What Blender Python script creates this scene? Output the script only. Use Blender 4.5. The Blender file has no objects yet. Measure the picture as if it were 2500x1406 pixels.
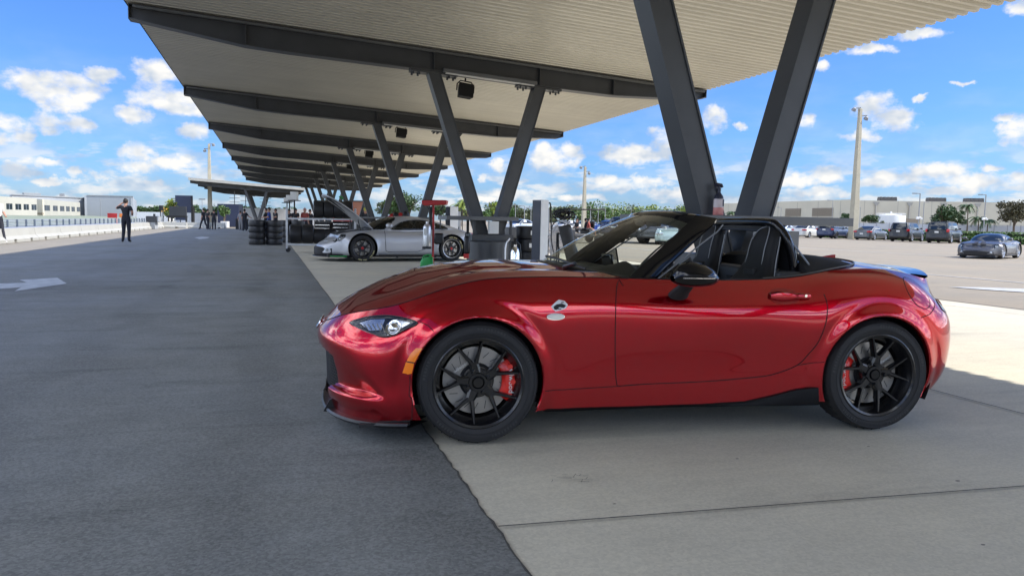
import bpy, bmesh, math, random
import numpy as np
from mathutils import Vector, Matrix
from mathutils.bvhtree import BVHTree
random.seed(7); np.random.seed(7)
SC = bpy.context.scene
COL = SC.collection
R = math.radians
PI = math.pi

# ---------------------------------------------------------------- helpers
def tag(o, label=None, cat=None, group=None, kind=None):
    if label: o['label'] = label
    if cat: o['category'] = cat
    if group: o['group'] = group
    if kind: o['kind'] = kind
    return o

def empty(name, loc=(0, 0, 0), rz=0, parent=None):
    o = bpy.data.objects.new(name, None); COL.objects.link(o)
    o.location = loc; o.rotation_euler = (0, 0, rz); o.empty_display_size = .2
    if parent: o.parent = parent
    return o

def thing(name, label, cat, loc=(0, 0, 0), rz=0, group=None):
    return tag(empty(name, loc, rz), label, cat, group)

def copy_tree(o, parent=None):
    c = o.copy(); COL.objects.link(c)
    for k in ('label', 'group'):
        if parent is None and k in c: del c[k]
    if parent is not None: c.parent = parent
    for ch in list(o.children): copy_tree(ch, c)
    return c

class MB:
    """collects faces, then builds one mesh object"""
    def __init__(s): s.v = []; s.f = []; s.m = []; s.cur = 0
    def mat(s, i): s.cur = i; return s
    def add(s, vs, fs, M=None):
        n = len(s.v)
        if M is not None: vs = [M @ Vector(v) for v in vs]
        s.v += [tuple(v) for v in vs]
        for f in fs: s.f.append(tuple(i + n for i in f)); s.m.append(s.cur)
        return s
    def box(s, c, d, rz=0, M=None, rot=None):
        hx, hy, hz = d[0] / 2, d[1] / 2, d[2] / 2
        vs = [(x, y, z) for x in (-hx, hx) for y in (-hy, hy) for z in (-hz, hz)]
        fs = [(0, 1, 3, 2), (4, 6, 7, 5), (0, 4, 5, 1), (2, 3, 7, 6), (0, 2, 6, 4), (1, 5, 7, 3)]
        T = Matrix.Translation(c) @ (rot if rot is not None else Matrix.Rotation(rz, 4, 'Z'))
        if M is not None: T = M @ T
        return s.add(vs, fs, T)
    def span(s, x0, x1, y0, y1, z0, z1):
        return s.box(((x0 + x1) / 2, (y0 + y1) / 2, (z0 + z1) / 2), (abs(x1 - x0), abs(y1 - y0), abs(z1 - z0)))
    def prism(s, pts, a, b, axis='y', caps=True):
        """polygon pts (2D) extruded from a to b along axis"""
        n = len(pts)
        def P(p, t):
            if axis == 'y': return (p[0], t, p[1])
            if axis == 'x': return (t, p[0], p[1])
            return (p[0], p[1], t)
        vs = [P(p, a) for p in pts] + [P(p, b) for p in pts]
        fs = [(i, (i + 1) % n, n + (i + 1) % n, n + i) for i in range(n)]
        if caps: fs += [tuple(range(n))[::-1], tuple(range(n, 2 * n))]
        return s.add(vs, fs)
    def tube(s, pts, r, n=8, caps=True, closed=False, flat=1.0):
        pts = [Vector(p) for p in pts]
        rs = r if isinstance(r, (list, tuple)) else [r] * len(pts)
        k = len(pts); base = len(s.v); up = None
        for i, p in enumerate(pts):
            if closed: t = pts[(i + 1) % k] - pts[i - 1]
            elif i == 0: t = pts[1] - p
            elif i == k - 1: t = p - pts[i - 1]
            else: t = pts[i + 1] - pts[i - 1]
            if t.length < 1e-9: t = Vector((0, 0, 1))
            t.normalize()
            if up is None:
                up = Vector((0, 0, 1)) if abs(t.z) < .9 else Vector((1, 0, 0))
            a = up - t * up.dot(t)
            if a.length < 1e-6: a = Vector((1, 0, 0)) - t * t.x
            a.normalize(); up = a; b = t.cross(a)
            for j in range(n):
                w = 2 * PI * j / n
                s.v.append(tuple(p + (a * math.cos(w) * flat + b * math.sin(w)) * rs[i]))
        for i in range(k if closed else k - 1):
            for j in range(n):
                q = (i + 1) % k
                s.f.append((base + i * n + j, base + i * n + (j + 1) % n, base + q * n + (j + 1) % n, base + q * n + j)); s.m.append(s.cur)
        if caps and not closed:
            s.f.append(tuple(base + j for j in range(n))[::-1]); s.m.append(s.cur)
            s.f.append(tuple(base + (k - 1) * n + j for j in range(n))); s.m.append(s.cur)
        return s
    def lathe(s, prof, n=32, M=None, axis='z', close=False):
        """prof: list of (radius, height)"""
        vs = []
        for r, h in prof:
            for j in range(n):
                w = 2 * PI * j / n; c, q = math.cos(w) * r, math.sin(w) * r
                vs.append((c, q, h) if axis == 'z' else ((c, h, q) if axis == 'y' else (h, c, q)))
        k = len(prof); fs = []
        for i in range(k - 1 + (1 if close else 0)):
            for j in range(n):
                q = (i + 1) % k
                fs.append((i * n + j, i * n + (j + 1) % n, q * n + (j + 1) % n, q * n + j))
        return s.add(vs, fs, M)
    def disc(s, c, r, n=24, axis='y', M=None):
        vs = []
        for j in range(n):
            w = 2 * PI * j / n; a, b = math.cos(w) * r, math.sin(w) * r
            vs.append((c[0] + a, c[1], c[2] + b) if axis == 'y' else ((c[0] + a, c[1] + b, c[2]) if axis == 'z' else (c[0], c[1] + a, c[2] + b)))
        return s.add(vs, [tuple(range(n))], M)
    def ball(s, c, r, nu=12, nv=8, M=None):
        rr = r if isinstance(r, (tuple, list)) else (r, r, r)
        vs = []; fs = []
        for i in range(nv + 1):
            t = PI * i / nv
            for j in range(nu):
                w = 2 * PI * j / nu
                vs.append((c[0] + rr[0] * math.sin(t) * math.cos(w), c[1] + rr[1] * math.sin(t) * math.sin(w), c[2] + rr[2] * math.cos(t)))
        for i in range(nv):
            for j in range(nu):
                fs.append((i * nu + j, (i + 1) * nu + j, (i + 1) * nu + (j + 1) % nu, i * nu + (j + 1) % nu))
        return s.add(vs, fs, M)
    def grid(s, G, flip=False):
        """G[i][j] points"""
        a, b = len(G), len(G[0]); n = len(s.v)
        for row in G: s.v += [tuple(p) for p in row]
        for i in range(a - 1):
            for j in range(b - 1):
                q = (n + i * b + j, n + (i + 1) * b + j, n + (i + 1) * b + j + 1, n + i * b + j + 1)
                s.f.append(q[::-1] if flip else q); s.m.append(s.cur)
        return s
    def build(s, name, mats, parent=None, smooth=True, bevel=0, angle=40, merge=False, norm=True):
        me = bpy.data.meshes.new(name); me.from_pydata(s.v, [], s.f)
        if not isinstance(mats, (list, tuple)): mats = [mats]
        for m in mats: me.materials.append(m)
        me.polygons.foreach_set('material_index', s.m)
        if merge or norm:
            bm = bmesh.new(); bm.from_mesh(me)
            if merge: bmesh.ops.remove_doubles(bm, verts=bm.verts, dist=merge if merge is not True else 1e-4)
            if norm: bmesh.ops.recalc_face_normals(bm, faces=bm.faces)
            if smooth:
                ca = math.cos(R(angle))
                for f in bm.faces: f.smooth = True
                for e in bm.edges:
                    if len(e.link_faces) == 2 and e.link_faces[0].normal.dot(e.link_faces[1].normal) < ca: e.smooth = False
            bm.to_mesh(me); bm.free()
        o = bpy.data.objects.new(name, me); COL.objects.link(o)
        if parent is not None: o.parent = parent
        if bevel:
            b = o.modifiers.new('b', 'BEVEL'); b.width = bevel; b.segments = 2; b.limit_method = 'ANGLE'; b.angle_limit = R(35)
        return o

_tc = {}
def text_mesh(txt, size, parent, mat, M, name='lettering', extrude=.0008, scale_x=1.0):
    cu = bpy.data.curves.new('t', 'FONT'); cu.body = txt; cu.size = size; cu.extrude = extrude
    cu.align_x = 'CENTER'; cu.align_y = 'CENTER'; cu.resolution_u = 2; cu.space_character = scale_x
    o = bpy.data.objects.new('t', cu); COL.objects.link(o)
    dg = bpy.context.evaluated_depsgraph_get()
    me = bpy.data.meshes.new_from_object(o.evaluated_get(dg))
    bpy.data.objects.remove(o)
    me.transform(M); me.materials.clear(); me.materials.append(mat)
    q = bpy.data.objects.new(name, me); COL.objects.link(q); q.parent = parent
    return q

def spline(knots, vals, q):
    """natural cubic spline, vals (n,k)"""
    x = np.asarray(knots, float); y = np.asarray(vals, float); n = len(x)
    h = np.diff(x); A = np.zeros((n, n)); b = np.zeros_like(y)
    A[0, 0] = A[-1, -1] = 1
    for i in range(1, n - 1):
        A[i, i - 1] = h[i - 1]; A[i, i] = 2 * (h[i - 1] + h[i]); A[i, i + 1] = h[i]
        b[i] = 6 * ((y[i + 1] - y[i]) / h[i] - (y[i] - y[i - 1]) / h[i - 1])
    M = np.linalg.solve(A, b); q = np.asarray(q, float)
    k = np.clip(np.searchsorted(x, q) - 1, 0, n - 2); t = q - x[k]; H = h[k]
    if y.ndim > 1: t = t[:, None]; H = H[:, None]
    return y[k] + t * ((y[k + 1] - y[k]) / H - H * (2 * M[k] + M[k + 1]) / 6) + t * t * M[k] / 2 + t ** 3 * (M[k + 1] - M[k]) / (6 * H)

def lerp(a, b, t): return a + (b - a) * t
def sstep(a, b, x):
    t = min(1, max(0, (x - a) / (b - a))); return t * t * (3 - 2 * t)

# ---------------------------------------------------------------- materials
def mat(name, col, rough=.5, metal=0, coat=0, spec=.5, noise=0, nscale=8, bump=0, bscale=60, alpha=1, emit=None, trans=0, coat_rough=.03, col2=None, ior=1.5):
    m = bpy.data.materials.new(name); m.use_nodes = True
    nt = m.node_tree; b = nt.nodes['Principled BSDF']
    b.inputs['Base Color'].default_value = (*col, 1); b.inputs['Roughness'].default_value = rough
    b.inputs['Metallic'].default_value = metal; b.inputs['Coat Weight'].default_value = coat
    b.inputs['Coat Roughness'].default_value = coat_rough; b.inputs['Specular IOR Level'].default_value = spec
    b.inputs['Alpha'].default_value = alpha; b.inputs['Transmission Weight'].default_value = trans; b.inputs['IOR'].default_value = ior
    if noise or bump or col2:
        tc = nt.nodes.new('ShaderNodeTexCoord')
        n = nt.nodes.new('ShaderNodeTexNoise'); n.inputs['Scale'].default_value = nscale; n.inputs['Detail'].default_value = 6
        nt.links.new(tc.outputs['Object'], n.inputs['Vector'])
        if noise or col2:
            mx = nt.nodes.new('ShaderNodeMix'); mx.data_type = 'RGBA'
            c2 = col2 or tuple(c * (1 + noise) for c in col); c1 = col if col2 else tuple(c * (1 - noise) for c in col)
            mx.inputs['A'].default_value = (*c1, 1); mx.inputs['B'].default_value = (*c2, 1)
            mr = nt.nodes.new('ShaderNodeMapRange'); mr.inputs['From Min'].default_value = .3; mr.inputs['From Max'].default_value = .7
            nt.links.new(n.outputs['Fac'], mr.inputs['Value']); nt.links.new(mr.outputs['Result'], mx.inputs['Factor'])
            nt.links.new(mx.outputs['Result'], b.inputs['Base Color'])
        if bump:
            n2 = nt.nodes.new('ShaderNodeTexNoise'); n2.inputs['Scale'].default_value = bscale; n2.inputs['Detail'].default_value = 4
            nt.links.new(tc.outputs['Object'], n2.inputs['Vector'])
            bp = nt.nodes.new('ShaderNodeBump'); bp.inputs['Strength'].default_value = bump; bp.inputs['Distance'].default_value = .01
            nt.links.new(n2.outputs['Fac'], bp.inputs['Height']); nt.links.new(bp.outputs['Normal'], b.inputs['Normal'])
    if emit: b.inputs['Emission Color'].default_value = (*emit[0], 1); b.inputs['Emission Strength'].default_value = emit[1]
    return m

class NT:
    """tiny node-graph helper"""
    def __init__(s, nt): s.nt = nt
    def val(s, sock, v):
        if hasattr(v, 'is_output') or isinstance(v, bpy.types.NodeSocket): s.nt.links.new(v, sock)
        else: sock.default_value = v
    def math(s, op, a, b=None, c=None, clamp=False):
        n = s.nt.nodes.new('ShaderNodeMath'); n.operation = op; n.use_clamp = clamp
        s.val(n.inputs[0], a)
        if b is not None: s.val(n.inputs[1], b)
        if c is not None: s.val(n.inputs[2], c)
        return n.outputs[0]
    def vmath(s, op, a, b=None, out=0):
        n = s.nt.nodes.new('ShaderNodeVectorMath'); n.operation = op
        s.val(n.inputs[0], a)
        if b is not None: s.val(n.inputs[1], b)
        return n.outputs[out]
    def noise(s, vec, scale, detail=6, rough=.5, dist=0, out='Fac'):
        n = s.nt.nodes.new('ShaderNodeTexNoise'); s.nt.links.new(vec, n.inputs['Vector'])
        n.inputs['Scale'].default_value = scale; n.inputs['Detail'].default_value = detail; n.inputs['Roughness'].default_value = rough; n.inputs['Distortion'].default_value = dist
        return n.outputs[out]
    def range(s, v, a, b, c=0, d=1, smooth=False):
        n = s.nt.nodes.new('ShaderNodeMapRange'); s.val(n.inputs['Value'], v)
        if smooth: n.interpolation_type = 'SMOOTHSTEP'
        for k, x in (('From Min', a), ('From Max', b), ('To Min', c), ('To Max', d)): n.inputs[k].default_value = x
        return n.outputs['Result']
    def mix(s, f, a, b):
        n = s.nt.nodes.new('ShaderNodeMix'); n.data_type = 'RGBA'
        s.val(n.inputs['Factor'], f); s.val(n.inputs['A'], a); s.val(n.inputs['B'], b)
        return n.outputs['Result']
    def xyz(s, v):
        n = s.nt.nodes.new('ShaderNodeSeparateXYZ'); s.nt.links.new(v, n.inputs[0]); return n.outputs
    def comb(s, x, y, z):
        n = s.nt.nodes.new('ShaderNodeCombineXYZ'); s.val(n.inputs[0], x); s.val(n.inputs[1], y); s.val(n.inputs[2], z); return n.outputs[0]
    def new(s, t): return s.nt.nodes.new(t)
# ---------------------------------------------------------------- camera
HC = 1.14
def cam_axes(yaw, pitch, roll):
    a, p = R(yaw), R(pitch)
    fw = Vector((math.sin(a) * math.cos(p), math.cos(a) * math.cos(p), -math.sin(p)))
    r0 = Vector((math.cos(a), -math.sin(a), 0)); u0 = r0.cross(fw)
    c, s = math.cos(roll), math.sin(roll)
    return c * r0 + s * u0, -s * r0 + c * u0, fw
_r, _u, _f = cam_axes(17.55, 4.99, .019)
cd = bpy.data.cameras.new('camera'); cam = bpy.data.objects.new('camera', cd); COL.objects.link(cam)
cam.matrix_world = Matrix(((_r.x, _u.x, -_f.x, 0), (_r.y, _u.y, -_f.y, 0), (_r.z, _u.z, -_f.z, HC), (0, 0, 0, 1)))
cd.sensor_width = 36; cd.lens = 36 * 1850 / 2500; cd.clip_end = 6000; cd.clip_start = .05
SC.camera = cam
SC.render.resolution_x = 1024; SC.render.resolution_y = 575
SC.view_settings.view_transform = 'Standard'; SC.view_settings.look = 'None'; SC.view_settings.exposure = EXPOSURE = 1.06; SC.view_settings.gamma = 1
SC.cycles.max_bounces = 8; SC.cycles.diffuse_bounces = 4; SC.cycles.glossy_bounces = 4; SC.cycles.transparent_max_bounces = 12; SC.cycles.transmission_bounces = 6
SC.cycles.caustics_reflective = False; SC.cycles.caustics_refractive = False; SC.cycles.use_denoising = True; SC.cycles.sample_clamp_indirect = 6

# ---------------------------------------------------------------- sun and sky
SUN_AZ = 112.5; SUN_EL = 44.8
sd = bpy.data.lights.new('sun', 'SUN'); sd.energy = 3.25; sd.angle = R(.53); sd.color = (1, .94, .85)
sun = bpy.data.objects.new('sun', sd); COL.objects.link(sun)
sdir = Vector((math.sin(R(SUN_AZ)) * math.cos(R(SUN_EL)), math.cos(R(SUN_AZ)) * math.cos(R(SUN_EL)), math.sin(R(SUN_EL))))
sun.rotation_euler = sdir.to_track_quat('Z', 'Y').to_euler(); sun.location = sdir * 60
W = bpy.data.worlds.new('World'); SC.world = W; W.use_nodes = True
nt = W.node_tree; g = NT(nt)
bg = nt.nodes['Background']; bg.inputs['Strength'].default_value = 1
sky = nt.nodes.new('ShaderNodeTexSky'); sky.sky_type = 'NISHITA'; sky.sun_disc = False
sky.sun_elevation = R(SUN_EL); sky.sun_rotation = R(SUN_AZ); sky.air_density = 1.0; sky.dust_density = .6; sky.ozone_density = 2.0
SKY_STRENGTH = .12
CLOUDS = [(-0.234,0.142,0.0509,0.0139),(-0.222,0.133,0.0373,0.0121),(-0.26,0.141,0.0205,0.0091),(-0.183,0.157,0.0214,0.0086),(-0.22,0.123,0.028,0.0103),(-0.223,0.101,0.0303,0.0112),(-0.211,0.099,0.0235,0.0084),(-0.275,0.094,0.0171,0.0117),(-0.275,0.081,0.0189,0.0108),(-0.13,0.166,0.0269,0.0127),(-0.122,0.137,0.0393,0.0157),(-0.1,0.131,0.0298,0.0139),(-0.155,0.113,0.0213,0.0097),(-0.154,0.072,0.0194,0.0126),(-0.152,0.055,0.0223,0.0097),(-0.11,0.062,0.0297,0.0079),(-0.098,0.069,0.0159,0.0089),(-0.273,0.049,0.0145,0.0081),(-0.275,0.042,0.0135,0.0063),(-0.248,0.056,0.023,0.0055),(-0.192,0.042,0.0133,0.0057),(-0.217,0.048,0.0075,0.0075),(-0.091,0.101,0.0174,0.009),(-0.057,0.045,0.0101,0.0061),(-0.241,0.036,0.0277,0.0037),(-0.133,0.036,0.0245,0.0039),(0.357,0.082,0.0324,0.0184),(0.38,0.091,0.0162,0.0151),(0.346,0.094,0.0135,0.0108),(0.285,0.072,0.0108,0.0119),(0.263,0.057,0.0081,0.0065),(0.465,0.09,0.0416,0.0128),(0.5,0.102,0.0275,0.017),(0.439,0.085,0.0134,0.0086),(0.558,0.131,0.0167,0.0157),(0.557,0.138,0.0094,0.0115),(0.592,0.124,0.0078,0.0052),(0.664,0.128,0.0141,0.0091),(0.683,0.191,0.01,0.006),(0.742,0.141,0.0234,0.0166),(0.762,0.127,0.0266,0.0135),(0.728,0.109,0.0206,0.0069),(0.783,0.218,0.0238,0.0057),(0.734,0.207,0.0318,0.0049),(0.88,0.237,0.0135,0.009),(0.869,0.124,0.0136,0.0045),(0.885,0.11,0.018,0.018),(0.79,0.149,0.0071,0.0033),(0.83,0.164,0.0116,0.0028),(0.468,0.054,0.0373,0.0096),(0.54,0.062,0.021,0.0095),(0.663,0.058,0.0303,0.0101),(0.695,0.063,0.0225,0.011),(0.812,0.067,0.0306,0.0104),(0.766,0.058,0.0435,0.0097),(0.856,0.056,0.0459,0.0092),(0.863,0.069,0.0137,0.0037),(0.426,0.056,0.0215,0.0075),(0.304,0.038,0.0324,0.0076),(0.515,0.041,0.0475,0.0074),(0.687,0.042,0.0401,0.007),(0.817,0.045,0.0376,0.0056),(0.395,0.034,0.0323,0.0043),(0.267,0.029,0.0324,0.0043)]
tc = nt.nodes.new('ShaderNodeTexCoord'); D = tc.outputs['Generated']
dx, dy, dz = g.xyz(D)
az = g.math('ARCTAN2', dx, dy); el = g.math('ARCSINE', dz)
P0 = g.comb(az, el, 0.0)
wn = g.noise(P0, 45, 5, .6, out='Color')
warp = g.vmath('MULTIPLY', g.vmath('SUBTRACT', wn, (.5, .5, .5)), (.034, .02, 0))
P = g.vmath('ADD', P0, warp)
fld = None
for a, e, ra, re in CLOUDS:
    q = g.vmath('MULTIPLY', g.vmath('SUBTRACT', P, (a, e, 0)), (1 / (ra * 1.25), 1 / (re * 1.35), 0))
    d = g.vmath('DOT_PRODUCT', q, q, out='Value')
    fld = d if fld is None else g.math('MINIMUM', fld, d)
fld = g.math('SUBTRACT', 1.0, fld)
fld = g.math('MAXIMUM', fld, -.9)
PS = g.vmath('MULTIPLY', P0, (1, 1.5, 1))
fb = g.noise(PS, 34, 8, .56)
fb2 = g.noise(PS, 20, 3, .5)
fbL = g.noise(g.vmath('ADD', PS, (.005, .016, 0)), 20, 3, .5)
den = g.math('ADD', fld, g.math('MULTIPLY', g.math('SUBTRACT', fb, .5), 2.7))
c1 = g.range(den, .0, 1.05, smooth=True)
# small scattered clouds low on the horizon
P2 = g.comb(az, g.math('MULTIPLY', el, 3.2), 0.0)
n2 = g.noise(P2, 16, 8, .6)
band = g.math('MULTIPLY', g.range(el, .0, .012), g.range(el, .11, .05))
c2 = g.math('MULTIPLY', g.range(n2, .44, .60, smooth=True), g.math('MULTIPLY', band, .85))
# added clouds outside the view, for reflections and as fill light
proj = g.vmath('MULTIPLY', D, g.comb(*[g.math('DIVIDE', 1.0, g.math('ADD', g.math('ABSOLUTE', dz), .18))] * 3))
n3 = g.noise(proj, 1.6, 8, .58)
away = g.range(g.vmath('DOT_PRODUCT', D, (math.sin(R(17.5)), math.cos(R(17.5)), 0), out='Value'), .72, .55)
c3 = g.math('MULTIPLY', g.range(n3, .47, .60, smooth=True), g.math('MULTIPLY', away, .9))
# thin veil
n4 = g.noise(P2, 7, 6, .55)
veil = g.math('MULTIPLY', g.range(n4, .42, .75), g.math('MULTIPLY', g.range(el, .22, .03), .42))
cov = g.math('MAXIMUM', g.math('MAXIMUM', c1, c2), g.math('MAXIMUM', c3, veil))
lit = g.range(g.math('SUBTRACT', fb2, fbL), -.13, .07)
lit = g.math('ADD', g.math('MULTIPLY', lit, .75), g.math('MULTIPLY', g.range(fld, .0, .9), .25))
ccol = g.mix(lit, (.50, .61, .77, 1), (1.06, 1.04, 1.0, 1))
tint = g.mix(g.range(el, 0, .35), (SKY_STRENGTH * .27, SKY_STRENGTH * .43, SKY_STRENGTH * .74, 1), (SKY_STRENGTH * .27, SKY_STRENGTH * .47, SKY_STRENGTH * .84, 1))
skyc = g.vmath('MULTIPLY', sky.outputs[0], tint)
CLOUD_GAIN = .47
gain = g.range(away, 0, 1, CLOUD_GAIN, CLOUD_GAIN * 5.0)  # clouds outside the view are boosted to light the shade and the paint
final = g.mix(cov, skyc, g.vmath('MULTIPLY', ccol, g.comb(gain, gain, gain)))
below = g.range(dz, -.02, 0.0)
final = g.mix(below, (.20, .19, .17, 1), final)
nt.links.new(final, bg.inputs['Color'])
W.cycles.sampling_method = 'MANUAL'; W.cycles.sample_map_resolution = 512
tag(W, kind='structure')

# ---------------------------------------------------------------- shared materials
STEEL = mat('painted_steel', (.055, .058, .062), .42, noise=.12, nscale=3)
STEEL_L = mat('grey_painted_steel', (.12, .125, .13), .45, noise=.1, nscale=3)
BLACK = mat('black_plastic', (.008, .008, .009), .38)
BLACKG = mat('gloss_black', (.003, .003, .004), .06, coat=.6, spec=.35)
BLACKM = mat('matte_black', (.012, .012, .013), .75)
RUBBER = mat('tyre_rubber', (.013, .013, .014), .66, bump=.15, bscale=90)
CHROME = mat('bright_metal', (.8, .8, .8), .12, metal=1)
ALU = mat('brushed_aluminium', (.62, .63, .64), .35, metal=.8)
WHITE = mat('white_paint', (.72, .72, .70), .5, noise=.05)
REDP = mat('red_plastic', (.45, .012, .012), .4)
GREENP = mat('green_plastic', (.01, .30, .06), .4)
DGREY = mat('dark_grey', (.03, .032, .036), .5)
MGREY = mat('mid_grey', (.16, .165, .17), .5)
GLASSD = mat('tinted_window', (.012, .016, .018), .04, spec=.8, coat=.3)
ORANGE = mat('amber_lens', (.75, .17, .005), .18, coat=.8)
REDL = mat('red_lens', (.32, .004, .006), .12, coat=.8)
SKIN = mat('skin', (.42, .23, .16), .55)
# ---------------------------------------------------------------- pixel -> place helpers (used only to look up where things stand)
_F = _f * 1850
def ray(px, py): return _F + _r * (px - 1250) + _u * (703 - py)
def gp(px, py, h=0):
    d = ray(px, py); t = (h - HC) / d.z; return Vector((0, 0, HC)) + d * t
def atY(px, py, Y):
    d = ray(px, py); return Vector((0, 0, HC)) + d * (Y / d.y)
def atd(px, dep, z=0):
    """ground place at picture column px (on the horizon) and depth dep"""
    hz = 540 + .019 * (px - 1165)
    d = ray(px, hz); p = d * (dep / 1850); return Vector((p.x, p.y, z))
CAMYAW = -R(17.55)

# ---------------------------------------------------------------- ground materials
def ground_mat(name, base, var, speck, rough, tint, streak=0.0, crack=0.0):
    m = bpy.data.materials.new(name); m.use_nodes = True; nt = m.node_tree; g = NT(nt); b = nt.nodes['Principled BSDF']
    tc = nt.nodes.new('ShaderNodeTexCoord'); P = tc.outputs['Object']
    big = g.noise(P, .35, 6, .55); mid = g.noise(P, 2.3, 6, .6); fine = g.noise(P, 70, 4, .7)
    f = g.math('ADD', g.math('MULTIPLY', g.math('SUBTRACT', big, .5), var * 1.6), g.math('MULTIPLY', g.math('SUBTRACT', mid, .5), var))
    if streak:
        S = g.vmath('MULTIPLY', P, (2.2, 14, 1)); st = g.noise(S, 1.0, 5, .6)
        f = g.math('ADD', f, g.math('MULTIPLY', g.math('SUBTRACT', st, .5), streak))
        S2 = g.vmath('MULTIPLY', P, (.35, 2.2, 1)); st2 = g.noise(S2, 1.0, 5, .6, .6)
        f = g.math('ADD', f, g.math('MULTIPLY', g.range(st2, .56, .70), -streak * .9))
    if name == 'asphalt':
        xx, yy, _z = g.xyz(P)
        wob = g.math('MULTIPLY', g.math('SUBTRACT', g.noise(P, .5, 3), .5), 1.6)
        for x0, wd, amt in ((-.15, .13, -.20), (-1.55, .12, -.16), (-3.4, .14, -.12), (-4.9, .12, -.12)):
            dd = g.math('ABSOLUTE', g.math('SUBTRACT', g.math('ADD', xx, wob), x0))
            f = g.math('ADD', f, g.math('MULTIPLY', g.range(dd, wd * 2.2, wd * .6, smooth=True), g.math('MULTIPLY', g.range(mid, .35, .6), amt)))
        dy = g.math('ABSOLUTE', g.math('SUBTRACT', g.math('ADD', yy, g.math('MULTIPLY', wob, 1.2)), 13.2))
        f = g.math('ADD', f, g.math('MULTIPLY', g.range(dy, 1.3, .2, smooth=True), g.math('MULTIPLY', g.range(mid, .4, .6), -.28)))
        f = g.math('ADD', f, g.math('MULTIPLY', g.range(xx, .25, .75, smooth=True), -.16))
    vor = nt.nodes.new('ShaderNodeTexVoronoi'); vor.inputs['Scale'].default_value = 95; nt.links.new(P, vor.inputs['Vector'])
    vc = g.xyz(vor.outputs['Color'])
    f = g.math('ADD', f, g.math('MULTIPLY', g.math('SUBTRACT', vc[0], .5), speck))
    f = g.math('ADD', f, g.math('MULTIPLY', g.math('SUBTRACT', fine, .5), speck))
    f = g.math('ADD', f, 1.0)
    if crack:
        k = g.noise(P, 5, 8, .7); spots = g.range(k, .69, .74); f = g.math('MULTIPLY', f, g.range(spots, 0, 1, 1, 1 - crack))
    col = g.vmath('MULTIPLY', g.comb(f, f, f), base)
    warm = g.mix(g.range(big, .35, .65), (1, 1, 1, 1), (*tint, 1))
    col = g.vmath('MULTIPLY', col, warm)
    nt.links.new(col, b.inputs['Base Color']); b.inputs['Roughness'].default_value = rough
    h = g.math('ADD', g.math('MULTIPLY', vc[0], .5), fine)
    bp = nt.nodes.new('ShaderNodeBump'); bp.inputs['Strength'].default_value = min(1, speck * 1.0); bp.inputs['Distance'].default_value = .006
    nt.links.new(h, bp.inputs['Height']); nt.links.new(bp.outputs['Normal'], b.inputs['Normal'])
    return m
ASPH = ground_mat('asphalt', (.205, .205, .185), .55, .42, .80, (.88, .92, 1.0), .30)
CONC = ground_mat('concrete_slab', (.53, .50, .415), .26, .16, .74, (1.05, 1.02, .95), .20, .25)
LOT = ground_mat('parking_lot_surface', (.25, .220, .170), .20, .20, .85, (1.05, 1.0, .94), .15)
LANE = ground_mat('lane_surface', (.23, .21, .175), .16, .18, .85, (1.0, 1.0, 1.0), .12)
PAINTW = mat('road_paint', (.45, .45, .43), .6, noise=.25, nscale=6)
JOINT = mat('joint_filler', (.07, .068, .06), .9)

def sheet(name, pts, z, m, kind='structure'):
    me = bpy.data.meshes.new(name); me.from_pydata([(x, y, z) for x, y in pts], [], [tuple(range(len(pts)))]); me.materials.append(m)
    o = bpy.data.objects.new(name, me); COL.objects.link(o); return tag(o, kind=kind)
sheet('ground', [(-1500, -600), (1500, -600), (1500, 2500), (-1500, 2500)], -.012, LOT)
# asphalt driveway with a slightly ragged edge against the slab
ed = []
y = -6.0
while y < 74:
    ed.append((.792 - .0035 * max(0, y - 6) + random.uniform(-.0055, .0055) + .002 * math.sin(y * 2.3), y)); y += .03 if y < 8 else .4
sheet('asphalt_driveway', [(-6.9, -6)] + ed + [(.3, 74), (-6.9, 74)], -.004, ASPH)
sheet('concrete_apron', [(.72, -30), (9.85, -30), (9.85, 74), (.2, 74)], -.008, CONC)
sheet('verge_strip', [(-9.2, -30), (-6.9, -30), (-6.9, 74), (-9.2, 74)], -.006, LANE)
sheet('concrete_gutter', [(9.85, -30), (10.45, -30), (10.45, 120), (9.85, 120)], -.006, CONC)
sheet('pit_lane_road', [(-19, -60), (-9.8, -60), (-9.8, 300), (-19, 300)], -.008, ASPH)
# slab joints
mbj = MB()
jy = [2.55 - 8.0 * k for k in range(1, 4)] + [2.55, 9.4, 17.0, 25, 34, 43, 52, 61, 70]
for y0 in jy:
    mbj.add([(.80, y0 + .09, 0), (9.85, y0 - .55, 0), (9.85, y0 - .541, 0), (.80, y0 + .099, 0)], [(0, 1, 2, 3)])
mbj.add([(4.492, -30, 0), (4.504, -30, 0), (4.504, 74, 0), (4.492, 74, 0)], [(0, 1, 2, 3)])
mbj.add([(10.45, -30, .001), (10.52, -30, .001), (10.52, 120, .001), (10.45, 120, .001)], [(0, 1, 2, 3)])
for X in (22, 33, 44):
    mbj.add([(X, -30, -.006), (X + .03, -30, -.006), (X + .03, 120, -.006), (X, 120, -.006)], [(0, 1, 2, 3)])
sx0 = [(p[0] - random.uniform(.004, .009), p[1]) for p in ed[::2] if p[1] < 26]; sx1 = [(p[0] + random.uniform(-.001, .005), p[1]) for p in ed[::2] if p[1] < 26]
mbj.grid([[(a[0], a[1], -.002), (b_[0], b_[1], -.002)] for a, b_ in zip(sx0, sx1)])
tag(mbj.build('slab_joints', JOINT, norm=False, smooth=False), kind='structure')
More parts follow.
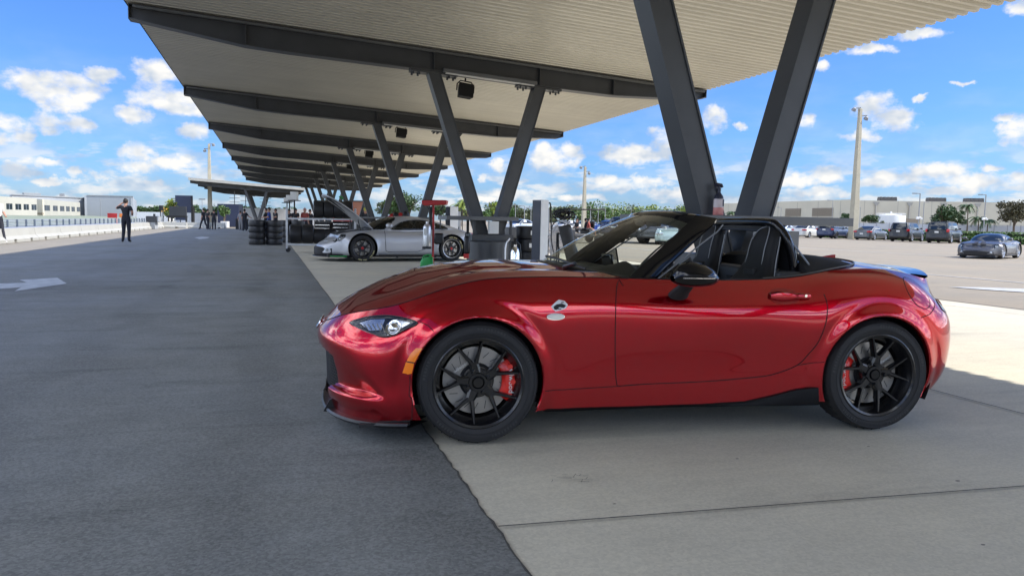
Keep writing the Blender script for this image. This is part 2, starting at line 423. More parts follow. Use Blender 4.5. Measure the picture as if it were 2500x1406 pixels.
# painted markings
pm = MB()
def poly(pts, z=.0): pm.add([(p[0], p[1], z) for p in pts], [tuple(range(len(pts)))])
poly([gp(*p) for p in [(-60, 694), (66, 690), (48, 683), (140, 678), (163, 692), (35, 711), (52, 701), (-60, 710)]])
poly([gp(*p) for p in [(474, 580), (492, 578), (512, 579), (506, 582), (488, 584)]])
poly([gp(*p) for p in [(2315, 700), (2390, 701), (2700, 712), (2700, 726), (2420, 708), (2390, 706)]])
for X in (16.0, 28.0): poly([(X, -30), (X + .12, -30), (X + .12, 110), (X, 110)], -.004)
for k in range(14): poly([(50, 30 + k * 4.6), (57.5, 30 + k * 4.6), (57.5, 30.12 + k * 4.6), (50, 30.12 + k * 4.6)], -.004)
tag(pm.build('road_markings', PAINTW, norm=False, smooth=False), kind='structure')

sm = MB()
rg0 = random.Random(9)
for k in range(16):
    c = gp(rg0.uniform(1345, 1440), rg0.uniform(1158, 1176)); a = rg0.choice([CAMYAW, CAMYAW + 1.2]) + rg0.uniform(-.15, .15); L_ = rg0.uniform(.01, .035); w_ = .0012
    d = Vector((math.cos(a), math.sin(a), 0)); n = Vector((-d.y, d.x, 0)); sm.add([c + d * L_ - n * w_, c + d * L_ + n * w_, c - d * L_ + n * w_, c - d * L_ - n * w_], [(0, 1, 2, 3)])
for px, py, r_ in ((2338, 1174, .008), (1215, 692, .03), (1205, 700, .02), (2120, 1090, .006), (1500, 1230, .005), (1800, 1120, .006), (2400, 1330, .006)):
    c = gp(px, py); sm.add([c + Vector((math.cos(t) * r_ * 1.6, math.sin(t) * r_, 0)) for t in np.linspace(0, 2 * PI, 9)[:-1]], [tuple(range(8))])
for v in range(len(sm.v)): sm.v[v] = (sm.v[v][0], sm.v[v][1], .002)
tag(sm.build('slab_scuffs', mat('scuff', (.12, .11, .10), .8), norm=False), kind='structure')
# ---------------------------------------------------------------- pit canopy
def deckm():
    m = bpy.data.materials.new('deck_underside'); m.use_nodes = True; nt = m.node_tree; g = NT(nt); b = nt.nodes['Principled BSDF']
    P = nt.nodes.new('ShaderNodeTexCoord').outputs['Object']
    n = g.noise(g.vmath('MULTIPLY', P, (.5, 5, 1)), 1.0, 5, .6); n2 = g.noise(P, .8, 4)
    f = g.math('ADD', g.math('MULTIPLY', n, .28), g.math('MULTIPLY', n2, .22)); f = g.math('ADD', f, .72)
    nt.links.new(g.vmath('MULTIPLY', g.comb(f, f, f), (.62, .59, .51)), b.inputs['Base Color'])
    b.inputs['Roughness'].default_value = .38; b.inputs['Metallic'].default_value = .25
    return m
DECK = deckm()
CREAM = mat('cream_fascia', (.36, .35, .31), .5, noise=.08, nscale=2)
def rz_top(x): return 4.82 - .0607 * (x + 2.37)
def canopy(root, ks, Y0, dY, y_back, y_front, plates=True, fascia=False):
    # roof deck with trapezoid ribs running across
    d = MB(); ys = []; y = y_front; pit = .18
    prof = []
    while y < y_back:
        prof += [(y, 0), (y + .07, 0), (y + .09, .045), (y + .16, .045)]; y += pit
    prof.append((y, 0))
    xs = [-2.42, 1.5, 5.4, 9.25]
    d.grid([[(x, p[0], rz_top(x) + .012 + p[1]) for p in prof] for x in xs])
    d.grid([[(x, yy, rz_top(x) + .11) for yy in (y_front, y)] for x in (xs[0], xs[-1])])
    d.build('roof_deck', DECK, root, smooth=False, norm=False)
    e = MB(); e.add([(-2.44, y_front, rz_top(-2.44) + .012), (-2.44, y, rz_top(-2.44) + .012), (-2.44, y, rz_top(-2.44) + .15), (-2.44, y_front, rz_top(-2.44) + .15)], [(0, 1, 2, 3)])
    e.build('eave_trim', STEEL, root, norm=False)
    bot = [(-2.37, 4.55), (-2.2, 4.53), (-.45, 4.255), (.3, 4.20), (3.0, 4.07), (5.5, 3.915), (6.95, 3.85), (9.0, 3.90), (9.17, 3.95)]
    rproto = None; lproto = {}
    for k in ks:
        Y = Y0 + dY * k
        if rproto is None:
            r = MB()
            top = [(-2.37, rz_top(-2.37)), (9.17, rz_top(9.17))]
            poly2 = [(p[0], p[1] + .02) for p in bot] + [(9.17, rz_top(9.17) - .02), (-2.37, rz_top(-2.37) - .02)]
            r.prism(poly2, -.012, .012)
            r.prism([(-2.37, rz_top(-2.37) - .02), (9.17, rz_top(9.17) - .02), (9.17, rz_top(9.17)), (-2.37, rz_top(-2.37))], -.13, .13)
            r.prism(bot + [(p[0], p[1] + .022) for p in bot[::-1]], -.13, .13)
            for sx in (-.45, 3.07, 5.28, 6.95):
                zb = np.interp(sx, [p[0] for p in bot], [p[1] for p in bot]); r.span(sx - .01, sx + .01, -.12, .12, zb + .022, rz_top(sx) - .02)
            # end plates
            r.span(-2.385, -2.372, -.13, .13, 4.55, rz_top(-2.37)); r.span(9.172, 9.185, -.13, .13, 3.95, rz_top(9.17))
            # conduit strip along the top of the web
            r.mat(1); r.prism([(-2.3, rz_top(-2.3) - .075), (9.1, rz_top(9.1) - .075), (9.1, rz_top(9.1) - .035), (-2.3, rz_top(-2.3) - .035)], -.20, -.135)
            r.mat(0)
            for cx in (3.07, 5.28):
                zb = np.interp(cx, [p[0] for p in bot], [p[1] for p in bot])
                r.box((cx, 0, zb - .03), (.95, .26, .04), rot=Matrix.Rotation(math.atan(.06), 4, 'Y'))
                for q in (-.42, -.3, .3, .42):
                    for yy in (-.09, .09): r.lathe([(.0, -.05), (.022, -.05), (.022, .0), (0, 0)], 6, M=Matrix.Translation((cx + q, yy, zb - .05 - .06 * q)))
            rproto = r.build('rafter', [STEEL, STEEL_L], root); o = rproto
            for s, (tx, bx) in enumerate(((3.07, 4.245), (5.28, 4.295))):
                l = MB(); zb = np.interp(tx, [p[0] for p in bot], [p[1] for p in bot]) - .045
                sl = (bx - tx) / (zb - .45); w = .125
                def seg(x0, x1, y0, y1):
                    l.add([(tx + x0, y0, zb), (tx + x1, y0, zb), (tx + x1, y1, zb), (tx + x0, y1, zb), (bx + x0, y0, .45), (bx + x1, y0, .45), (bx + x1, y1, .45), (bx + x0, y1, .45)],
                          [(0, 1, 2, 3), (7, 6, 5, 4), (0, 4, 5, 1), (1, 5, 6, 2), (2, 6, 7, 3), (3, 7, 4, 0)])
                seg(-w, -w + .02, -.14, .14); seg(w - .02, w, -.14, .14); seg(-w + .02, w - .02, -.125, .125)
                lproto[s] = l.build('column', STEEL, root)
        else:
            o = rproto.copy(); COL.objects.link(o); o.parent = root
        o.location = (0, Y, 0)
        for s in (0, 1):
            q = lproto[s]
            if not (o is rproto): q = q.copy(); COL.objects.link(q); q.parent = root
            q.location = (0, Y, 0)
        if plates and Y > 3:
            x1 = 5.36 if k == 0 else 4.78
            b = MB(); b.span(3.28, x1, Y - .42, Y + .42, 1.155, 1.235); b.build('counter_top', STEEL_L, root, bevel=.004)
            b = MB()
            b.lathe([(0, 0), (.46, 0), (.46, .72), (.44, .74), (.0, .74)], 40, M=Matrix.Translation((4.27, Y, 0)))
            b.span(3.83, 4.71, Y - .30, Y + .30, .74, .87)
            for xx in (3.88, 4.66):
                for yy in (-.26, .26): b.span(xx - .025, xx + .025, Y + yy - .025, Y + yy + .025, .87, 1.155)
            b.build('column_base', STEEL, root, bevel=.005)
        elif not plates:
            b = MB(); b.lathe([(0, 0), (.46, 0), (.46, .8), (0, .8)], 24, M=Matrix.Translation((4.27, Y, 0))); b.build('column_base', STEEL, root)
    if fascia:
        f = MB(); f.prism([(-2.44, rz_top(-2.44) - .02), (9.25, rz_top(9.25) - .02), (9.25, rz_top(9.25) + .26), (-2.44, rz_top(-2.44) + .26)], y_front - .12, y_front - .02)
        f.build('fascia', CREAM, root)
CAN = thing('pit_canopy', 'long steel pit canopy with a ribbed cream roof on dark V shaped columns', 'canopy')
canopy(CAN, range(-1, 9), 6.45, 8.7, 77.5, -5.4)
CAN2 = thing('pit_canopy', 'shorter canopy with a pale front edge beyond the far end of the long one', 'canopy', (-5.9, 86, 0), 0)
canopy(CAN2, range(0, 4), 1.2, 8.7, 30, 0, plates=False, fascia=True)
# wall boxes, conduit on the second column base
DR = empty('electrical_box', (4.30, 6.0, 0)); tag(DR, 'white electrical box under the counter of the nearest V column', 'electrical box')
b = MB(); b.span(-.02, .27, 0, .1, .88, 1.09); b.build('cabinet', WHITE, DR, bevel=.006)
b = MB(); b.span(.32, .46, .05, .15, .86, 1.1); b.build('side_panel', MGREY, DR, bevel=.006)
for i, k in enumerate((1, 2, 3)):
    Y = 6.45 + 8.7 * k
    q = thing('electrical_box', ['white box between the legs of the second V column', 'white box between the legs of the third V column', 'white box between the legs of the fourth V column'][i], 'electrical box', (4.25, Y - .36, .87), group='white boxes under the counters')
    b = MB(); b.span(-.10, .10, -.08, .03, .02, .27); b.build('cabinet', WHITE, q, bevel=.006)
    
cdt = thing('conduit', 'grey conduit pipe with a socket box on the round base of the second column', 'conduit', (4.53, 14.66, 0))
b = MB(); b.tube([(.05, .04, .80), (-.03, .0, .72), (-.05, 0, .60), (-.05, 0, .2)], .018, 8); b.build('pipe', ALU, cdt)
b = MB(); b.box((-.1, -.03, .14), (.17, .07, .17)); b.build('socket', ALU, cdt, bevel=.01)
# hanging lights and speakers
for k in range(1, 8):
    Y = 6.45 + 8.7 * k
    q = thing('tube_light', 'strip light under the %s rafter between the tops of its V legs' % ['', 'second', 'third', 'fourth', 'fifth', 'sixth', 'seventh', 'eighth'][k], 'light', (4.2, Y - .19, 4.02), group='strip lights under the rafters')
    b = MB(); b.box((0, 0, -.0), (1.95, .12, .06), rot=Matrix.Rotation(math.atan(.06), 4, 'Y')); b.build('housing', STEEL_L, q)
    b = MB(); b.box((0, 0, -.045), (1.85, .06, .02), rot=Matrix.Rotation(math.atan(.06), 4, 'Y')); b.build('tube', WHITE, q)
    q = thing('loudspeaker', 'black box loudspeaker hung behind the %s rafter' % ['', 'second', 'third', 'fourth', 'fifth', 'sixth', 'seventh', 'eighth'][k], 'loudspeaker', (4.02, Y + 1.2, 3.98), group='loudspeakers under the canopy')
    T = Matrix.Rotation(.12, 4, 'Y') @ Matrix.Rotation(-.25, 4, 'X')
    b = MB(); b.add([(-.17, -.1, -.2), (.17, -.1, -.2), (.14, .12, -.16), (-.14, .12, -.16), (-.17, -.12, .1), (.17, -.12, .1), (.14, .12, .12), (-.14, .12, .12)], [(0, 1, 2, 3), (7, 6, 5, 4), (0, 4, 5, 1), (1, 5, 6, 2), (2, 6, 7, 3), (3, 7, 4, 0)], T); b.build('cabinet', BLACKM, q, bevel=.012)
    b = MB(); b.tube([T @ Vector(p) for p in [(-.19, 0, -.05), (-.19, 0, .1), (-.12, 0, .19), (.12, 0, .19), (.19, 0, .1), (.19, 0, -.05)]], .014, 6); b.tube([(0, 0, .19), (0, 0, .34)], .02, 6); b.build('bracket', BLACKM, q)
# ================================================================ car tools
def paint(name, col, metal=.75, rough=.32, coat=1.0, spec=.5):
    m = mat(name, col, rough, metal=metal, coat=coat, coat_rough=.02, spec=spec)
    nt = m.node_tree; b = nt.nodes['Principled BSDF']
    P = nt.nodes.new('ShaderNodeTexCoord').outputs['Object']
    g = NT(nt); n = g.noise(P, 900, 2, .5)
    bp = nt.nodes.new('ShaderNodeBump'); bp.inputs['Strength'].default_value = .05; bp.inputs['Distance'].default_value = .002
    nt.links.new(n, bp.inputs['Height']); nt.links.new(bp.outputs['Normal'], b.inputs['Normal'])
    return m

def body_net(cols, nv, nu_per=.012, power=None):
    """cols: columns of a control net (front centre round the near side to rear centre), each a list of (x,y,z) rows bottom to top; returns dense grid [u][v]"""
    A = np.array(cols, float)                       # (nc, nr, 3)
    nc, nr = A.shape[:2]
    mid = nr // 2
    kn = np.concatenate([[0], np.cumsum(np.linalg.norm(np.diff(A[:, mid, :], axis=0), axis=1))])
    n = int(kn[-1] / nu_per); qu = np.linspace(0, kn[-1], n)
    rows = np.stack([spline(kn, A[:, r, :], qu) for r in range(nr)], axis=1)   # (n, nr, 3)
    qv = np.linspace(0, nr - 1, nv)
    G = np.stack([spline(np.arange(nr), rows[i], qv) for i in range(n)], axis=0)
    uk = np.interp(qu, kn, np.arange(nc))
    return G, uk

def grid_faces(n, m): return [(i * m + j, (i + 1) * m + j, (i + 1) * m + j + 1, i * m + j + 1) for i in range(n - 1) for j in range(m - 1)]

def cut_arch(V, F, centers, Rr):
    """removes faces inside the wheel openings and rounds the edge"""
    V = np.array(V); F = list(F)
    d = [np.hypot(V[:, 0] - cx, V[:, 2] - cz) for cx, cz in centers]
    side = np.abs(V[:, 1]) > .35
    ins = [(dd < r) & side for dd, r in zip(d, Rr)]
    insany = np.any(ins, axis=0)
    keep = [f for f in F if not all(insany[i] for i in f)]
    used = set(i for f in keep for i in f)
    for k, (cx, cz) in enumerate(centers):
        for i in used:
            if ins[k][i] and d[k][i] > 1e-6:
                s = Rr[k] / d[k][i]; V[i, 0] = cx + (V[i, 0] - cx) * s; V[i, 2] = cz + (V[i, 2] - cz) * s
    return V, keep

def shell(name, V, F, N, mats, parent, mi=None):
    """mesh from the faces F with the shared smooth normals N"""
    idx = sorted(set(i for f in F for i in f)); mp = {a: b for b, a in enumerate(idx)}
    me = bpy.data.meshes.new(name); me.from_pydata([tuple(V[i]) for i in idx], [], [tuple(mp[i] for i in f) for f in F])
    for m in (mats if isinstance(mats, (list, tuple)) else [mats]): me.materials.append(m)
    if mi is not None: me.polygons.foreach_set('material_index', mi)
    me.polygons.foreach_set('use_smooth', [True] * len(me.polygons))
    me.normals_split_custom_set_from_vertices([tuple(N[i]) for i in idx])
    o = bpy.data.objects.new(name, me); COL.objects.link(o); o.parent = parent
    return o

def vnormals(V, F):
    V = np.asarray(V); Fa = np.array(F); N = np.zeros_like(V)
    fn = np.cross(V[Fa[:, 2]] - V[Fa[:, 0]], V[Fa[:, 3]] - V[Fa[:, 1]])
    for k in range(4): np.add.at(N, Fa[:, k], fn)
    return N / np.maximum(np.linalg.norm(N, axis=1, keepdims=True), 1e-12)

def inpoly(x, z, P):
    c = False; n = len(P)
    for i in range(n):
        x1, z1 = P[i]; x2, z2 = P[i - 1]
        if (z1 > z) != (z2 > z) and x < (x2 - x1) * (z - z1) / (z2 - z1) + x1: c = not c
    return c

class Skin:
    """looks up the near-side body surface from its side view"""
    def __init__(s, V, F): s.t = BVHTree.FromPolygons([Vector(v) for v in V], F)
    def hit(s, x, z, off=0.0, sgn=-1):
        h, n, i, d = s.t.ray_cast(Vector((x, sgn * 3, z)), Vector((0, -sgn, 0)))
        if h is None:
            h, n, i, d = s.t.find_nearest(Vector((x, sgn * .8, z)))
        if n.y * sgn < 0: n = -n
        return h + n * off, n
    def ribbon(s, pts, w, off=.0012, closed=False, sgn=-1, dens=.015):
        P = []
        k = len(pts)
        for i in range(k if closed else k - 1):
            a, b = Vector(pts[i]), Vector(pts[(i + 1) % k]); n = max(1, int((b - a).length / dens))
            P += [a.lerp(b, j / n) for j in range(n)]
        if not closed: P.append(Vector(pts[-1]))
        m = MB(); H = [s.hit(p.x, p.y, off, sgn) for p in P]; L = []
        for i in range(len(P)):
            a = H[i - 1 if (i or closed) else 0][0]; b = H[(i + 1) % len(P) if closed else min(i + 1, len(P) - 1)][0]
            t = (b - a).normalized(); q = t.cross(H[i][1]).normalized() * w / 2
            L.append([H[i][0] - q, H[i][0] + q])
        if closed: L.append(L[0])
        m.grid(L); return m
    def patch(s, poly, off=.002, n=14, sgn=-1):
        """polygon (x,z) laid on the surface as a fan grid"""
        cx = sum(p[0] for p in poly) / len(poly); cz = sum(p[1] for p in poly) / len(poly)
        P = []
        for i in range(len(poly)):
            a, b = Vector(poly[i]), Vector(poly[(i + 1) % len(poly)]); k = max(1, int((b - a).length / .02))
            P += [a.lerp(b, j / k) for j in range(k)]
        P.append(P[0]); m = MB(); G = []
        for p in P: G.append([s.hit(lerp(p.x, cx, j / n), lerp(p.y, cz, j / n), off, sgn)[0] for j in range(n + 1)])
        m.grid(G); return m

def smooth_poly(pts, n=6, closed=False):
    """Catmull-Rom through points"""
    k = len(pts); out = []
    P = [Vector(p) for p in pts]
    for i in range(k if closed else k - 1):
        p0 = P[(i - 1) % k] if closed or i > 0 else P[0]; p1 = P[i]; p2 = P[(i + 1) % k]; p3 = P[(i + 2) % k] if closed or i + 2 < k else P[-1]
        for j in range(n):
            t = j / n
            out.append(.5 * ((2 * p1) + (p2 - p0) * t + (2 * p0 - 5 * p1 + 4 * p2 - p3) * t * t + (-p0 + 3 * p1 - 3 * p2 + p3) * t ** 3))
    if not closed: out.append(P[-1])
    return out

def wheel(parent, loc, Rt, Rr, width, rimm, spokes=5, style='Y', phase=0., side=-1, brake=None, hubm=None, det=1, caliper_side=1, lug=4, letter=False, rimlip=None):
    """wheel whose outer face looks along side*y"""
    w = empty('wheel', loc, 0, parent)
    S = Matrix.Rotation(0 if side < 0 else PI, 4, 'Z')
    h = width / 2; n = 72 if det else 32
    def L(p): return p
    t = MB()
    prof = [(Rr - .012, -h * .86), (Rr + .006, -h * .97), (Rr + .025, -h * 1.02), (lerp(Rr, Rt, .5), -h * 1.05), (lerp(Rr, Rt, .8), -h * .99), (Rt - .012, -h * .90), (Rt - .003, -h * .78), (Rt, -h * .55), (Rt, -h * .0), (Rt, h * .55), (Rt - .004, h * .8), (Rt - .02, h * .95), (lerp(Rr, Rt, .5), h * 1.04), (Rr, h * .95), (Rr - .012, h * .86)]
    t.lathe(prof, n, axis='y', M=S)
    tyre = t.build('tyre', RUBBER, w)
    if det:
        q = MB()
        for k in range(40):
            a = 2 * PI * k / 40
            for yy in (-.62, .62):
                M = S @ Matrix.Rotation(a + (.03 if yy > 0 else 0), 4, 'Y') @ Matrix.Translation((0, yy * h * .8, Rt - .0015))
                q.box((0, 0, 0), (.004, h * .5, .006), M=M)
        for rr in (-.28, .28):
            q.lathe([(Rt + .0006, rr * h - .004), (Rt + .0006, rr * h + .004)], n, axis='y', M=S)
        for rr in (lerp(Rr, Rt, .3), lerp(Rr, Rt, .72)):
            q.lathe([(rr, -h * 1.047), (rr + .004, -h * 1.06), (rr + .008, -h * 1.045)], n, axis='y', M=S)
        q.mat(1)
        for a0, n_, rr in ((1.1, 9, .62), (.2, 7, .62), (2.6, 8, .62), (-1.3, 9, .62), (-2.4, 7, .62)):
            for k in range(n_):
                a = a0 + k * .062; q.box((0, 0, 0), ((Rt - Rr) * .16, .002, .010 if k % 3 else .006), M=S @ Matrix.Rotation(-a, 4, 'Y') @ Matrix.Translation((lerp(Rr, Rt, rr) - .002, -h * 1.045, 0)))
        q.build('tread_pattern', [BLACKM, mat('moulded_rubber', (.028, .028, .029), .6)], tyre)
    r = MB()
    # barrel and lip
    r.lathe([(Rr - .008, -h * .93), (Rr + .004, -h * .98), (Rr - .002, -h * 1.0), (Rr - .014, -h * .95), (Rr - .02, -h * .8), (Rr - .032, -h * .6), (Rr - .05, h * .2), (Rr - .05, h * .9), (Rr - .01, h * .93)], n, axis='y', M=S)
    yo = -h * .72                                    # outer face of spokes
    hubr = Rr * .30
    r.lathe([(0, yo + .01), (hubr * .42, yo + .01), (hubr * .48, yo + .002), (hubr * .66, yo + .002), (hubr * .70, yo + .012), (hubr, yo + .012), (hubr * 1.12, yo + .03), (hubr * 1.1, h * .1), (0, h * .1)], 40, axis='y', M=S)
    def spoke(a0, r0, a1, r1, w0, w1, d0, d1):
        # bar from polar (r0,a0) to (r1,a1)
        p0 = Vector((math.cos(a0) * r0, 0, math.sin(a0) * r0)); p1 = Vector((math.cos(a1) * r1, 0, math.sin(a1) * r1))
        t = (p1 - p0).normalized(); q = Vector((-t.z, 0, t.x))
        vs = []
        for p, ww, dd in ((p0, w0, d0), (p1, w1, d1)):
            for sx, yy in ((-.5, dd + .035), (-.5, dd + .008), (-.28, dd), (.28, dd), (.5, dd + .008), (.5, dd + .035)):
                v = p + q * ww * sx; vs.append((v.x, yy, v.z))
        r.add(vs, [(i, i + 6, (i + 1) % 6 + 6, (i + 1) % 6) for i in range(6)] + [tuple(range(6)), tuple(range(11, 5, -1))], S)
    for k in range(spokes):
        a = phase + 2 * PI * k / spokes
        if style == 'Y':
            da = PI / spokes / 2 * 1.0
            spoke(a, hubr * .7, a, Rr * .47, Rr * .27, Rr * .18, yo + .008, yo + .004)
            for sg in (-1, 1):
                spoke(a + sg * .10, Rr * .42, a + sg * da, Rr - .018, Rr * .105, Rr * .052, yo + .004, yo - .010)
                spoke(a + sg * da * 1.0, Rr * .90, a + sg * da, Rr - .004, Rr * .062, Rr * .075, yo - .008, -h * .92)
        else:
            spoke(a, hubr * .6, a, Rr - .01, Rr * .16, Rr * .11, yo + .006, yo - .004)
    rim = r.build('rim', [rimm], w, angle=32)
    if rimlip is not None:
        q = MB(); q.lathe([(Rr - .012, -h * .97), (Rr + .002, -h * 1.015), (Rr + .006, -h * .97)], n, axis='y', M=S); q.build('rim_edge', rimlip, rim)
    hb = MB()
    for k in range(lug if det else 0):
        a = phase + 2 * PI * k / lug + .2
        hb.lathe([(0, yo - .014), (.009, yo - .014), (.010, yo + .01)], 8, axis='y', M=S @ Matrix.Translation((math.cos(a) * hubr * .82, 0, math.sin(a) * hubr * .82)))
    hb.lathe([(0, yo - .004), (hubr * .36, yo - .004), (hubr * .40, yo + .004), (hubr * .40, yo + .02)], 24, axis='y', M=S)
    hb.build('hub_cap', hubm or BLACKG, w)
    if brake:
        d = MB(); rb = Rr * .76
        d.lathe([(rb * .50, -.012), (rb, -.012), (rb, .012), (rb * .5, .012)], 48, axis='y', M=S, close=True)
        if det:
            d.mat(1)
            for k in range(18):
                a = 2 * PI * k / 18
                d.box((0, 0, 0), (.0035, .002, rb * .24), M=S @ Matrix.Rotation(a, 4, 'Y') @ Matrix.Translation((0, -.0125, rb * .78)) @ Matrix.Rotation(.5, 4, 'Y'))
        dd = d.build('brake_disc', [mat_disc, DGREY], w)
        d = MB(); d.lathe([(0, -.03), (rb * .42, -.03), (rb * .46, -.015), (rb * .52, -.014)], 32, axis='y', M=S); d.build('disc_hat', BLACKM, w)
        if det:
            pass
        c = MB(); cs = caliper_side
        a0, a1 = (-.60, .62)
        G = []
        for i in range(15):
            a = lerp(a0, a1, i / 14); e = 1 - abs(2 * i / 14 - 1) ** 3 * .35
            ri, ro = rb * .74, rb * (.98 + .16 * e)
            row = [(ri, .03), (ri, -.035), (lerp(ri, ro, .25), -.052 * e), (lerp(ri, ro, .75), -.052 * e), (ro, -.04 * e), (ro, .03)]
            G.append([(cs * math.cos(a) * rr, yy, math.sin(a) * rr) for rr, yy in row])
        c.grid(G); c.add([G[0][i] for i in range(6)], [(0, 1, 2, 3, 4, 5)]); c.add([G[-1][i] for i in range(6)], [(0, 1, 2, 3, 4, 5)])
        c.v = [tuple(S @ Vector(v)) for v in c.v]
        cal = c.build('brake_caliper', brake, w)
        if det:
            q = MB()
            for a in (-.42, -.02, .42):
                q.tube([(cs * math.cos(a) * rb * 1.05, -.03, math.sin(a) * rb * 1.05), (cs * math.cos(a) * rb * 1.05, -.058, math.sin(a) * rb * 1.05)], .014, 8)
            q.v = [tuple(S @ Vector(v)) for v in q.v]; q.build('bolt', brake, cal)
    return w
mat_disc = mat('disc_steel', (.36, .345, .32), .35, metal=.85, noise=.15, nscale=3)
# ================================================================ red roadster
O_CAR = Vector((1.104, 4.534, 0)); A_CAR = R(-7.06)
CARV = thing('roadster', 'red two seat roadster with black wheels and folded roof, nearest the camera', 'car', O_CAR, A_CAR)
RED = paint('red_metallic_paint', (.50, .001, .010), metal=.88, rough=.25)
RED.node_tree.nodes['Principled BSDF'].inputs['Specular Tint'].default_value = (.65, .05, .08, 1)
RED.node_tree.nodes['Principled BSDF'].inputs['Coat IOR'].default_value = 1.62; RED.node_tree.nodes['Principled BSDF'].inputs['Coat Roughness'].default_value = .0
WB = 2.28; ZA = .312
# control net: columns front centre -> round the near side -> rear centre; rows bottom -> top (y is the distance from the middle)
NET = [
 [(-.790, .00, .105), (-.812, .00, .20), (-.822, .00, .29), (-.835, .00, .38), (-.852, .00, .445), (-.856, .00, .485), (-.848, .00, .515), (-.822, .00, .545)],
 [(-.775, .26, .105), (-.798, .26, .20), (-.806, .26, .29), (-.818, .26, .38), (-.836, .26, .450), (-.840, .26, .490), (-.828, .26, .525), (-.795, .26, .565)],
 [(-.725, .50, .105), (-.748, .50, .20), (-.755, .495, .29), (-.764, .492, .38), (-.775, .49, .455), (-.776, .485, .505), (-.755, .47, .555), (-.710, .45, .615)],
 [(-.615, .685, .110), (-.635, .690, .20), (-.636, .690, .29), (-.638, .690, .38), (-.640, .686, .460), (-.632, .672, .520), (-.600, .640, .590), (-.565, .590, .660)],
 [(-.470, .785, .115), (-.480, .800, .20), (-.480, .800, .29), (-.480, .802, .38), (-.480, .800, .465), (-.470, .785, .540), (-.440, .745, .615), (-.410, .680, .700)],
 [(-.340, .822, .125), (-.340, .838, .21), (-.340, .836, .30), (-.335, .842, .40), (-.330, .846, .50), (-.320, .835, .585), (-.300, .795, .665), (-.280, .715, .748)],
 [(-.160, .835, .140), (-.160, .850, .22), (-.160, .852, .32), (-.155, .858, .44), (-.150, .862, .56), (-.145, .850, .650), (-.135, .812, .728), (-.120, .728, .803)],
 [(.040, .835, .150), (.040, .850, .24), (.040, .854, .34), (.040, .860, .48), (.040, .864, .60), (.040, .850, .690), (.040, .812, .765), (.045, .735, .838)],
 [(.240, .825, .155), (.240, .834, .25), (.240, .838, .35), (.240, .850, .48), (.240, .856, .60), (.240, .846, .700), (.240, .808, .780), (.240, .735, .850)],
 [(.440, .806, .158), (.440, .820, .255), (.440, .826, .35), (.440, .836, .48), (.440, .845, .60), (.440, .839, .705), (.440, .798, .785), (.440, .730, .853)],
 [(.750, .796, .160), (.750, .808, .268), (.750, .815, .36), (.750, .828, .48), (.750, .837, .60), (.750, .832, .705), (.750, .788, .785), (.750, .722, .847)],
 [(1.150, .796, .163), (1.150, .806, .280), (1.150, .813, .37), (1.150, .827, .48), (1.150, .837, .59), (1.150, .831, .695), (1.150, .785, .775), (1.150, .722, .838)],
 [(1.550, .800, .163), (1.550, .812, .300), (1.550, .818, .385), (1.550, .830, .49), (1.550, .843, .595), (1.550, .837, .695), (1.550, .790, .775), (1.550, .715, .840)],
 [(1.850, .815, .165), (1.850, .828, .300), (1.850, .834, .400), (1.850, .846, .50), (1.850, .854, .60), (1.850, .842, .705), (1.850, .790, .795), (1.850, .695, .860)],
 [(2.080, .828, .170), (2.080, .850, .300), (2.080, .852, .420), (2.080, .860, .52), (2.080, .865, .62), (2.080, .850, .730), (2.080, .788, .835), (2.080, .665, .893)],
 [(2.300, .832, .175), (2.300, .854, .300), (2.300, .858, .430), (2.300, .864, .54), (2.300, .866, .64), (2.300, .848, .745), (2.300, .780, .845), (2.300, .648, .906)],
 [(2.520, .820, .190), (2.530, .842, .300), (2.535, .850, .430), (2.535, .856, .54), (2.530, .852, .65), (2.520, .828, .745), (2.505, .755, .835), (2.490, .630, .896)],
 [(2.665, .770, .200), (2.690, .800, .300), (2.700, .812, .430), (2.702, .815, .54), (2.690, .800, .65), (2.665, .765, .735), (2.640, .695, .812), (2.630, .605, .872)],
 [(2.770, .690, .205), (2.810, .718, .300), (2.828, .728, .420), (2.835, .725, .53), (2.822, .705, .635), (2.780, .668, .715), (2.755, .615, .785), (2.745, .565, .848)],
 [(2.860, .560, .210), (2.905, .580, .300), (2.930, .585, .410), (2.940, .580, .52), (2.930, .565, .62), (2.875, .545, .700), (2.850, .515, .770), (2.845, .490, .838)],
 [(2.930, .300, .215), (2.980, .305, .300), (3.010, .305, .400), (3.025, .305, .51), (3.015, .300, .61), (2.955, .295, .690), (2.930, .285, .765), (2.930, .275, .842)],
 [(2.950, .000, .215), (3.005, .000, .300), (3.035, .000, .400), (3.050, .000, .51), (3.040, .000, .60), (2.980, .000, .690), (2.955, .000, .770), (2.955, .000, .846)],
]
G, UK = body_net(NET, 64)
nU, nV = G.shape[:2]
def deform(p):
    x, y, z = p
    # wheel arch flanges
    for cx in (0.0, WB):
        d = math.hypot(x - cx, z - ZA)
        if abs(y) > .5 and .33 < d < .55 and z > .12:
            y += .011 * math.exp(-((d - .345) / .034) ** 2) - .006 * math.exp(-((d - .415) / .028) ** 2)
    # scoop in the front corner of the bumper with a shelf below it
    if x < -.30 and z < .50 and abs(y) > .3:
        xd = -.655 + max(0, .44 - z) * .75; e = 1 - sstep(xd - .09, xd + .04, x)
        k = e * sstep(.232, .250, z) * (1 - min(1, max(0, (z - .25) / .22))) ** 1.3
        x += .030 * k; y -= .030 * k
        k2 = e * sstep(.14, .21, z) * (1 - sstep(.226, .248, z))
        x -= .009 * k2; y += .009 * k2
    return (x, y, z)
for i in range(nU):
    for j in range(nV): G[i, j] = deform(G[i, j])
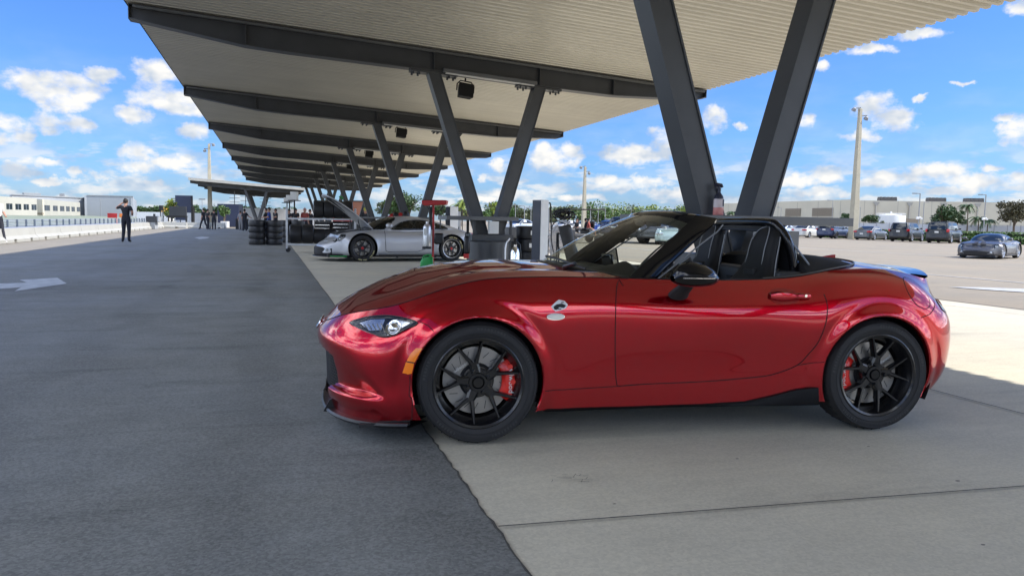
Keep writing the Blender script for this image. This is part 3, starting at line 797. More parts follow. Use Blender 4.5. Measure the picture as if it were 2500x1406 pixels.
# side skin (near = negative y)
near = G.reshape(-1, 3).copy(); near[:, 1] *= -1
F0 = grid_faces(nU, nV)
Vn, Fn = cut_arch(near, F0, [(0, ZA), (WB, ZA)], [.345, .345])
# mouth opening
def in_mouth(c): return c[0] < -.60 and abs(c[1]) < .52 and .175 < c[2] < .445 - .03 * (abs(c[1]) / .52) ** 3 and abs(c[1]) < .52 - .55 * max(0, .32 - c[2])
NN = -vnormals(Vn, F0)
if NN[nU // 2 * nV + 20, 1] > 0: NN = -NN
Fn = [f for f in Fn if not in_mouth(np.mean([Vn[i] for i in f], axis=0))]
DOOR = [(.800, .95), (.790, .856), (.752, .815), (.728, .745), (.722, .65), (.728, .49), (.742, .33), (.754, .274), (.90, .282), (1.249, .290), (1.50, .306), (1.646, .323), (1.786, .374), (1.850, .440), (1.899, .506), (1.932, .621), (1.941, .714), (1.933, .772), (1.925, .95)]
fc = {f: np.mean([Vn[i] for i in f], axis=0) for f in Fn}
fd = [f for f in Fn if inpoly(fc[f][0], fc[f][2], DOOR)]
bump_f = [f for f in Fn if f not in set(fd) and (fc[f][0] < -.335 or (fc[f][0] < -.25 and fc[f][2] > .5 and False))]
sd_, sb_ = set(fd), set(bump_f)
rest = [f for f in Fn if f not in sd_ and f not in sb_]
fl = lambda fs: fs
shell('body', Vn, rest, NN, RED, CARV)
door = shell('door', Vn, fd, NN, RED, CARV)
bumper = shell('front_bumper', Vn, bump_f, NN, RED, CARV)
# far side: the same skin mirrored
Vm = Vn.copy(); Vm[:, 1] *= -1; NM = NN.copy(); NM[:, 1] *= -1
rev = lambda fs: [f[::-1] for f in fs]
shell('body_far_side', Vm, rev(rest), NM, RED, CARV)
shell('door', Vm, rev(fd), NM, RED, CARV)
shell('front_bumper', Vm, rev(bump_f), NM, RED, CARV)
SK = Skin(Vn, Fn)
# bonnet
edge = G[:, -1, :]                                   # top edge curve
sil = [(-.822, .545), (-.79, .582), (-.74, .632), (-.63, .700), (-.465, .779), (-.292, .842), (-.116, .876), (.063, .893), (.2, .898), (.34, .897), (.50, .893)]
sx = [p[0] for p in sil]; sz = [p[1] for p in sil]
iu = [i for i in range(nU) if edge[i, 0] < .83 and UK[i] < 11.2]
H = []
for i in iu:
    x0, ye, ze = edge[i]
    sweep = .34 * sstep(-.1, .83, x0)
    row = []
    for k in range(41):
        s = -1 + 2 * k / 40; a = abs(s)
        x = x0 - sweep * (1 - a ** 2.2)
        zc = float(np.interp(x0 - sweep, sx, sz))
        if x0 - sweep < -.74: zc = max(zc, ze)
        # raised wing crests, shallow valley, centre dome
        q = 1 - a ** 2.0
        z = ze + (zc - ze) * q + .010 * math.exp(-((a - .82) / .10) ** 2) * sstep(-.75, -.3, x0) * (1 - a ** 12) - .006 * math.exp(-((a - .58) / .14) ** 2) * sstep(-.75, -.3, x0)
        row.append((x, s * ye, z))
    H.append(row)
hb = MB(); hb.grid(H); hood = hb.build('bonnet', RED, CARV, angle=60)
# rear deck: from the end of the cockpit back to the tail
iu = [i for i in range(nU) if edge[i, 0] > 1.70 and UK[i] > 12]
rs = [(1.70, .90), (2.05, .925), (2.30, .936), (2.50, .934), (2.70, .912), (2.85, .888), (2.93, .862), (2.955, .846)]
rx = [p[0] for p in rs]; rzv = [p[1] for p in rs]
T = []
for i in iu:
    x0, ye, ze = edge[i]; row = []
    for k in range(37):
        s = -1 + 2 * k / 36; a = abs(s)
        zc = max(float(np.interp(x0, rx, rzv)), ze)
        x = x0 + .50 * (1 - a ** 2) * (1 - sstep(1.70, 2.6, x0))
        if x > 2.5: zc = max(float(np.interp(x, rx, rzv)), ze)
        row.append((x, s * ye, ze + (zc - ze) * (1 - a ** 2.2)))
    T.append(row)
db = MB(); db.grid(T); deck = db.build('boot_lid', RED, CARV, angle=60)
# lip spoiler
sp = MB(); SG = []
for k in range(25):
    s = -1 + 2 * k / 24; y = s * .50
    xx = 2.935 - .115 * abs(s) ** 2.2; zb = .853 - .012 * abs(s) ** 2
    hgt = .024 * (1 - abs(s) ** 6) + .003
    SG.append([(xx - .13, y, zb + .030), (xx - .06, y, zb + .024 + hgt * .5), (xx + .02, y, zb + .012 + hgt), (xx + .022, y, zb + .006 + hgt * .8), (xx - .02, y, zb - .012)])
sp.grid(SG); sp.build('spoiler', BLACKG, CARV, angle=50)
# tail lamp (near and far), slim wrap-round
for sg in (-1, 1):
    tl = SK.patch([(2.905, .66), (2.90, .695), (2.79, .735), (2.735, .715), (2.745, .675), (2.82, .645)], .004) if sg < 0 else None
    if tl: tl.build('tail_lamp', REDL, CARV)
    q = MB(); q.lathe([(0, .018), (.05, .014), (.062, .0), (.062, -.03)], 24, axis='x', M=Matrix.Translation((2.905, sg * .50, .655))); q.build('tail_lamp', REDL, CARV)
# panel gaps
GAP = mat('panel_gap', (.015, .001, .002), .8)
gp_ = DOOR[1:-1]
g1 = SK.ribbon(smooth_poly(gp_[:7], 4) + [Vector(gp_[7])], .005); g1.build('door_gap', GAP, CARV, norm=False)
SK.ribbon([Vector(p) for p in smooth_poly(gp_[6:], 4)], .005).build('door_gap', GAP, CARV, norm=False)
SK.ribbon([(-.338, .115), (-.338, .21), (-.336, .36)], .004).build('bumper_gap', GAP, CARV, norm=False)
SK.ribbon([(.352, .262), (.50, .266), (.754, .274)], .004).build('sill_gap', GAP, CARV, norm=False)
SK.ribbon([(1.790, .376), (1.88, .388), (1.950, .396)], .004).build('sill_gap', GAP, CARV, norm=False)
SK.ribbon([(-.30, .628), (-.26, .612), (-.235, .585)], .004).build('wing_gap', GAP, CARV, norm=False)
SK.ribbon([(2.53, .64), (2.60, .66), (2.66, .70), (2.70, .755)], .004).build('rear_bumper_gap', GAP, CARV, norm=False)
bg_ = MB()
def edge_at(x): 
    k = int(np.argmin(np.abs(edge[:nU // 2, 0] - x))); return edge[k]
bg_.tube([(edge[i, 0], -edge[i, 1] - .0, edge[i, 2] + .0005) for i in range(0, nU) if -.80 < edge[i, 0] < .83 and UK[i] < 11.2], .0028, 5); bg_.build('bonnet_gap', GAP, CARV)
# mark where the bonnet's leading edge meets the nose
nb = MB(); NB = []
for k in range(21):
    s = -1 + 2 * k / 20
    j = int(np.argmin(np.abs(edge[:80, 1] - abs(s) * .42))) if abs(s) > .02 else 0
    NB.append((edge[j, 0] + .085, s * .42, 0))
# fuel flap outline on the rear wing
fp = [(2.545 + .083 * math.cos(t) - .02 * math.sin(t), .775 + .085 * math.sin(t) + .0 * math.cos(t)) for t in np.linspace(0, 2 * PI, 28, endpoint=False)]
SK.ribbon(fp, .004, closed=True).build('fuel_flap_gap', GAP, CARV, norm=False)
# wheel housings and arch lips
for sg in (-1, 1):
    for cx in (0, WB):
        w = MB(); Gw = []
        for k in range(41):
            a = lerp(-.42, PI + .42, k / 40); c, s = math.cos(a), math.sin(a)
            Gw.append([(cx + c * .385, sg * .80, ZA + s * .385), (cx + c * .39, sg * .50, ZA + s * .39), (cx + c * .1, sg * .46, ZA + s * .1)])
        w.grid(Gw); w.build('wheel_housing', BLACKM, CARV)
        l = MB(); Gl = []
        for k in range(61):
            a = lerp(-.42, PI + .30, k / 60); c, s = math.cos(a), math.sin(a); x, z = cx + c * .346, ZA + s * .346
            if z < .15: continue
            h, n = SK.hit(cx + c * .349, ZA + s * .349)
            y = abs(h.y)
            Gl.append([(cx + c * .3465, sg * (y + .001), ZA + s * .3465), (x - c * .006, sg * (y - .004), z - s * .006), (x - c * .007, sg * (y - .03), z - s * .007), (cx + c * .386, sg * (y - .06), ZA + s * .386)])
        l.grid(Gl); l.build('arch_lip', BLACKM if False else RED, CARV)
# underbody and floor
u = MB(); u.span(-.62, 2.75, -.60, .60, .15, .19); u.span(.42, 1.88, -.76, .76, .15, .20); u.build('underbody', BLACKM, CARV)
# front mouth: liner, mesh, lip
gr = MB(); GG = []
for k in range(25):
    s = -1 + 2 * k / 24; y = s * .53; xx = -.775 + .15 * abs(s) ** 2.4
    GG.append([(xx, y, .12), (xx - .01, y, .30), (xx - .02, y, .46)])
gr.grid(GG); GR = gr.build('grille', BLACKM, CARV)
ms = MB()
for r_ in range(16):
    z = .19 + r_ * .0165
    for k in range(37):
        s = -1 + 2 * (k + (.5 if r_ % 2 else 0)) / 33; y = s * .51; xx = -.792 + .15 * abs(s) ** 2.4 - .012 * (z - .12) / .34
        ms.tube([(xx, y - .011, z), (xx - .006, y, z + .007), (xx, y + .011, z), (xx - .006, y, z - .007)], .0022, 4, closed=True)
ms.build('grille_mesh', mat('satin_black', (.03, .03, .032), .3, metal=.5), GR)
# black splitter and side skirts
spl = MB(); SP = []
low = [(-.80, 0), (-.785, .26), (-.735, .50), (-.625, .69), (-.48, .80), (-.345, .835)]
lp = smooth_poly(low, 6)
for sg in (-1, 1):
    L = []
    for p in lp:
        o = .030 - .012 * sstep(-.6, -.35, p.x)
        L.append([(p.x + .10, sg * max(0, p.y - .12), .118), (p.x - o * .8, sg * (p.y + o * .55), .112), (p.x - o * 1.05, sg * (p.y + o * .7), .100), (p.x - o * .8, sg * (p.y + o * .5), .088), (p.x + .10, sg * max(0, p.y - .12), .092)])
    spl.grid(L)
    # upturned winglet at the corner
for sg in (-1, 1):
    spl.prism([(-.80, .09), (-.70, .085), (-.66, .10), (-.735, .165), (-.765, .155)], sg * .44, sg * .455)
spl.build('splitter', BLACK, CARV, angle=30)
for sg in (-1, 1):
    fs = MB(); fs.prism([(-.60, .088), (-.345, .092), (-.345, .130), (-.45, .118), (-.60, .104)], sg * .70, sg * .806); fs.build('splitter_end', BLACKM, CARV)
for sg in (-1, 1):
    sk = MB()
    L = []
    for x, zt, zb, y in [(.352, .160, .146, .812), (.8, .161, .148, .796), (1.2, .162, .148, .796), (1.5, .172, .148, .806), (1.65, .200, .150, .822), (1.80, .238, .150, .834), (1.92, .248, .152, .842)]:
        L.append([(x, sg * (y - .04), zt + .01), (x, sg * (y - .002), zt), (x, sg * (y + .008), (zt + zb) / 2 - .004), (x, sg * (y + .008), zb), (x, sg * (y - .10), zb)])
    sk.grid(L); sk.build('side_skirt', mat('skirt_black', (.003, .003, .0035), .42, spec=.15), CARV, angle=30)
# lamps and markers
HL = [(-.652, .590), (-.605, .613), (-.53, .634), (-.45, .643), (-.375, .638), (-.312, .622), (-.365, .592), (-.425, .560), (-.485, .546), (-.545, .558), (-.60, .576)]
LAMPD = mat('lamp_housing', (.02, .02, .024), .25, metal=.3)
for sg in (-1,):
    hs = [(p[0], p[1]) for p in HL]
    base = SK.patch([tuple(p) for p in smooth_poly(HL, 3, closed=True)], -.004 + .007).build('headlight', [LAMPD], CARV)
    c0, n0 = SK.hit(-.43, .590, .004)
    pr = MB(); M = Matrix.Translation(c0) @ n0.to_track_quat('Z', 'Y').to_matrix().to_4x4()
    pr.lathe([(.045, -.002), (.043, .006), (.034, .004), (.031, .001)], 24, M=M); pr.ball((0, 0, -.008), .030, 16, 10, M=M); pr.build('projector', CHROME, base)
    st = MB()
    for t in np.linspace(0, 1, 6):
        a, n = SK.hit(lerp(-.60, -.49, t), lerp(.588, .604, t), .004); b2, n = SK.hit(lerp(-.58, -.47, t), lerp(.575, .565, t), .004)
        st.tube([a, b2], .0035, 5)
    ca, n = SK.hit(-.62, .590, .0045); 
    L = [SK.hit(x, z, .0050)[0] for x, z in [(-.635, .584), (-.58, .566), (-.52, .552), (-.48, .549), (-.43, .560), (-.38, .585)]]
    st.tube(L, .004, 6)
    L = [SK.hit(x, z, .0050)[0] for x, z in [(-.60, .604), (-.54, .624), (-.45, .634), (-.38, .630), (-.335, .620)]]
    st.tube(L, .004, 6)
    st.build('lamp_trim', CHROME, base)
    inn = SK.patch([(-.60, .597), (-.54, .618), (-.47, .626), (-.49, .575), (-.55, .567)], .0048); inn.build('reflector', mat('reflector', (.55, .57, .60), .18, metal=.9), base)
    inn = SK.patch([(-.40, .628), (-.345, .620), (-.385, .596), (-.42, .588)], .0048); inn.build('reflector', mat('reflector', (.55, .57, .60), .18, metal=.9), base)
    q = SK.patch([tuple(p) for p in smooth_poly(HL, 3, closed=True)], .0078)
    GL = mat('clear_lens', (1, 1, 1), .02, trans=1, ior=1.2, coat=.6); q.build('lens', GL, base)
    SK.ribbon([tuple(p) for p in smooth_poly(HL, 3, closed=True)], .006, .0082, closed=True).build('lamp_seal', BLACK, base, norm=False)
mk = SK.patch([(-.384, .372), (-.368, .425), (-.345, .472), (-.318, .500), (-.288, .502), (-.306, .470), (-.328, .425), (-.340, .368)], .009); MKO = mk.build('side_marker', mat('marker_amber', (1.0, .23, .006), .25, coat=.6), CARV)
SK.ribbon([(-.366, .432), (-.328, .428)], .006, .0105).build('marker_bar', BLACKM, MKO, norm=False)
rp = SK.patch([(.395 + .045 * math.cos(t), .655 + .014 * math.sin(t)) for t in np.linspace(0, 2 * PI, 20, endpoint=False)], .007); RP = rp.build('side_repeater', mat('repeater_lens', (.75, .72, .65), .12, coat=1), CARV)
SK.ribbon([(.395 + .047 * math.cos(t), .655 + .016 * math.sin(t)) for t in np.linspace(0, 2 * PI, 20, endpoint=False)], .004, .005, closed=True).build('repeater_trim', CHROME, RP, norm=False)
def mirrored(o, parent):
    c = o.copy(); c.data = o.data.copy(); COL.objects.link(c); c.parent = parent
    c.data.transform(Matrix.Diagonal((1, -1, 1, 1))); c.data.flip_normals()
    for ch in list(o.children): mirrored(ch, c)
for o in (base, MKO, RP): mirrored(o, CARV)
# dark crest sticker above the repeater
cb = SK.patch([(.372, .708), (.392, .726), (.415, .742), (.445, .735), (.462, .716), (.452, .698), (.425, .688), (.395, .682), (.380, .694)], .0016); CB = cb.build('wing_emblem', mat('emblem_silver', (.7, .7, .7), .3), CARV)
SK.patch([(.384, .706), (.402, .718), (.430, .722), (.452, .712), (.440, .700), (.415, .703), (.400, .690), (.388, .692)], .0032).build('emblem_mark', BLACKM, CB)
for q in ((.425, .726, .44, .728), (.405, .695, .425, .694)): SK.ribbon([(q[0], q[1]), (q[2], q[3])], .005, .004).build('emblem_line', BLACKM, CB, norm=False)
# door handle
dh = MB(); Gh = []
for k in range(21):
    t = k / 20; x = lerp(1.612, 1.845, t); c, n = SK.hit(x, .760)
    th = .012 * math.sin(PI * min(1, t * 1.25 + .12)) + .007 if t < .7 else .012
    bul = .030 * math.sin(PI * (.12 + .76 * t)) ** .5
    Gh.append([(x, c.y + .004, .760 + th + .006), (x, c.y - bul, .760 + th), (x, c.y - bul - .004, .760), (x, c.y - bul, .760 - th), (x, c.y + .004, .760 - th - .003)])
dh.grid(Gh); HN = dh.build('door_handle', RED, CARV)
q = SK.patch([(1.70 + .095 * math.cos(t), .757 + .042 * math.sin(t)) for t in np.linspace(0, 2 * PI, 24, endpoint=False)], .0015); q.build('handle_cup', paint('red_paint_recess_shade', (.30, .004, .008), .6, .4), HN)  # flush patch, darker red stands in for the shade in the hollow
hl_ = MB(); c, n = SK.hit(1.81, .762); hl_.disc((1.812, c.y - .031, .764), .008, 14); hl_.build('key_lock', CHROME, HN)
BP = mat('black_roof_paint', (.005, .005, .006), .12, coat=.35, spec=.25)
# mirror
for sg in (-1, 1):
    mr = MB(); Gm = []
    n1, n2 = 20, 16
    for i in range(n1 + 1):
        t = i / n1; x = lerp(.988, 1.235, t)
        # outline in side view: rounded wedge
        zt = .870 + .082 * math.sin(PI * min(1, t ** .75 * .98 + .01)) ** .62; zb = .868 - .050 * math.sin(PI * min(1, t * .96 + .02)) ** .30
        rr = .050 * math.sin(PI * min(1, max(.0, t * .90 + .06))) ** .6 + .002
        row = []
        for j in range(n2 + 1):
            a = 2 * PI * j / n2
            row.append((x, sg * (-(-.945) - 0) + sg * rr * 1.6 * math.cos(a) * 1.0, (zt + zb) / 2 + (zt - zb) / 2 * math.sin(a)))
        Gm.append(row)
    mr.grid(Gm); MR = mr.build('mirror', BP, CARV)
    if sg < 0:
        q = MB(); q.tube([(.992 + .012 * 0, -.958, .869), (1.03, -1.008, .870), (1.10, -1.029, .871), (1.17, -1.022, .870), (1.228, -.975, .869)], .0022, 6); q.build('mirror_seam', CHROME, MR)
    q = MB(); q.tube([(1.075, sg * .82, .765), (1.075, sg * .85, .785), (1.08, sg * .90, .815), (1.085, sg * .93, .84)], [.058, .050, .042, .04], 14, flat=.55); q.build('mirror_foot', BLACKM, MR)
# ---- windscreen frame
base_c = [(.86, -.665, .842), (.68, -.50, .872), (.57, -.28, .886), (.52, 0, .893), (.57, .28, .886), (.68, .50, .872), (.86, .665, .842)]
top_c = [(1.29, -.535, 1.150), (1.235, -.44, 1.183), (1.19, -.25, 1.203), (1.17, 0, 1.208), (1.19, .25, 1.203), (1.235, .44, 1.183), (1.29, .535, 1.150)]
bc = smooth_poly(base_c, 8); tcv = smooth_poly(top_c, 8)
gl = MB(); Gg = []
for a, b2 in zip(bc, tcv):
    Gg.append([a.lerp(b2, t) + Vector((-.025, 0, .018)) * math.sin(PI * t) for t in np.linspace(0, 1, 9)])
gl.grid(Gg)
def thin_glass(name, tint, refl=.10):
    m = bpy.data.materials.new(name); m.use_nodes = True; nt = m.node_tree
    nt.nodes.remove(nt.nodes['Principled BSDF']); out = nt.nodes['Material Output']
    t = nt.nodes.new('ShaderNodeBsdfTransparent'); t.inputs['Color'].default_value = (*tint, 1)
    gs = nt.nodes.new('ShaderNodeBsdfGlossy'); gs.inputs['Roughness'].default_value = .02
    lw = nt.nodes.new('ShaderNodeLayerWeight'); lw.inputs['Blend'].default_value = .5; g_ = NT(nt); fr0 = g_.math('ADD', g_.math('MULTIPLY', g_.math('POWER', lw.outputs['Facing'], 4.0), .7), refl * .45)
    mx = nt.nodes.new('ShaderNodeMixShader'); nt.links.new(fr0, mx.inputs[0]); nt.links.new(t.outputs[0], mx.inputs[1]); nt.links.new(gs.outputs[0], mx.inputs[2]); nt.links.new(mx.outputs[0], out.inputs['Surface'])
    return m
WG = thin_glass('windscreen_glass', (.86, .90, .84))
gl.build('windscreen', WG, CARV, norm=False)
# dark ceramic border band round the glass
bd = MB(); Gb = []
for a, b2 in zip(bc, tcv):
    f = lambda t: a.lerp(b2, t) + Vector((-.025, 0, .018)) * math.sin(PI * t) + Vector((.003, 0, -.002))
    Gb.append([f(t) for t in (.84, .9, .96, 1.0)])
bd.grid(Gb)
n = len(bc)
for sgn in (0, 1):
    S_ = []
    for t in np.linspace(0, 1, 12):
        row = []
        for k in ((0, 1) if sgn == 0 else (0, 1, 2, 3)):
            i = k if sgn == 0 else n - 1 - k
            a, b2 = bc[i], tcv[i]; row.append(a.lerp(b2, t) + Vector((-.025, 0, .018)) * math.sin(PI * t) + Vector((.003, 0, -.002)))
        S_.append(row)
    bd.grid(S_)
bd.build('windscreen_border', mat('dotted_border', (.035, .036, .032), .5), CARV, norm=False)
# pillars and header
def swept(path, secs, name, m, angle=45):
    b_ = MB(); b_.grid([[Vector(p) + Vector(o) for o in s] for p, s in zip(path, secs)]); return b_.build(name, m, CARV, angle=angle)
for sg in (-1, 1):
    P_ = [(.855, .672, .838), (.925, .654, .898), (1.02, .632, .975), (1.185, .588, 1.108), (1.25, .565, 1.155), (1.285, .540, 1.188)]
    P_ = smooth_poly(P_, 5); n = len(P_); G_ = []
    for i, p in enumerate(P_):
        t = i / (n - 1)
        wl = lerp(.215, .13, t); ht = lerp(.0, .0, t)
        tx, tz = .77, .63
        # section across the pillar: outer leading edge -> outer face -> trailing edge -> inner face
        G_.append([(p.x + .005, sg * (p.y - .030), p.z + .004), (p.x - .004, sg * (p.y - .004), p.z + .012), (p.x + .05, sg * (p.y + .012), p.z + .004), (p.x + .125, sg * (p.y + .004), p.z - .006), (p.x + .142, sg * (p.y - .022), p.z - .012), (p.x + .02, sg * (p.y - .045), p.z)])
    b_ = MB(); b_.grid([[Vector(q) for q in r_] for r_ in G_]); b_.build('windscreen_pillar', BP, CARV, angle=50)
    # quarter glass frame line and seal behind the pillar
    q = MB(); q.tube([(1.015, sg * .672, .842), (1.15, sg * .640, .935), (1.30, sg * .600, 1.04), (1.40, sg * .575, 1.105), (1.44, sg * .560, 1.145)], .005, 6); q.build('pillar_seal', MGREY, CARV)
    q = MB(); q.add([(1.02, sg * .668, .842), (1.24, sg * .690, .842), (1.205, sg * .655, .96)], [(0, 1, 2)]); q.build('quarter_window', thin_glass('dark_glass', (.18, .19, .19)), CARV, norm=False)
    q = MB(); q.tube([(1.24, sg * .69, .842), (1.205, sg * .655, .96)], .006, 6); q.build('quarter_post', BLACK, CARV)
hd = MB(); Gd = []
for i, p in enumerate(tcv):
    a = abs(p.y) / .535; e = 1 - a ** 3 * .45
    Gd.append([(p.x - .030, p.y, p.z - .014), (p.x - .012, p.y * 1.01, p.z + .008), (p.x + .05 * e + .01, p.y * 1.03, p.z + .022), (p.x + .10 * e + .02, p.y * 1.035, p.z + .020), (p.x + .14 * e + .02, p.y * 1.03, p.z + .002), (p.x + .13 * e, p.y, p.z - .026), (p.x + .02, p.y * .98, p.z - .022)])
hd.grid(Gd); hd.build('windscreen_header', BP, CARV, angle=50)
vz = MB()
for sg in (-1, 1): vz.box((1.30, sg * .27, 1.178), (.08, .34, .010), rot=Matrix.Rotation(.1, 4, 'Y'))
vz.build('sun_visor', DGREY, CARV, bevel=.004)
im = MB(); im.box((1.235, 0, 1.150), (.025, .20, .045)); im.tube([(1.235, 0, 1.16), (1.22, 0, 1.195)], .008, 6); im.build('interior_mirror', BLACK, CARV, bevel=.01)
# cowl, wiper
cw = MB(); Gc = []
for p in bc: Gc.append([(p.x - .055, p.y * 1.0, p.z - .012), (p.x - .03, p.y, p.z + .004), (p.x + .03, p.y, p.z + .004), (p.x + .07, p.y, p.z - .03)])
cw.grid(Gc); cw.build('cowl', BLACK, CARV)
wp = MB(); wp.tube([(.60, -.45, .905), (.56, -.1, .925), (.58, .2, .92)], .008, 6); wp.tube([(.62, -.60, .89), (.585, -.25, .915), (.60, .05, .915)], .006, 6); wp.tube([(.56, -.36, .885), (.60, -.45, .908)], .014, 8); wp.build('wiper', BLACK, CARV)
# ---- cockpit
LEA = mat('black_leather', (.007, .0075, .009), .5, spec=.3, bump=.1, bscale=200)
INT = mat('interior_black', (.010, .010, .011), .6)
PIPE = mat('seat_piping', (.26, .27, .28), .5)
tub = MB(); tub.span(.70, 1.95, -.70, .70, .20, .24); tub.span(.55, .72, -.70, .70, .24, .84); tub.span(1.93, 1.97, -.68, .68, .24, .86)
for sg in (-1, 1): tub.span(.70, 1.95, sg * .69, sg * .64, .24, .80)
tub.build('cockpit_tub', INT, CARV)
for sg in (-1, 1):
    dc = MB(); Gx = []
    for i in range(nU):
        if UK[i] < 5 or not (.78 < edge[i, 0] < 2.02): continue
        x, y, z = edge[i]; Gx.append([(x, sg * (y + .010), z - .012), (x, sg * (y - .004), z + .004), (x, sg * (y - .03), z + .005), (x, sg * (y - .07), z - .02), (x, sg * (y - .09), z - .25)])
    dc.grid(Gx); dc.build('door_top_trim', LEA, CARV)
ds = MB(); Gs = []
for k in range(25):
    s = -1 + 2 * k / 24; y = s * .64
    hump = .050 * math.exp(-((y + .36) / .16) ** 2)
    zf = .878 - .035 * abs(s) ** 2
    Gs.append([(.56 + .26 * abs(s) ** 2, y, zf - .01), (.78 + .10 * abs(s), y, .880 - .02 * abs(s) + hump * .4), (.93, y, .872 + hump), (.985, y, .845 + hump), (.995, y, .80), (.93, y, .66), (.88, y, .45)])
ds.grid(Gs); ds.build('dashboard', LEA, CARV)
sc_ = MB(); sc_.box((.945, .03, .905), (.02, .19, .085), rot=Matrix.Rotation(-.15, 4, 'Y')); sc_.build('display_screen', BLACKG, CARV, bevel=.006)
# steering wheel, tilted
swr = empty('steering_wheel', (1.118, -.36, .812), 0, CARV); swr.rotation_euler = (0, R(-68), 0)
q = MB(); q.tube([(math.cos(t) * .175, math.sin(t) * .175, 0) for t in np.linspace(0, 2 * PI, 36, endpoint=False)], .017, 10, closed=True); q.build('rim', LEA, swr)
q = MB(); q.lathe([(0, .03), (.05, .03), (.062, .01), (.06, -.03), (0, -.04)], 20)
for a in (0, 90, 180): q.box((math.sin(R(a)) * 0 + math.cos(R(a + 0)) * 0, 0, 0), (.001, .001, .001))
for a in (PI / 2, -PI / 2, PI): q.tube([(0, 0, 0), (math.cos(a) * .17, math.sin(a) * .17, 0)], [.028, .014], 8, flat=.5)
q.tube([(0, 0, -.02), (0, 0, -.16)], .035, 10); q.build('boss', BLACK, swr)
# seats
def seat(y0):
    s = empty('seat', (0, y0, 0), 0, CARV)
    def prof_row(x, z, w, th, tilt):
        # half width w, thickness th: closed ring in plan
        pts = []
        for j in range(24):
            a = 2 * PI * j / 24; cx = math.copysign(abs(math.cos(a)) ** .6, math.cos(a)); sy = math.copysign(abs(math.sin(a)) ** .55, math.sin(a))
            pts.append((x + cx * th, sy * w, z))
        return pts
    b_ = MB(); Gt = []
    for x, z, w, th in [(1.52, .40, .24, .05), (1.56, .50, .255, .07), (1.60, .60, .265, .085), (1.645, .70, .26, .085), (1.685, .78, .235, .075), (1.72, .85, .19, .06), (1.745, .92, .155, .05), (1.765, 1.00, .135, .048), (1.785, 1.07, .125, .046), (1.80, 1.115, .105, .040), (1.808, 1.138, .07, .028), (1.812, 1.145, .02, .01)]:
        Gt.append(prof_row(x, z, w, th, 0) + [prof_row(x, z, w, th, 0)[0]])
    Gd_ = [[Vector(p) for p in r_] for r_ in Gt]
    b_.grid(Gd_); b_.build('backrest', LEA, s, angle=70)
    c_ = MB(); c_.box((1.32, 0, .36), (.52, .46, .14)); c_.build('cushion', LEA, s, bevel=.05)
    for sg in (-1, 1):
        q_ = MB(); q_.tube(smooth_poly([(1.60, sg * .185, .74), (1.655, sg * .15, .82), (1.695, sg * .105, .90), (1.715, sg * .095, 1.0), (1.735, sg * .09, 1.07), (1.765, sg * .055, 1.125), (1.79, 0, 1.140)], 4), .0032, 6); q_.build('piping', PIPE, s)
        q_ = MB(); q_.tube(smooth_poly([(1.66, sg * .262, .70), (1.70, sg * .235, .79), (1.735, sg * .19, .86), (1.76, sg * .155, .93), (1.785, sg * .135, 1.02), (1.80, sg * .12, 1.08)], 4), .0032, 6); q_.build('piping', PIPE, s)
    q_ = MB(); q_.box((1.70, -.02, .865), (.09, .13, .05)); q_.build('harness_slot', BLACKM, s, bevel=.012)
    return s
for q_ in (seat(-.365), seat(.365)): q_.location.x = .045
# console and rear bulkhead with compartments
cn = MB(); cn.box((1.30, 0, .44), (1.1, .20, .28)); cn.box((1.86, 0, .66), (.16, 1.2, .44)); cn.build('centre_console', DGREY, CARV, bevel=.02)
q = MB(); q.box((1.775, 0, .80), (.01, .07, .035)); q.box((1.775, 0, .72), (.01, .05, .05)); q.build('cubby', BLACKM, CARV)
# roll hoop: one wide frame with a wind deflector
hp = MB(); path = smooth_poly([(1.99, -.50, .80), (1.965, -.50, .95), (1.93, -.485, 1.06), (1.90, -.44, 1.125), (1.885, -.36, 1.152), (1.88, 0, 1.158), (1.885, .36, 1.152), (1.90, .44, 1.125), (1.93, .485, 1.06), (1.965, .50, .95), (1.99, .50, .80)], 6)
hp.tube(path, .026, 12); hp.tube([(1.97, -.49, .93), (2.10, -.46, .86), (2.16, -.44, .80)], .02, 8); hp.tube([(1.97, .49, .93), (2.10, .46, .86), (2.16, .44, .80)], .02, 8); HPo = hp.build('roll_hoop', BP, CARV); HPo.location = (-.045, 0, .012)
wd = MB(); ps = [(p.x + .01, p.y * .96, p.z - .02) for p in path]; 
inner = [(1.905, -.40, .90), (1.905, -.415, 1.0), (1.90, -.40, 1.07), (1.89, -.34, 1.10), (1.885, 0, 1.105), (1.89, .34, 1.10), (1.90, .40, 1.07), (1.905, .415, 1.0), (1.905, .40, .90)]
ip = smooth_poly(inner, 8); op = [path[int(i * (len(path) - 1) / (len(ip) - 1))] for i in range(len(ip))]
wd.grid([[a, b2] for a, b2 in zip(op, ip)]); wd.tube([(p.x - .005, p.y, p.z) for p in ip], .006, 6); wd.build('deflector_frame', BLACK, CARV).location = (-.045, 0, .012)
# belts over the hoop side
bl = MB(); bl.tube([(1.93, -.50, 1.03), (1.99, -.54, .94), (2.03, -.56, .88)], .02, 6, flat=.3); bl.build('belt_guide', MGREY, CARV)
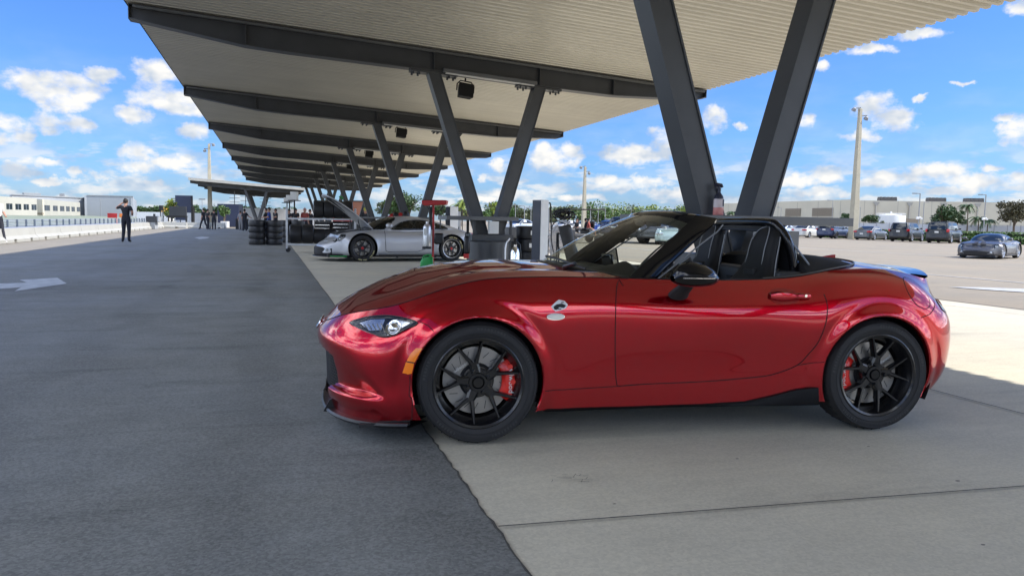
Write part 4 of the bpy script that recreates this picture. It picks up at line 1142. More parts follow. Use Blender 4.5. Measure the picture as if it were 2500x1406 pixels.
# folded soft top under a black cover
st = MB(); Gst = []
for i in range(15):
    t = i / 14; x = lerp(1.96, 2.50, t)
    zc = float(np.interp(t, [0, .1, .35, .62, .78, 1], [.945, .978, .968, .955, .935, .925]))
    ze = float(np.interp(x, [1.96, 2.08, 2.3, 2.5], [.868, .893, .912, .915])); we = float(np.interp(x, [1.96, 2.2, 2.4, 2.5], [.66, .60, .45, .20])); 
    row = []
    for k in range(25):
        s = -1 + 2 * k / 24; a = abs(s)
        row.append((x, s * we, ze + (zc - ze) * (1 - a ** 5) + .004 * math.sin(9 * s + 7 * t)))
    Gst.append(row)
st.grid(Gst); st.add([Gst[0][k] for k in range(25)] + [(1.95, .6, .80), (1.95, -.6, .80)], [tuple(range(27))]); st.build('folded_roof', mat('roof_fabric', (.010, .010, .011), .85, bump=.2, bscale=250), CARV, angle=60)
sl = MB(); sl.tube(smooth_poly([(1.62, -.705, .850), (1.85, -.688, .868), (2.08, -.640, .902), (2.28, -.54, .922), (2.42, -.36, .930), (2.49, -.15, .934), (2.51, 0, .935), (2.49, .15, .934), (2.42, .36, .930), (2.28, .54, .922), (2.08, .640, .902), (1.85, .688, .868)], 5), .006, 6); sl.build('deck_seal', BLACK, CARV)
an = MB(); an.tube([(2.36, .58, .91), (2.385, .585, .975)], [.006, .003], 6); an.build('aerial', BLACK, CARV)
rf = MB(); rf.add([(2.62, .42, .915), (2.80, .40, .905), (2.80, .40, .945), (2.80, .43, .905), (2.80, .43, .945)], [(0, 1, 2), (0, 4, 3), (1, 3, 4, 2), (0, 2, 4)]); rf.build('shark_fin', REDP, CARV)
# nose badge
em = MB(); M = Matrix.Translation((-.842, -.02, .525)) @ Matrix.Rotation(R(-62), 4, 'Y'); em.tube([M @ Vector((math.cos(t) * .042, math.sin(t) * .055, .002)) for t in np.linspace(0, 2 * PI, 24, endpoint=False)], .005, 6, closed=True); em.tube([M @ Vector(p) for p in [(-.03, -.045, .004), (.012, -.012, .004), (.0, 0, .006), (.012, .012, .004), (-.03, .045, .004)]], .005, 6); em.build('nose_emblem', CHROME, CARV)
# side lettering on the tail and wheels
BW = mat('satin_black_rim', (.007, .007, .008), .24, spec=.5, coat=.2)
CALR = mat('caliper_red', (.80, .025, .015), .35, coat=.5)
for sg in (-1, 1):
    for cx, cs, ph in ((0, 1, R(103)), (WB, -1, R(80))):
        w = wheel(CARV, (cx, sg * .745, .312),   .316, .234, .215, BW, 5, 'Y', ph, side=sg, brake=CALR, caliper_side=cs, det=1 if sg < 0 else 0)
        if sg < 0:
            M = Matrix.Translation((cs * .1765, -.056, .005)) @ Matrix.Rotation(R(90), 4, 'X') @ Matrix.Rotation(R(-90 * 1), 4, 'Z')
            text_mesh('wilwood', .040, [c for c in w.children if c.name.startswith('brake_caliper')][0], WHITE, M)
            M = Matrix.Translation((-cs * .085, -.035, .075)) @ Matrix.Rotation(R(90), 4, 'X') @ Matrix.Rotation(R(35), 4, 'Z')
            text_mesh('wilwood', .026, [c for c in w.children if c.name.startswith('disc_hat')][0], WHITE, M)
# black side of wheel well panel under the sills is the underbody above
# ================================================================ surroundings
def atX(px, X, z=0):
    d = ray(px, 540 + .019 * (px - 1165)); p = Vector((0, 0, 0)) + d * (X / d.x); return Vector((p.x, p.y, z))
def pxm(dep): return 1850 / dep
BEIGE = mat('beige_wall', (.50, .465, .37), .8, noise=.06, nscale=.15)
GREYW = mat('grey_wall', (.30, .32, .345), .8, noise=.05, nscale=.15)
WINDG = mat('window_glass', (.02, .03, .04), .08, spec=.8)
CONCW = mat('pale_concrete', (.62, .62, .59), .8, noise=.07, nscale=1.2, bump=.2, bscale=12)
FENCEM = mat('fence_panel', (.40, .42, .45), .7, noise=.05)
POLE = mat('beige_concrete_pole', (.36, .33, .25), .8, noise=.08, nscale=2)
LAMPM = mat('lamp_grey', (.22, .23, .24), .5)

# ---- foliage
def leafmat(name, c1, c2):
    m = bpy.data.materials.new(name); m.use_nodes = True; nt = m.node_tree; g = NT(nt); b = nt.nodes['Principled BSDF']
    P = nt.nodes.new('ShaderNodeTexCoord').outputs['Object']
    n = g.noise(P, 1.4, 3); n2 = g.noise(P, 9, 2)
    f = g.range(g.math('ADD', g.math('MULTIPLY', n, .6), g.math('MULTIPLY', n2, .4)), .35, .65)
    nt.links.new(g.mix(f, (*c1, 1), (*c2, 1)), b.inputs['Base Color']); b.inputs['Roughness'].default_value = .55
    b.inputs['Transmission Weight'].default_value = 0
    return m
LF_D = leafmat('dark_leaves', (.018, .045, .012), (.05, .10, .025)); LF_M = leafmat('green_leaves', (.03, .075, .015), (.09, .16, .035))
LF_Y = leafmat('yellow_green_leaves', (.09, .15, .02), (.26, .30, .04)); LF_O = leafmat('olive_leaves', (.04, .06, .025), (.10, .12, .045))
LF_R = leafmat('brownish_leaves', (.05, .04, .02), (.09, .085, .035))
BARK = mat('bark', (.12, .09, .065), .9, noise=.3, nscale=5)
def crown_mesh(rx, rz, zc, n, leaf, seed, mt, clumps=9, parent=None, name='crown'):
    rg = np.random.RandomState(seed); cl = []
    for k in range(clumps):
        a = rg.rand() * 2 * PI; rr = rx * (.25 + .5 * rg.rand()); cl.append((math.cos(a) * rr, math.sin(a) * rr, zc + rz * (rg.rand() * 1.3 - .6), rx * (.32 + .25 * rg.rand())))
    cl.append((0, 0, zc, rx * .55)); vs = []; fs = []
    for i in range(n):
        c = cl[rg.randint(len(cl))]; v = rg.randn(3); v /= np.linalg.norm(v); v *= c[3] * (rg.rand() ** .35) * (1 + .15 * rg.randn())
        p = np.array([c[0] + v[0], c[1] + v[1], c[2] + v[2] * rz / rx * .95]); s = leaf * (.6 + .8 * rg.rand())
        a = rg.randn(3); a /= np.linalg.norm(a); b = np.cross(a, rg.randn(3)); b /= np.linalg.norm(b)
        k = len(vs); vs += [tuple(p - a * s), tuple(p + b * s * .6), tuple(p + a * s), tuple(p - b * s * .6)]; fs.append((k, k + 1, k + 2, k + 3))
    me = bpy.data.meshes.new(name); me.from_pydata(vs, [], fs); me.materials.append(mt)
    o = bpy.data.objects.new(name, me); COL.objects.link(o); o.parent = parent; return o
def tree(loc, h, rx, label, mt=None, seed=1, n=1500, leaf=.22, group=None, name='tree', crown_frac=.62, clumps=9):
    t = thing(name, label, 'tree', loc, 0, group); rg = random.Random(seed)
    b = MB(); zc = h * (1 - crown_frac / 2)
    b.tube([(0, 0, -.1), (.03 * h * rg.uniform(-1, 1), 0, h * .3), (.04 * h * rg.uniform(-1, 1), .03 * h, zc)], [.035 * h, .026 * h, .015 * h], 7)
    for k in range(5):
        a = rg.random() * 6.28; b.tube([(0, 0, h * (.25 + .06 * k)), (math.cos(a) * rx * .35, math.sin(a) * rx * .35, zc - .05 * h), (math.cos(a) * rx * .65, math.sin(a) * rx * .65, zc + .1 * h)], [.016 * h, .011 * h, .005 * h], 5)
    b.build('trunk', BARK, t); crown_mesh(rx, h * crown_frac / 2, zc, n, leaf, seed, mt or LF_M, clumps, t); return t
def palm(loc, h, label, seed=1, fr=2.2, group=None, mt=None, nf=16):
    t = thing('palm_tree', label, 'palm tree', loc, 0, group); rg = random.Random(seed); b = MB()
    lean = rg.uniform(-.06, .06) * h
    b.tube([(0, 0, -.1), (lean * .3, 0, h * .5), (lean, 0, h)], [.17, .12, .10], 8); b.build('trunk', BARK, t)
    c = MB()
    for k in range(nf):
        a = 2 * PI * k / nf + rg.uniform(-.2, .2); up = rg.uniform(-.1, 1.1); L = fr * rg.uniform(.8, 1.1); pts = []
        for j in range(9):
            s = j / 8; r_ = L * s * (1 - .18 * s * (1 - up)); z = h + L * (up * s * .75 - .85 * s * s); pts.append(Vector((lean + math.cos(a) * r_, math.sin(a) * r_, z)))
        q = Vector((-math.sin(a), math.cos(a), 0))
        for j in range(8):
            for sg in (-1, 1):
                for m_ in (0, .33, .66):
                    p = pts[j].lerp(pts[j + 1], m_); d = (pts[j + 1] - pts[j]).normalized(); ll = L * .26 * (1 - .5 * j / 8)
                    e = p + q * sg * ll + d * ll * .5 - Vector((0, 0, ll * .45)); c.add([p - d * .05, p + d * .09, e], [(0, 1, 2)])
    c.build('crown', mt or LF_D, t, norm=False, smooth=False); return t

# ---- warehouse on the right with downpipes
wh = thing('warehouse', 'long beige warehouse with downpipes behind the parking lot', 'warehouse')
A = atd(2093, 278); B = atd(2700, 268); Cc = atd(1700, 385); up = Vector((0, 0, 1)); HW = 11.3
b = MB()
def wall(p, q, z0, z1, th=.6):
    d = (q - p).normalized(); n = Vector((-d.y, d.x, 0)) * th
    b.add([p + up * z0, q + up * z0, q + up * z1, p + up * z1, p + n + up * z0, q + n + up * z0, q + n + up * z1, p + n + up * z1], [(0, 1, 2, 3), (7, 6, 5, 4), (0, 4, 5, 1), (1, 5, 6, 2), (2, 6, 7, 3), (3, 7, 4, 0)])
wall(A, B, 0, HW); wall(Cc, A, 0, HW + .4); b.build('wall', BEIGE, wh, smooth=False)
b = MB(); dA = (B - A).normalized(); nA = Vector((dA.y, -dA.x, 0))
L = (B - A).length
k = 0
while 6 + k * 11.6 < L:
    p = A + dA * (6 + k * 11.6) + nA * .35; b.tube([p + up * 0, p + up * (HW - 1.6)], .28, 6)
    b.add([p + up * (HW - 1.7) - dA * .5, p + up * (HW - 1.7) + dA * .5, p + up * (HW - .5) + dA * 1.2, p + up * (HW - .5) - dA * 1.2], [(0, 1, 2, 3)]); k += 1
b.build('downpipe', mat('downpipe', (.30, .29, .26), .6), wh)
b = MB()
for t in np.arange(2.0, L, 11.6): b.add([A + dA * t + nA * .02, A + dA * (t + .12) + nA * .02, A + dA * (t + .12) + nA * .02 + up * HW, A + dA * t + nA * .02 + up * HW], [(0, 1, 2, 3)])
dC = (A - Cc).normalized(); nC = Vector((dC.y, -dC.x, 0)); LC = (A - Cc).length
for t in np.arange(3.0, LC, 12.5): b.add([Cc + dC * t + nC * .02, Cc + dC * (t + .2) + nC * .02, Cc + dC * (t + .2) + nC * .02 + up * HW, Cc + dC * t + nC * .02 + up * HW], [(0, 1, 2, 3)])
b.build('wall_joint', mat('wall_joint', (.26, .25, .22), .8), wh, norm=False)
LOUV = mat('louvre_brown', (.24, .20, .15), .7)
for px, w in ((1930, 10), (1994, 12), (2230, 0)):
    if not w: continue
    s = (px - 1700) / (2093 - 1700); p = Cc.lerp(A, s ** .87)
    for z0 in (5.6, 1.9):
        b = MB()
        for j in range(9): b.add([p + nC * .25 + up * (z0 + j * .36), p + dC * w + nC * .25 + up * (z0 + j * .36), p + dC * w + nC * .05 + up * (z0 + j * .36 + .3), p + nC * .05 + up * (z0 + j * .36 + .3)], [(0, 1, 2, 3)])
        b.build('louvre', LOUV, wh, norm=False)
for px in (1900, 2175, 2300, 2395):
    s = (px - 2093) / 420; p = A + dA * (s * L * .68) if px > 2093 else Cc.lerp(A, .4)
    b = MB(); b.box(p + up * (HW + .55) - nA * 4, (6, 3, 1.2), rz=math.atan2(dA.y, dA.x))
    for kk in (-2, -1, 0, 1, 2): b.box(p + dA * kk * 1.3 + up * (HW + 1.0) - nA * 4, (.5, 3.2, 1.0), rz=math.atan2(dA.y, dA.x))
    b.build('rooftop_unit', mat('unit_grey', (.12, .11, .10), .7), wh)
for px in (2208, 2222, 2236):
    p = atd(px, 271); b = MB(); b.box(p + up * 3.6, (2.2, .3, 2.6), rz=math.atan2(dA.y, dA.x)); b.build('wall_vent', LOUV, wh)

# ---- white tank
tk = atd(2173, 236); t = thing('storage_tank', 'white cylindrical storage tank in front of the warehouse', 'tank', tk)
b = MB(); b.lathe([(0, 0), (4.15, 0), (4.15, 5.15), (4.05, 5.3), (0, 5.95)], 48); b.build('shell', mat('tank_white', (.55, .56, .55), .5), t)
b = MB()
for k in range(18):
    a = 2 * PI * k / 18; b.tube([(math.cos(a) * 4.1, math.sin(a) * 4.1, 5.3), (math.cos(a) * 4.1, math.sin(a) * 4.1, 5.9)], .04, 4)
b.tube([(math.cos(a) * 4.1, math.sin(a) * 4.1, 5.9) for a in np.linspace(0, 2 * PI, 30, endpoint=False)], .05, 4, closed=True); b.lathe([(0, 6.5), (.3, 6.4), (.3, 5.8)], 10); b.build('railing', WHITE, t)

# ---- fence behind the hedge, hedges
fe = thing('boundary_fence', 'pale grey panel boundary fence behind the hedges', 'fence')
b = MB(); f0 = atd(1560, 190); f1 = atd(2800, 178); dF = (f1 - f0).normalized(); LF = (f1 - f0).length; ang = math.atan2(dF.y, dF.x)
for s in np.arange(0, LF, 3.0): b.box(f0 + dF * (s + 1.48) + up * 1.2, (2.94, .06, 2.4), rz=ang)
b.build('panel', FENCEM, fe, smooth=False)
b = MB()
for s in np.arange(0, LF, 3.0): b.box(f0 + dF * s + up * 1.3, (.12, .16, 2.6), rz=ang)
for z in (2.5, 2.65): b.tube([f0 + up * z, f1 + up * z], .02, 4)
b.build('post', LAMPM, fe, smooth=False)
def hedge(x, w, h, y0, y1, label, seed):
    t = thing('hedge', label, 'hedge', (x, (y0 + y1) / 2, 0)); L = y1 - y0
    rg = np.random.RandomState(seed)
    b = MB(); b.box((0, 0, h * .46), (w * .86, L, h * .9)); b.build('branches', mat('hedge_core', (.012, .022, .008), .9), t)
    vs = []; fs = []
    for i in range(int(L * 130)):
        yy = rg.uniform(-L / 2, L / 2); s = rg.rand()
        if s < .5: p = np.array([-w / 2 + rg.randn() * .04, yy, rg.rand() * h])
        else: p = np.array([rg.uniform(-w / 2, w / 2), yy, h + rg.randn() * .035])
        a = rg.randn(3); a /= np.linalg.norm(a); c = np.cross(a, rg.randn(3)); c /= np.linalg.norm(c); q = .07 * (.6 + rg.rand())
        k = len(vs); vs += [tuple(p - a * q), tuple(p + c * q * .7), tuple(p + a * q), tuple(p - c * q * .7)]; fs.append((k, k + 1, k + 2, k + 3))
    me = bpy.data.meshes.new('foliage'); me.from_pydata(vs, [], fs); me.materials.append(leafmat('hedge_leaves', (.035, .085, .01), (.11, .20, .025)))
    o = bpy.data.objects.new('foliage', me); COL.objects.link(o); o.parent = t
hedge(62.3, 1.1, .55, 36, 76, 'lower clipped hedge right behind the parked cars', 3)
hedge(66.0, 1.3, .98, 38, 84, 'taller clipped hedge behind the lower one', 4)
# ---- trees in front of the warehouse
tree(atd(2300, 190), 7.6, 3.1, 'dense round green tree left of the tall palm', LF_D, 11, 2600, .30, clumps=12)
tree(atd(2336, 192), 6.4, 2.2, 'small round green tree just left of the tall palm', LF_D, 12, 1400, .26)
tree(atd(2475, 175), 8.2, 4.4, 'broad brown green tree at the right edge of the picture', LF_R, 13, 3600, .28, clumps=16)
tree(atd(2126, 205), 4.9, 2.4, 'low round shrub tree left of the white tank', LF_D, 14, 1400, .24)
tree(atd(2060, 215), 5.4, 2.6, 'low shrub tree just left of the nearest light pole', LF_D, 15, 1400, .24)
tree(atd(2015, 215), 4.0, 1.8, 'smallest shrub tree above the blue parked vehicle', LF_M, 16, 900, .22)
tree(atd(2150, 190), 3.2, 1.3, 'thin sapling against the foot of the white tank', LF_O, 17, 350, .2)
tree(atd(2262, 185), 3.0, 1.3, 'thin bush right of the white tank', LF_O, 18, 350, .2)
palm(atd(2361, 180), 6.9, 'tall palm in front of the warehouse', 3, 2.6)
palm(atd(2388, 178), 4.0, 'low palm right of the tall one', 4, 2.6)
palm(atd(2410, 176), 3.5, 'low bushy palm behind the lamp post', 5, 2.4)
palm(atd(1786, 200), 4.6, 'small palm seen between the legs of the nearest V column', 6, 2.3)
# ---- far tree line
rg = random.Random(5)
lab = {'o': 'loose olive tree in the far row beyond the parking lot', 'm': 'green tree in the far row beyond the parking lot', 'y': 'yellow green tree in the far row beyond the parking lot'}
for i, px in enumerate(np.arange(1105, 1740, 19)):
    dep = rg.uniform(175, 235); k = rg.choice('oommyo'); hh = rg.uniform(4.4, 6.6) * dep / 200
    if 1290 < px < 1345: hh *= .8
    if px > 1560: hh *= 1.05
    tree(atd(px + rg.uniform(-6, 6), dep), hh, hh * rg.uniform(.5, .68), lab[k], {'o': LF_O, 'm': LF_M, 'y': LF_Y}[k], 100 + i, 650, .30, 'far row of trees', crown_frac=.8)
for i, (px, h) in enumerate(((1128, 7.0), (1142, 7.4), (1119, 6.0))): palm(atd(px, 165), h * .72, ['bright palm right of the small charger', 'tallest bright palm left of the second V column', 'short bright palm beside the small charger'][i], 20 + i, 2.4, mt=LF_Y)
for i, (px, h, r_) in enumerate(((1000, 8.2, 5.0), (975, 7.0, 3.6), (940, 6.5, 3.4), (955, 6, 3), (1075, 6, 3), (1215, 6.6, 3.4), (1245, 5.5, 3))):
    tree(atd(px, 190), h, r_, ['dark domed tree beyond the roof of the silver car', 'dark tree beyond the raised lid of the silver car', 'dark tree behind the fourth V column', 'lower tree behind the fourth V column', 'dark tree behind the red stand', 'green tree between the legs of the second V column', 'low tree under the second counter'][i], [LF_D, LF_D, LF_O, LF_M, LF_D, LF_Y, LF_O][i], 60 + i, 1100, .3)
for i, px in enumerate(np.arange(348, 720, 17)):
    dep = rg.uniform(240, 290); hh = rg.uniform(3.4, 4.9)
    if 400 < px < 430 or 500 < px < 530: hh *= .95
    tree(atd(px, dep), hh, hh * .62, 'dark green tree on the far left horizon', LF_D, 200 + i, 520, .42, 'trees on the left horizon', crown_frac=.85)
# ---- big light poles with twin floodlights
def flood_pole(loc, h, r_, label, flip=1):
    t = thing('light_pole', label, 'light pole', loc)
    b = MB(); b.add([(sx * r_ * k, sy * r_ * k, z) for z, k in ((-.1, 1), (h, .42)) for sx, sy in ((-1, -1), (1, -1), (1, 1), (-1, 1))], [(0, 1, 5, 4), (1, 2, 6, 5), (2, 3, 7, 6), (3, 0, 4, 7), (4, 5, 6, 7)]); b.build('pole', POLE, t, smooth=False, bevel=.03)
    b = MB(); d = Vector((math.cos(CAMYAW), math.sin(CAMYAW), 0)); s = r_ / .35
    b.tube([Vector((0, 0, h)) - d * .5 * s * flip, Vector((0, 0, h + .1)), Vector((0, 0, h - .2)) + d * .2], .05 * s, 6); b.tube([Vector((0, 0, h - .7 * s)), Vector((0, 0, h - .65 * s)) + d * .7 * s * flip], .05 * s, 6); b.build('bracket', LAMPM, t)
    for p in (Vector((0, 0, h - .12 * s)) - d * .62 * s * flip, Vector((0, 0, h - .95 * s)) + d * .62 * s * flip):
        b = MB(); b.lathe([(.0, .22 * s), (.14 * s, .2 * s), (.24 * s, -.06 * s), (.22 * s, -.1 * s), (0, -.08 * s)], 12, M=Matrix.Translation(p) @ Matrix.Rotation(.7, 4, 'X')); b.build('floodlight', LAMPM, t)
flood_pole(gp(2082, 584), 13.4, .37, 'tall tapered beige light pole by the parked grey coupe')
flood_pole(atd(1425, 84), 7.3, .26, 'slim beige light pole behind the golf cart')
flood_pole(atd(513, 86), 9.2, .28, 'beige light pole rising behind the far left canopy', -1)
# ---- slim lamp posts
def lamp_post(loc, h, label, arm=.6, group=None, r_=.07, sg=-1, white_base=False):
    t = thing('lamp_post', label, 'lamp post', loc, 0, group); d = Vector((math.cos(CAMYAW), math.sin(CAMYAW), 0)) * sg
    b = MB(); b.tube([(0, 0, 0), (0, 0, h)], [r_, r_ * .7], 6); b.tube([Vector((0, 0, h)), Vector((0, 0, h)) + d * arm], r_ * .6, 5); b.build('post', WHITE if white_base else LAMPM, t)
    b = MB(); b.box(Vector((0, 0, h)) + d * (arm + .2), (.5, .25, .12), rz=CAMYAW); b.build('lamp_head', LAMPM, t)
lamp_post(atd(2241, 95), 5.6, 'lamp post with white camera box right of the white tank', .5, r_=.09)
lamp_post(atd(2252, 150), 6.5, 'thinner lamp post just right of the camera post', .5, r_=.1, sg=1)
lamp_post(atd(2401, 97), 5.7, 'lamp post in front of the low palms', .5, r_=.09)
lamp_post(atd(2030, 130), 5.8, 'lamp post left of the nearest light pole', .5)
lamp_post(atd(2098, 150), 5.2, 'lamp post just right of the nearest light pole', .4)
lamp_post(atd(1905, 160), 5.2, 'lamp post in front of the grey warehouse wall', .4)
for i, px in enumerate((1192, 1258, 1441, 1477, 1574, 1612, 1280, 1296, 1540, 1330, 1460, 1110, 1222)):
    dep = rg.uniform(120, 190); lamp_post(atd(px, dep), (1.14 + (rg.uniform(30, 42)) / pxm(dep)), 'small lamp post rising over the far trees', .6, 'lamp posts along the far tree row', .09)
# camera boxes
for px, dep, z, lb in ((2241, 95, 2.6, 'white camera box on the post right of the tank'), (2401, 97, 2.7, 'white camera box on the post by the low palms')):
    p = atd(px, dep - .3, z); t = thing('security_camera', lb, 'camera', p); b = MB(); b.box((0, 0, 0), (.55, .2, .22), rz=CAMYAW); b.box((-.3, -.1, -.12), (.2, .3, .2), rz=CAMYAW); b.box((.3, -.1, -.12), (.2, .3, .2), rz=CAMYAW); b.build('camera_box', WHITE, t, bevel=.02)
# ---- left side: pit building
pb = thing('pit_building', 'cream two winged pit building with a row of dark square windows', 'building')
PBM = mat('cream_wall', (.42, .405, .345), .75, noise=.04, nscale=.3)
def facade(p0, p1, z0, z1, wins, wz0, wz1, depth=6, mt=PBM):
    d = (p1 - p0); L = d.length; d = d / L; n = Vector((-d.y, d.x, 0))
    if n.dot(p0) < 0: n = -n
    xs = [0]
    for a, c in wins: xs += [a * L, c * L]
    xs.append(L); b = MB()
    def seg(s0, s1, a0, a1, th=.5):
        b.add([p0 + d * s0 + up * a0, p0 + d * s1 + up * a0, p0 + d * s1 + up * a1, p0 + d * s0 + up * a1, p0 + d * s0 + n * th + up * a0, p0 + d * s1 + n * th + up * a0, p0 + d * s1 + n * th + up * a1, p0 + d * s0 + n * th + up * a1], [(0, 1, 2, 3), (7, 6, 5, 4), (0, 4, 5, 1), (1, 5, 6, 2), (2, 6, 7, 3), (3, 7, 4, 0)])
    seg(0, L, z0, wz0); seg(0, L, wz1, z1)
    for i in range(0, len(xs), 2):
        if xs[i + 1] > xs[i]: seg(xs[i], xs[i + 1], wz0, wz1, .49)
    q = p1 + n * depth; b.add([p1 + up * z0, q + up * z0, q + up * z1, p1 + up * z1], [(0, 1, 2, 3)]); b.add([p0 + up * z1, p1 + up * z1, q + up * z1, p0 + n * depth + up * z1], [(0, 1, 2, 3)])
    b.build('wall', mt, pb, smooth=False, norm=False)
    for a, c in wins:
        w = MB(); w.add([p0 + d * a * L + n * .06 + up * wz0, p0 + d * c * L + n * .06 + up * wz0, p0 + d * c * L + n * .06 + up * wz1, p0 + d * a * L + n * .06 + up * wz1], [(0, 1, 2, 3)]); W_ = w.build('window', WINDG, pb, norm=False)
        m_ = MB(); mid = (a + c) / 2 * L; m_.add([p0 + d * (mid - .06) + n * .03 + up * wz0, p0 + d * (mid + .06) + n * .03 + up * wz0, p0 + d * (mid + .06) + n * .03 + up * wz1, p0 + d * (mid - .06) + n * .03 + up * wz1], [(0, 1, 2, 3)]); m_.build('mullion', GREYW, W_, norm=False)
# wing 1: px -60..91 ; wing 2: px 105..196  (converging with distance)
def wins(px0, px1, d0, d1, lst):
    out = []
    for a, c in lst: out.append(((a - px0) / (px1 - px0), (c - px0) / (px1 - px0)))
    return out
hzl = lambda px: 540 + .019 * (px - 1165)
d0, d1 = 133, 160; p0, p1 = atd(-80, d0), atd(91, d1)
facade(p0, p1, .45, 1.14 + 2.97, wins(-80, 91, 0, 0, [(-50, -34), (-24, -8), (8, 24), (31, 47), (53, 68), (75, 90)]), 1.65, 2.82, 9)
d0, d1 = 165, 205; p0, p1 = atd(105, d0), atd(196, d1)
facade(p0, p1, .25, 1.14 + 2.95, wins(105, 196, 0, 0, [(106, 120), (126, 137), (142, 153), (157, 167), (171, 181), (186, 196)]), 1.6, 2.82, 9)
b = MB(); p = atd(98, 164); b.box(p + up * 2.1, (1.5, .6, 3.9), rz=CAMYAW); b.build('link_wall', BEIGE, pb)
bb = MB(); bb.box(atd(98, 163) + up * .95, (1.2, .5, .4), rz=CAMYAW); bb.build('vent', LOUV, pb)
# grey warehouses behind
g1_ = thing('warehouse', 'tall plain grey warehouse block behind the photographer', 'warehouse')
b = MB(); a, c, e = atd(213, 210), atd(326, 212), atd(334, 250); wall(a, c, 0, 1.14 + 4.9); b2 = b; wall(c, e, 0, 1.14 + 4.6); wall(a + (a - c) * .0, a * 1.2, 0, 1.14 + 4.9); b.build('wall', GREYW, g1_, smooth=False)
b = MB(); wall(a + up * 0, c, 6.0, 6.25, -.1); b.build('parapet', LAMPM, g1_)
for px in (246,):
    q = MB(); q.tube([atd(px, 205), atd(px, 205) + up * 5.2], .1, 5); q.build('mast', LAMPM, g1_)
g2_ = thing('warehouse', 'low grey warehouse with a dark roof edge behind the cream building', 'warehouse')
b = MB(); a, c = atd(30, 190), atd(213, 215); wall(a, c, 0, 1.14 + 4.3); b.build('wall', GREYW, g2_, smooth=False)
b = MB(); wall(a, c, 5.35, 5.6, -.2); b.build('roof_edge', LAMPM, g2_)
b = MB(); wall(atd(60, 189), atd(102, 193), 5.6, 6.0); b.box(atd(153, 200) + up * 5.9, (1, 1, .7)); b.build('rooftop_unit', LAMPM, g2_)
# ---- white concrete barriers along the pit lane, each a block
BARW = mat('white_barrier', (.40, .40, .37), .65, noise=.05, nscale=1.5)
def barrier_block(L=4.0):
    b = MB(); prof = [(-.28, 0), (.28, 0), (.28, .12), (.16, .24), (.11, .53), (-.11, .53), (-.16, .24), (-.28, .12)]
    hs = L / 2 - .02; n0 = .16
    for s0, s1, cut in ((-hs, -L * .25 - n0, 0), (-L * .25 - n0, -L * .25 + n0, 1), (-L * .25 + n0, L * .25 - n0, 0), (L * .25 - n0, L * .25 + n0, 1), (L * .25 + n0, hs, 0)):
        pr = [(p[0], max(p[1], .13)) for p in prof] if cut else prof
        b.prism(pr, s0, s1)
    return b
proto = None
for i in range(16):
    y0 = 22.0 + i * 4.0
    lb = 'white concrete barrier block in the row along the pit lane'
    if proto is None:
        proto = barrier_block().build('concrete_barrier', BARW, None, smooth=False); o = proto
    else: o = proto.copy(); COL.objects.link(o)
    o.location = (-9.55, y0, 0); tag(o, lb, 'barrier', 'pit lane barrier blocks')
# blocks crossing the far end
for i, (px, dep, Lm, lb) in enumerate(((348, 64, 1.3, 'short white barrier block left of the dark bin'), (412, 68, 3.2, 'white barrier block right of the dark bin'), (472, 69, 3.0, 'white barrier block behind the group of three people'), (528, 69.5, 1.6, 'short white barrier block right of the three people'))):
    o = barrier_block(Lm).build('concrete_barrier', BARW, None, smooth=False); o.location = atd(px, dep); o.rotation_euler = (0, 0, CAMYAW + PI / 2 + .05); tag(o, lb, 'barrier')
# ---- pit wall fence on the far side of the pit lane
SH = 6.3
pf = thing('pit_wall_fence', 'long grey louvred pit wall fence beyond the white barriers', 'fence')
b = MB(); b.span(-14.5, -14.2, 20, 190, 0, .34); b.span(-14.4, -14.2, 20, 190, .70, .73); b.build('wall', mat('pit_wall_grey', (.30, .33, .36), .7), pf)
b = MB()
for z in (.38, .47, .56, .65): b.add([(-14.15, 20, z), (-14.15, 190, z), (-14.25, 190, z + .05), (-14.25, 20, z + .05)], [(0, 1, 2, 3)])
b.build('louvre', mat('louvre_grey', (.34, .38, .43), .5), pf, norm=False)
pp_ = None
for y in np.arange(32, 190, 1.7):
    if pp_ is None: b = MB(); b.span(-.05, .05, -.05, .05, .3, .72); pp_ = b.build('post', mat('post_blue_grey', (.10, .13, .17), .6), pf); o = pp_
    else: o = pp_.copy(); COL.objects.link(o); o.parent = pf
    o.location = (-14.15, y, 0)
rail = thing('guard_rail', 'two long steel guard rails in front of the pit wall fence', 'guard rail')
b = MB()
for z in (.12, .27): b.tube([(-13.2, 20, z), (-13.2, 180, z)], .05, 6, flat=1.5)
b.build('rail', ALU, rail)
b = MB()
for y in np.arange(22, 180, 4): b.span(-13.28, -13.22, y - .04, y + .04, 0, .32)
b.build('post', LAMPM, rail)
bk = thing('earth_bank', 'grey green bank below the cream building', 'bank'); bk['kind'] = 'structure'
b = MB(); b.add([(-18, 20, 0), (-18, 260, 0), (-60, 260, .75), (-60, 20, .75)], [(0, 1, 2, 3)]); b.build('slope', mat('grey_grass', (.20, .23, .17), .9, noise=.2, nscale=.6), bk, norm=False)
# red sign on the pit wall
rs_ = thing('red_panel', 'red rectangular panel on the pit wall fence left of the photographer', 'sign', atd(274, 58))
b = MB(); b.box((0, 0, 1.0), (.72, .04, .30), rz=CAMYAW); b.build('board', REDP, rs_)
b = MB(); b.tube([(.3, .05, 0), (.3, .05, 1.2)], .02, 5); b.tube([(-.34, .04, 1.17), (.36, -.06, 1.17)], .03, 5); b.build('frame', REDP, rs_)
rs_ = thing('orange_panel', 'small orange panel right behind the photographer', 'sign', atd(296, 60)); b = MB(); b.box((0, 0, 1.05), (.3, .04, .3), rz=CAMYAW); b.tube([(0, .03, 0), (0, .03, 1.0)], .02, 5); b.build('board', ORANGE, rs_)
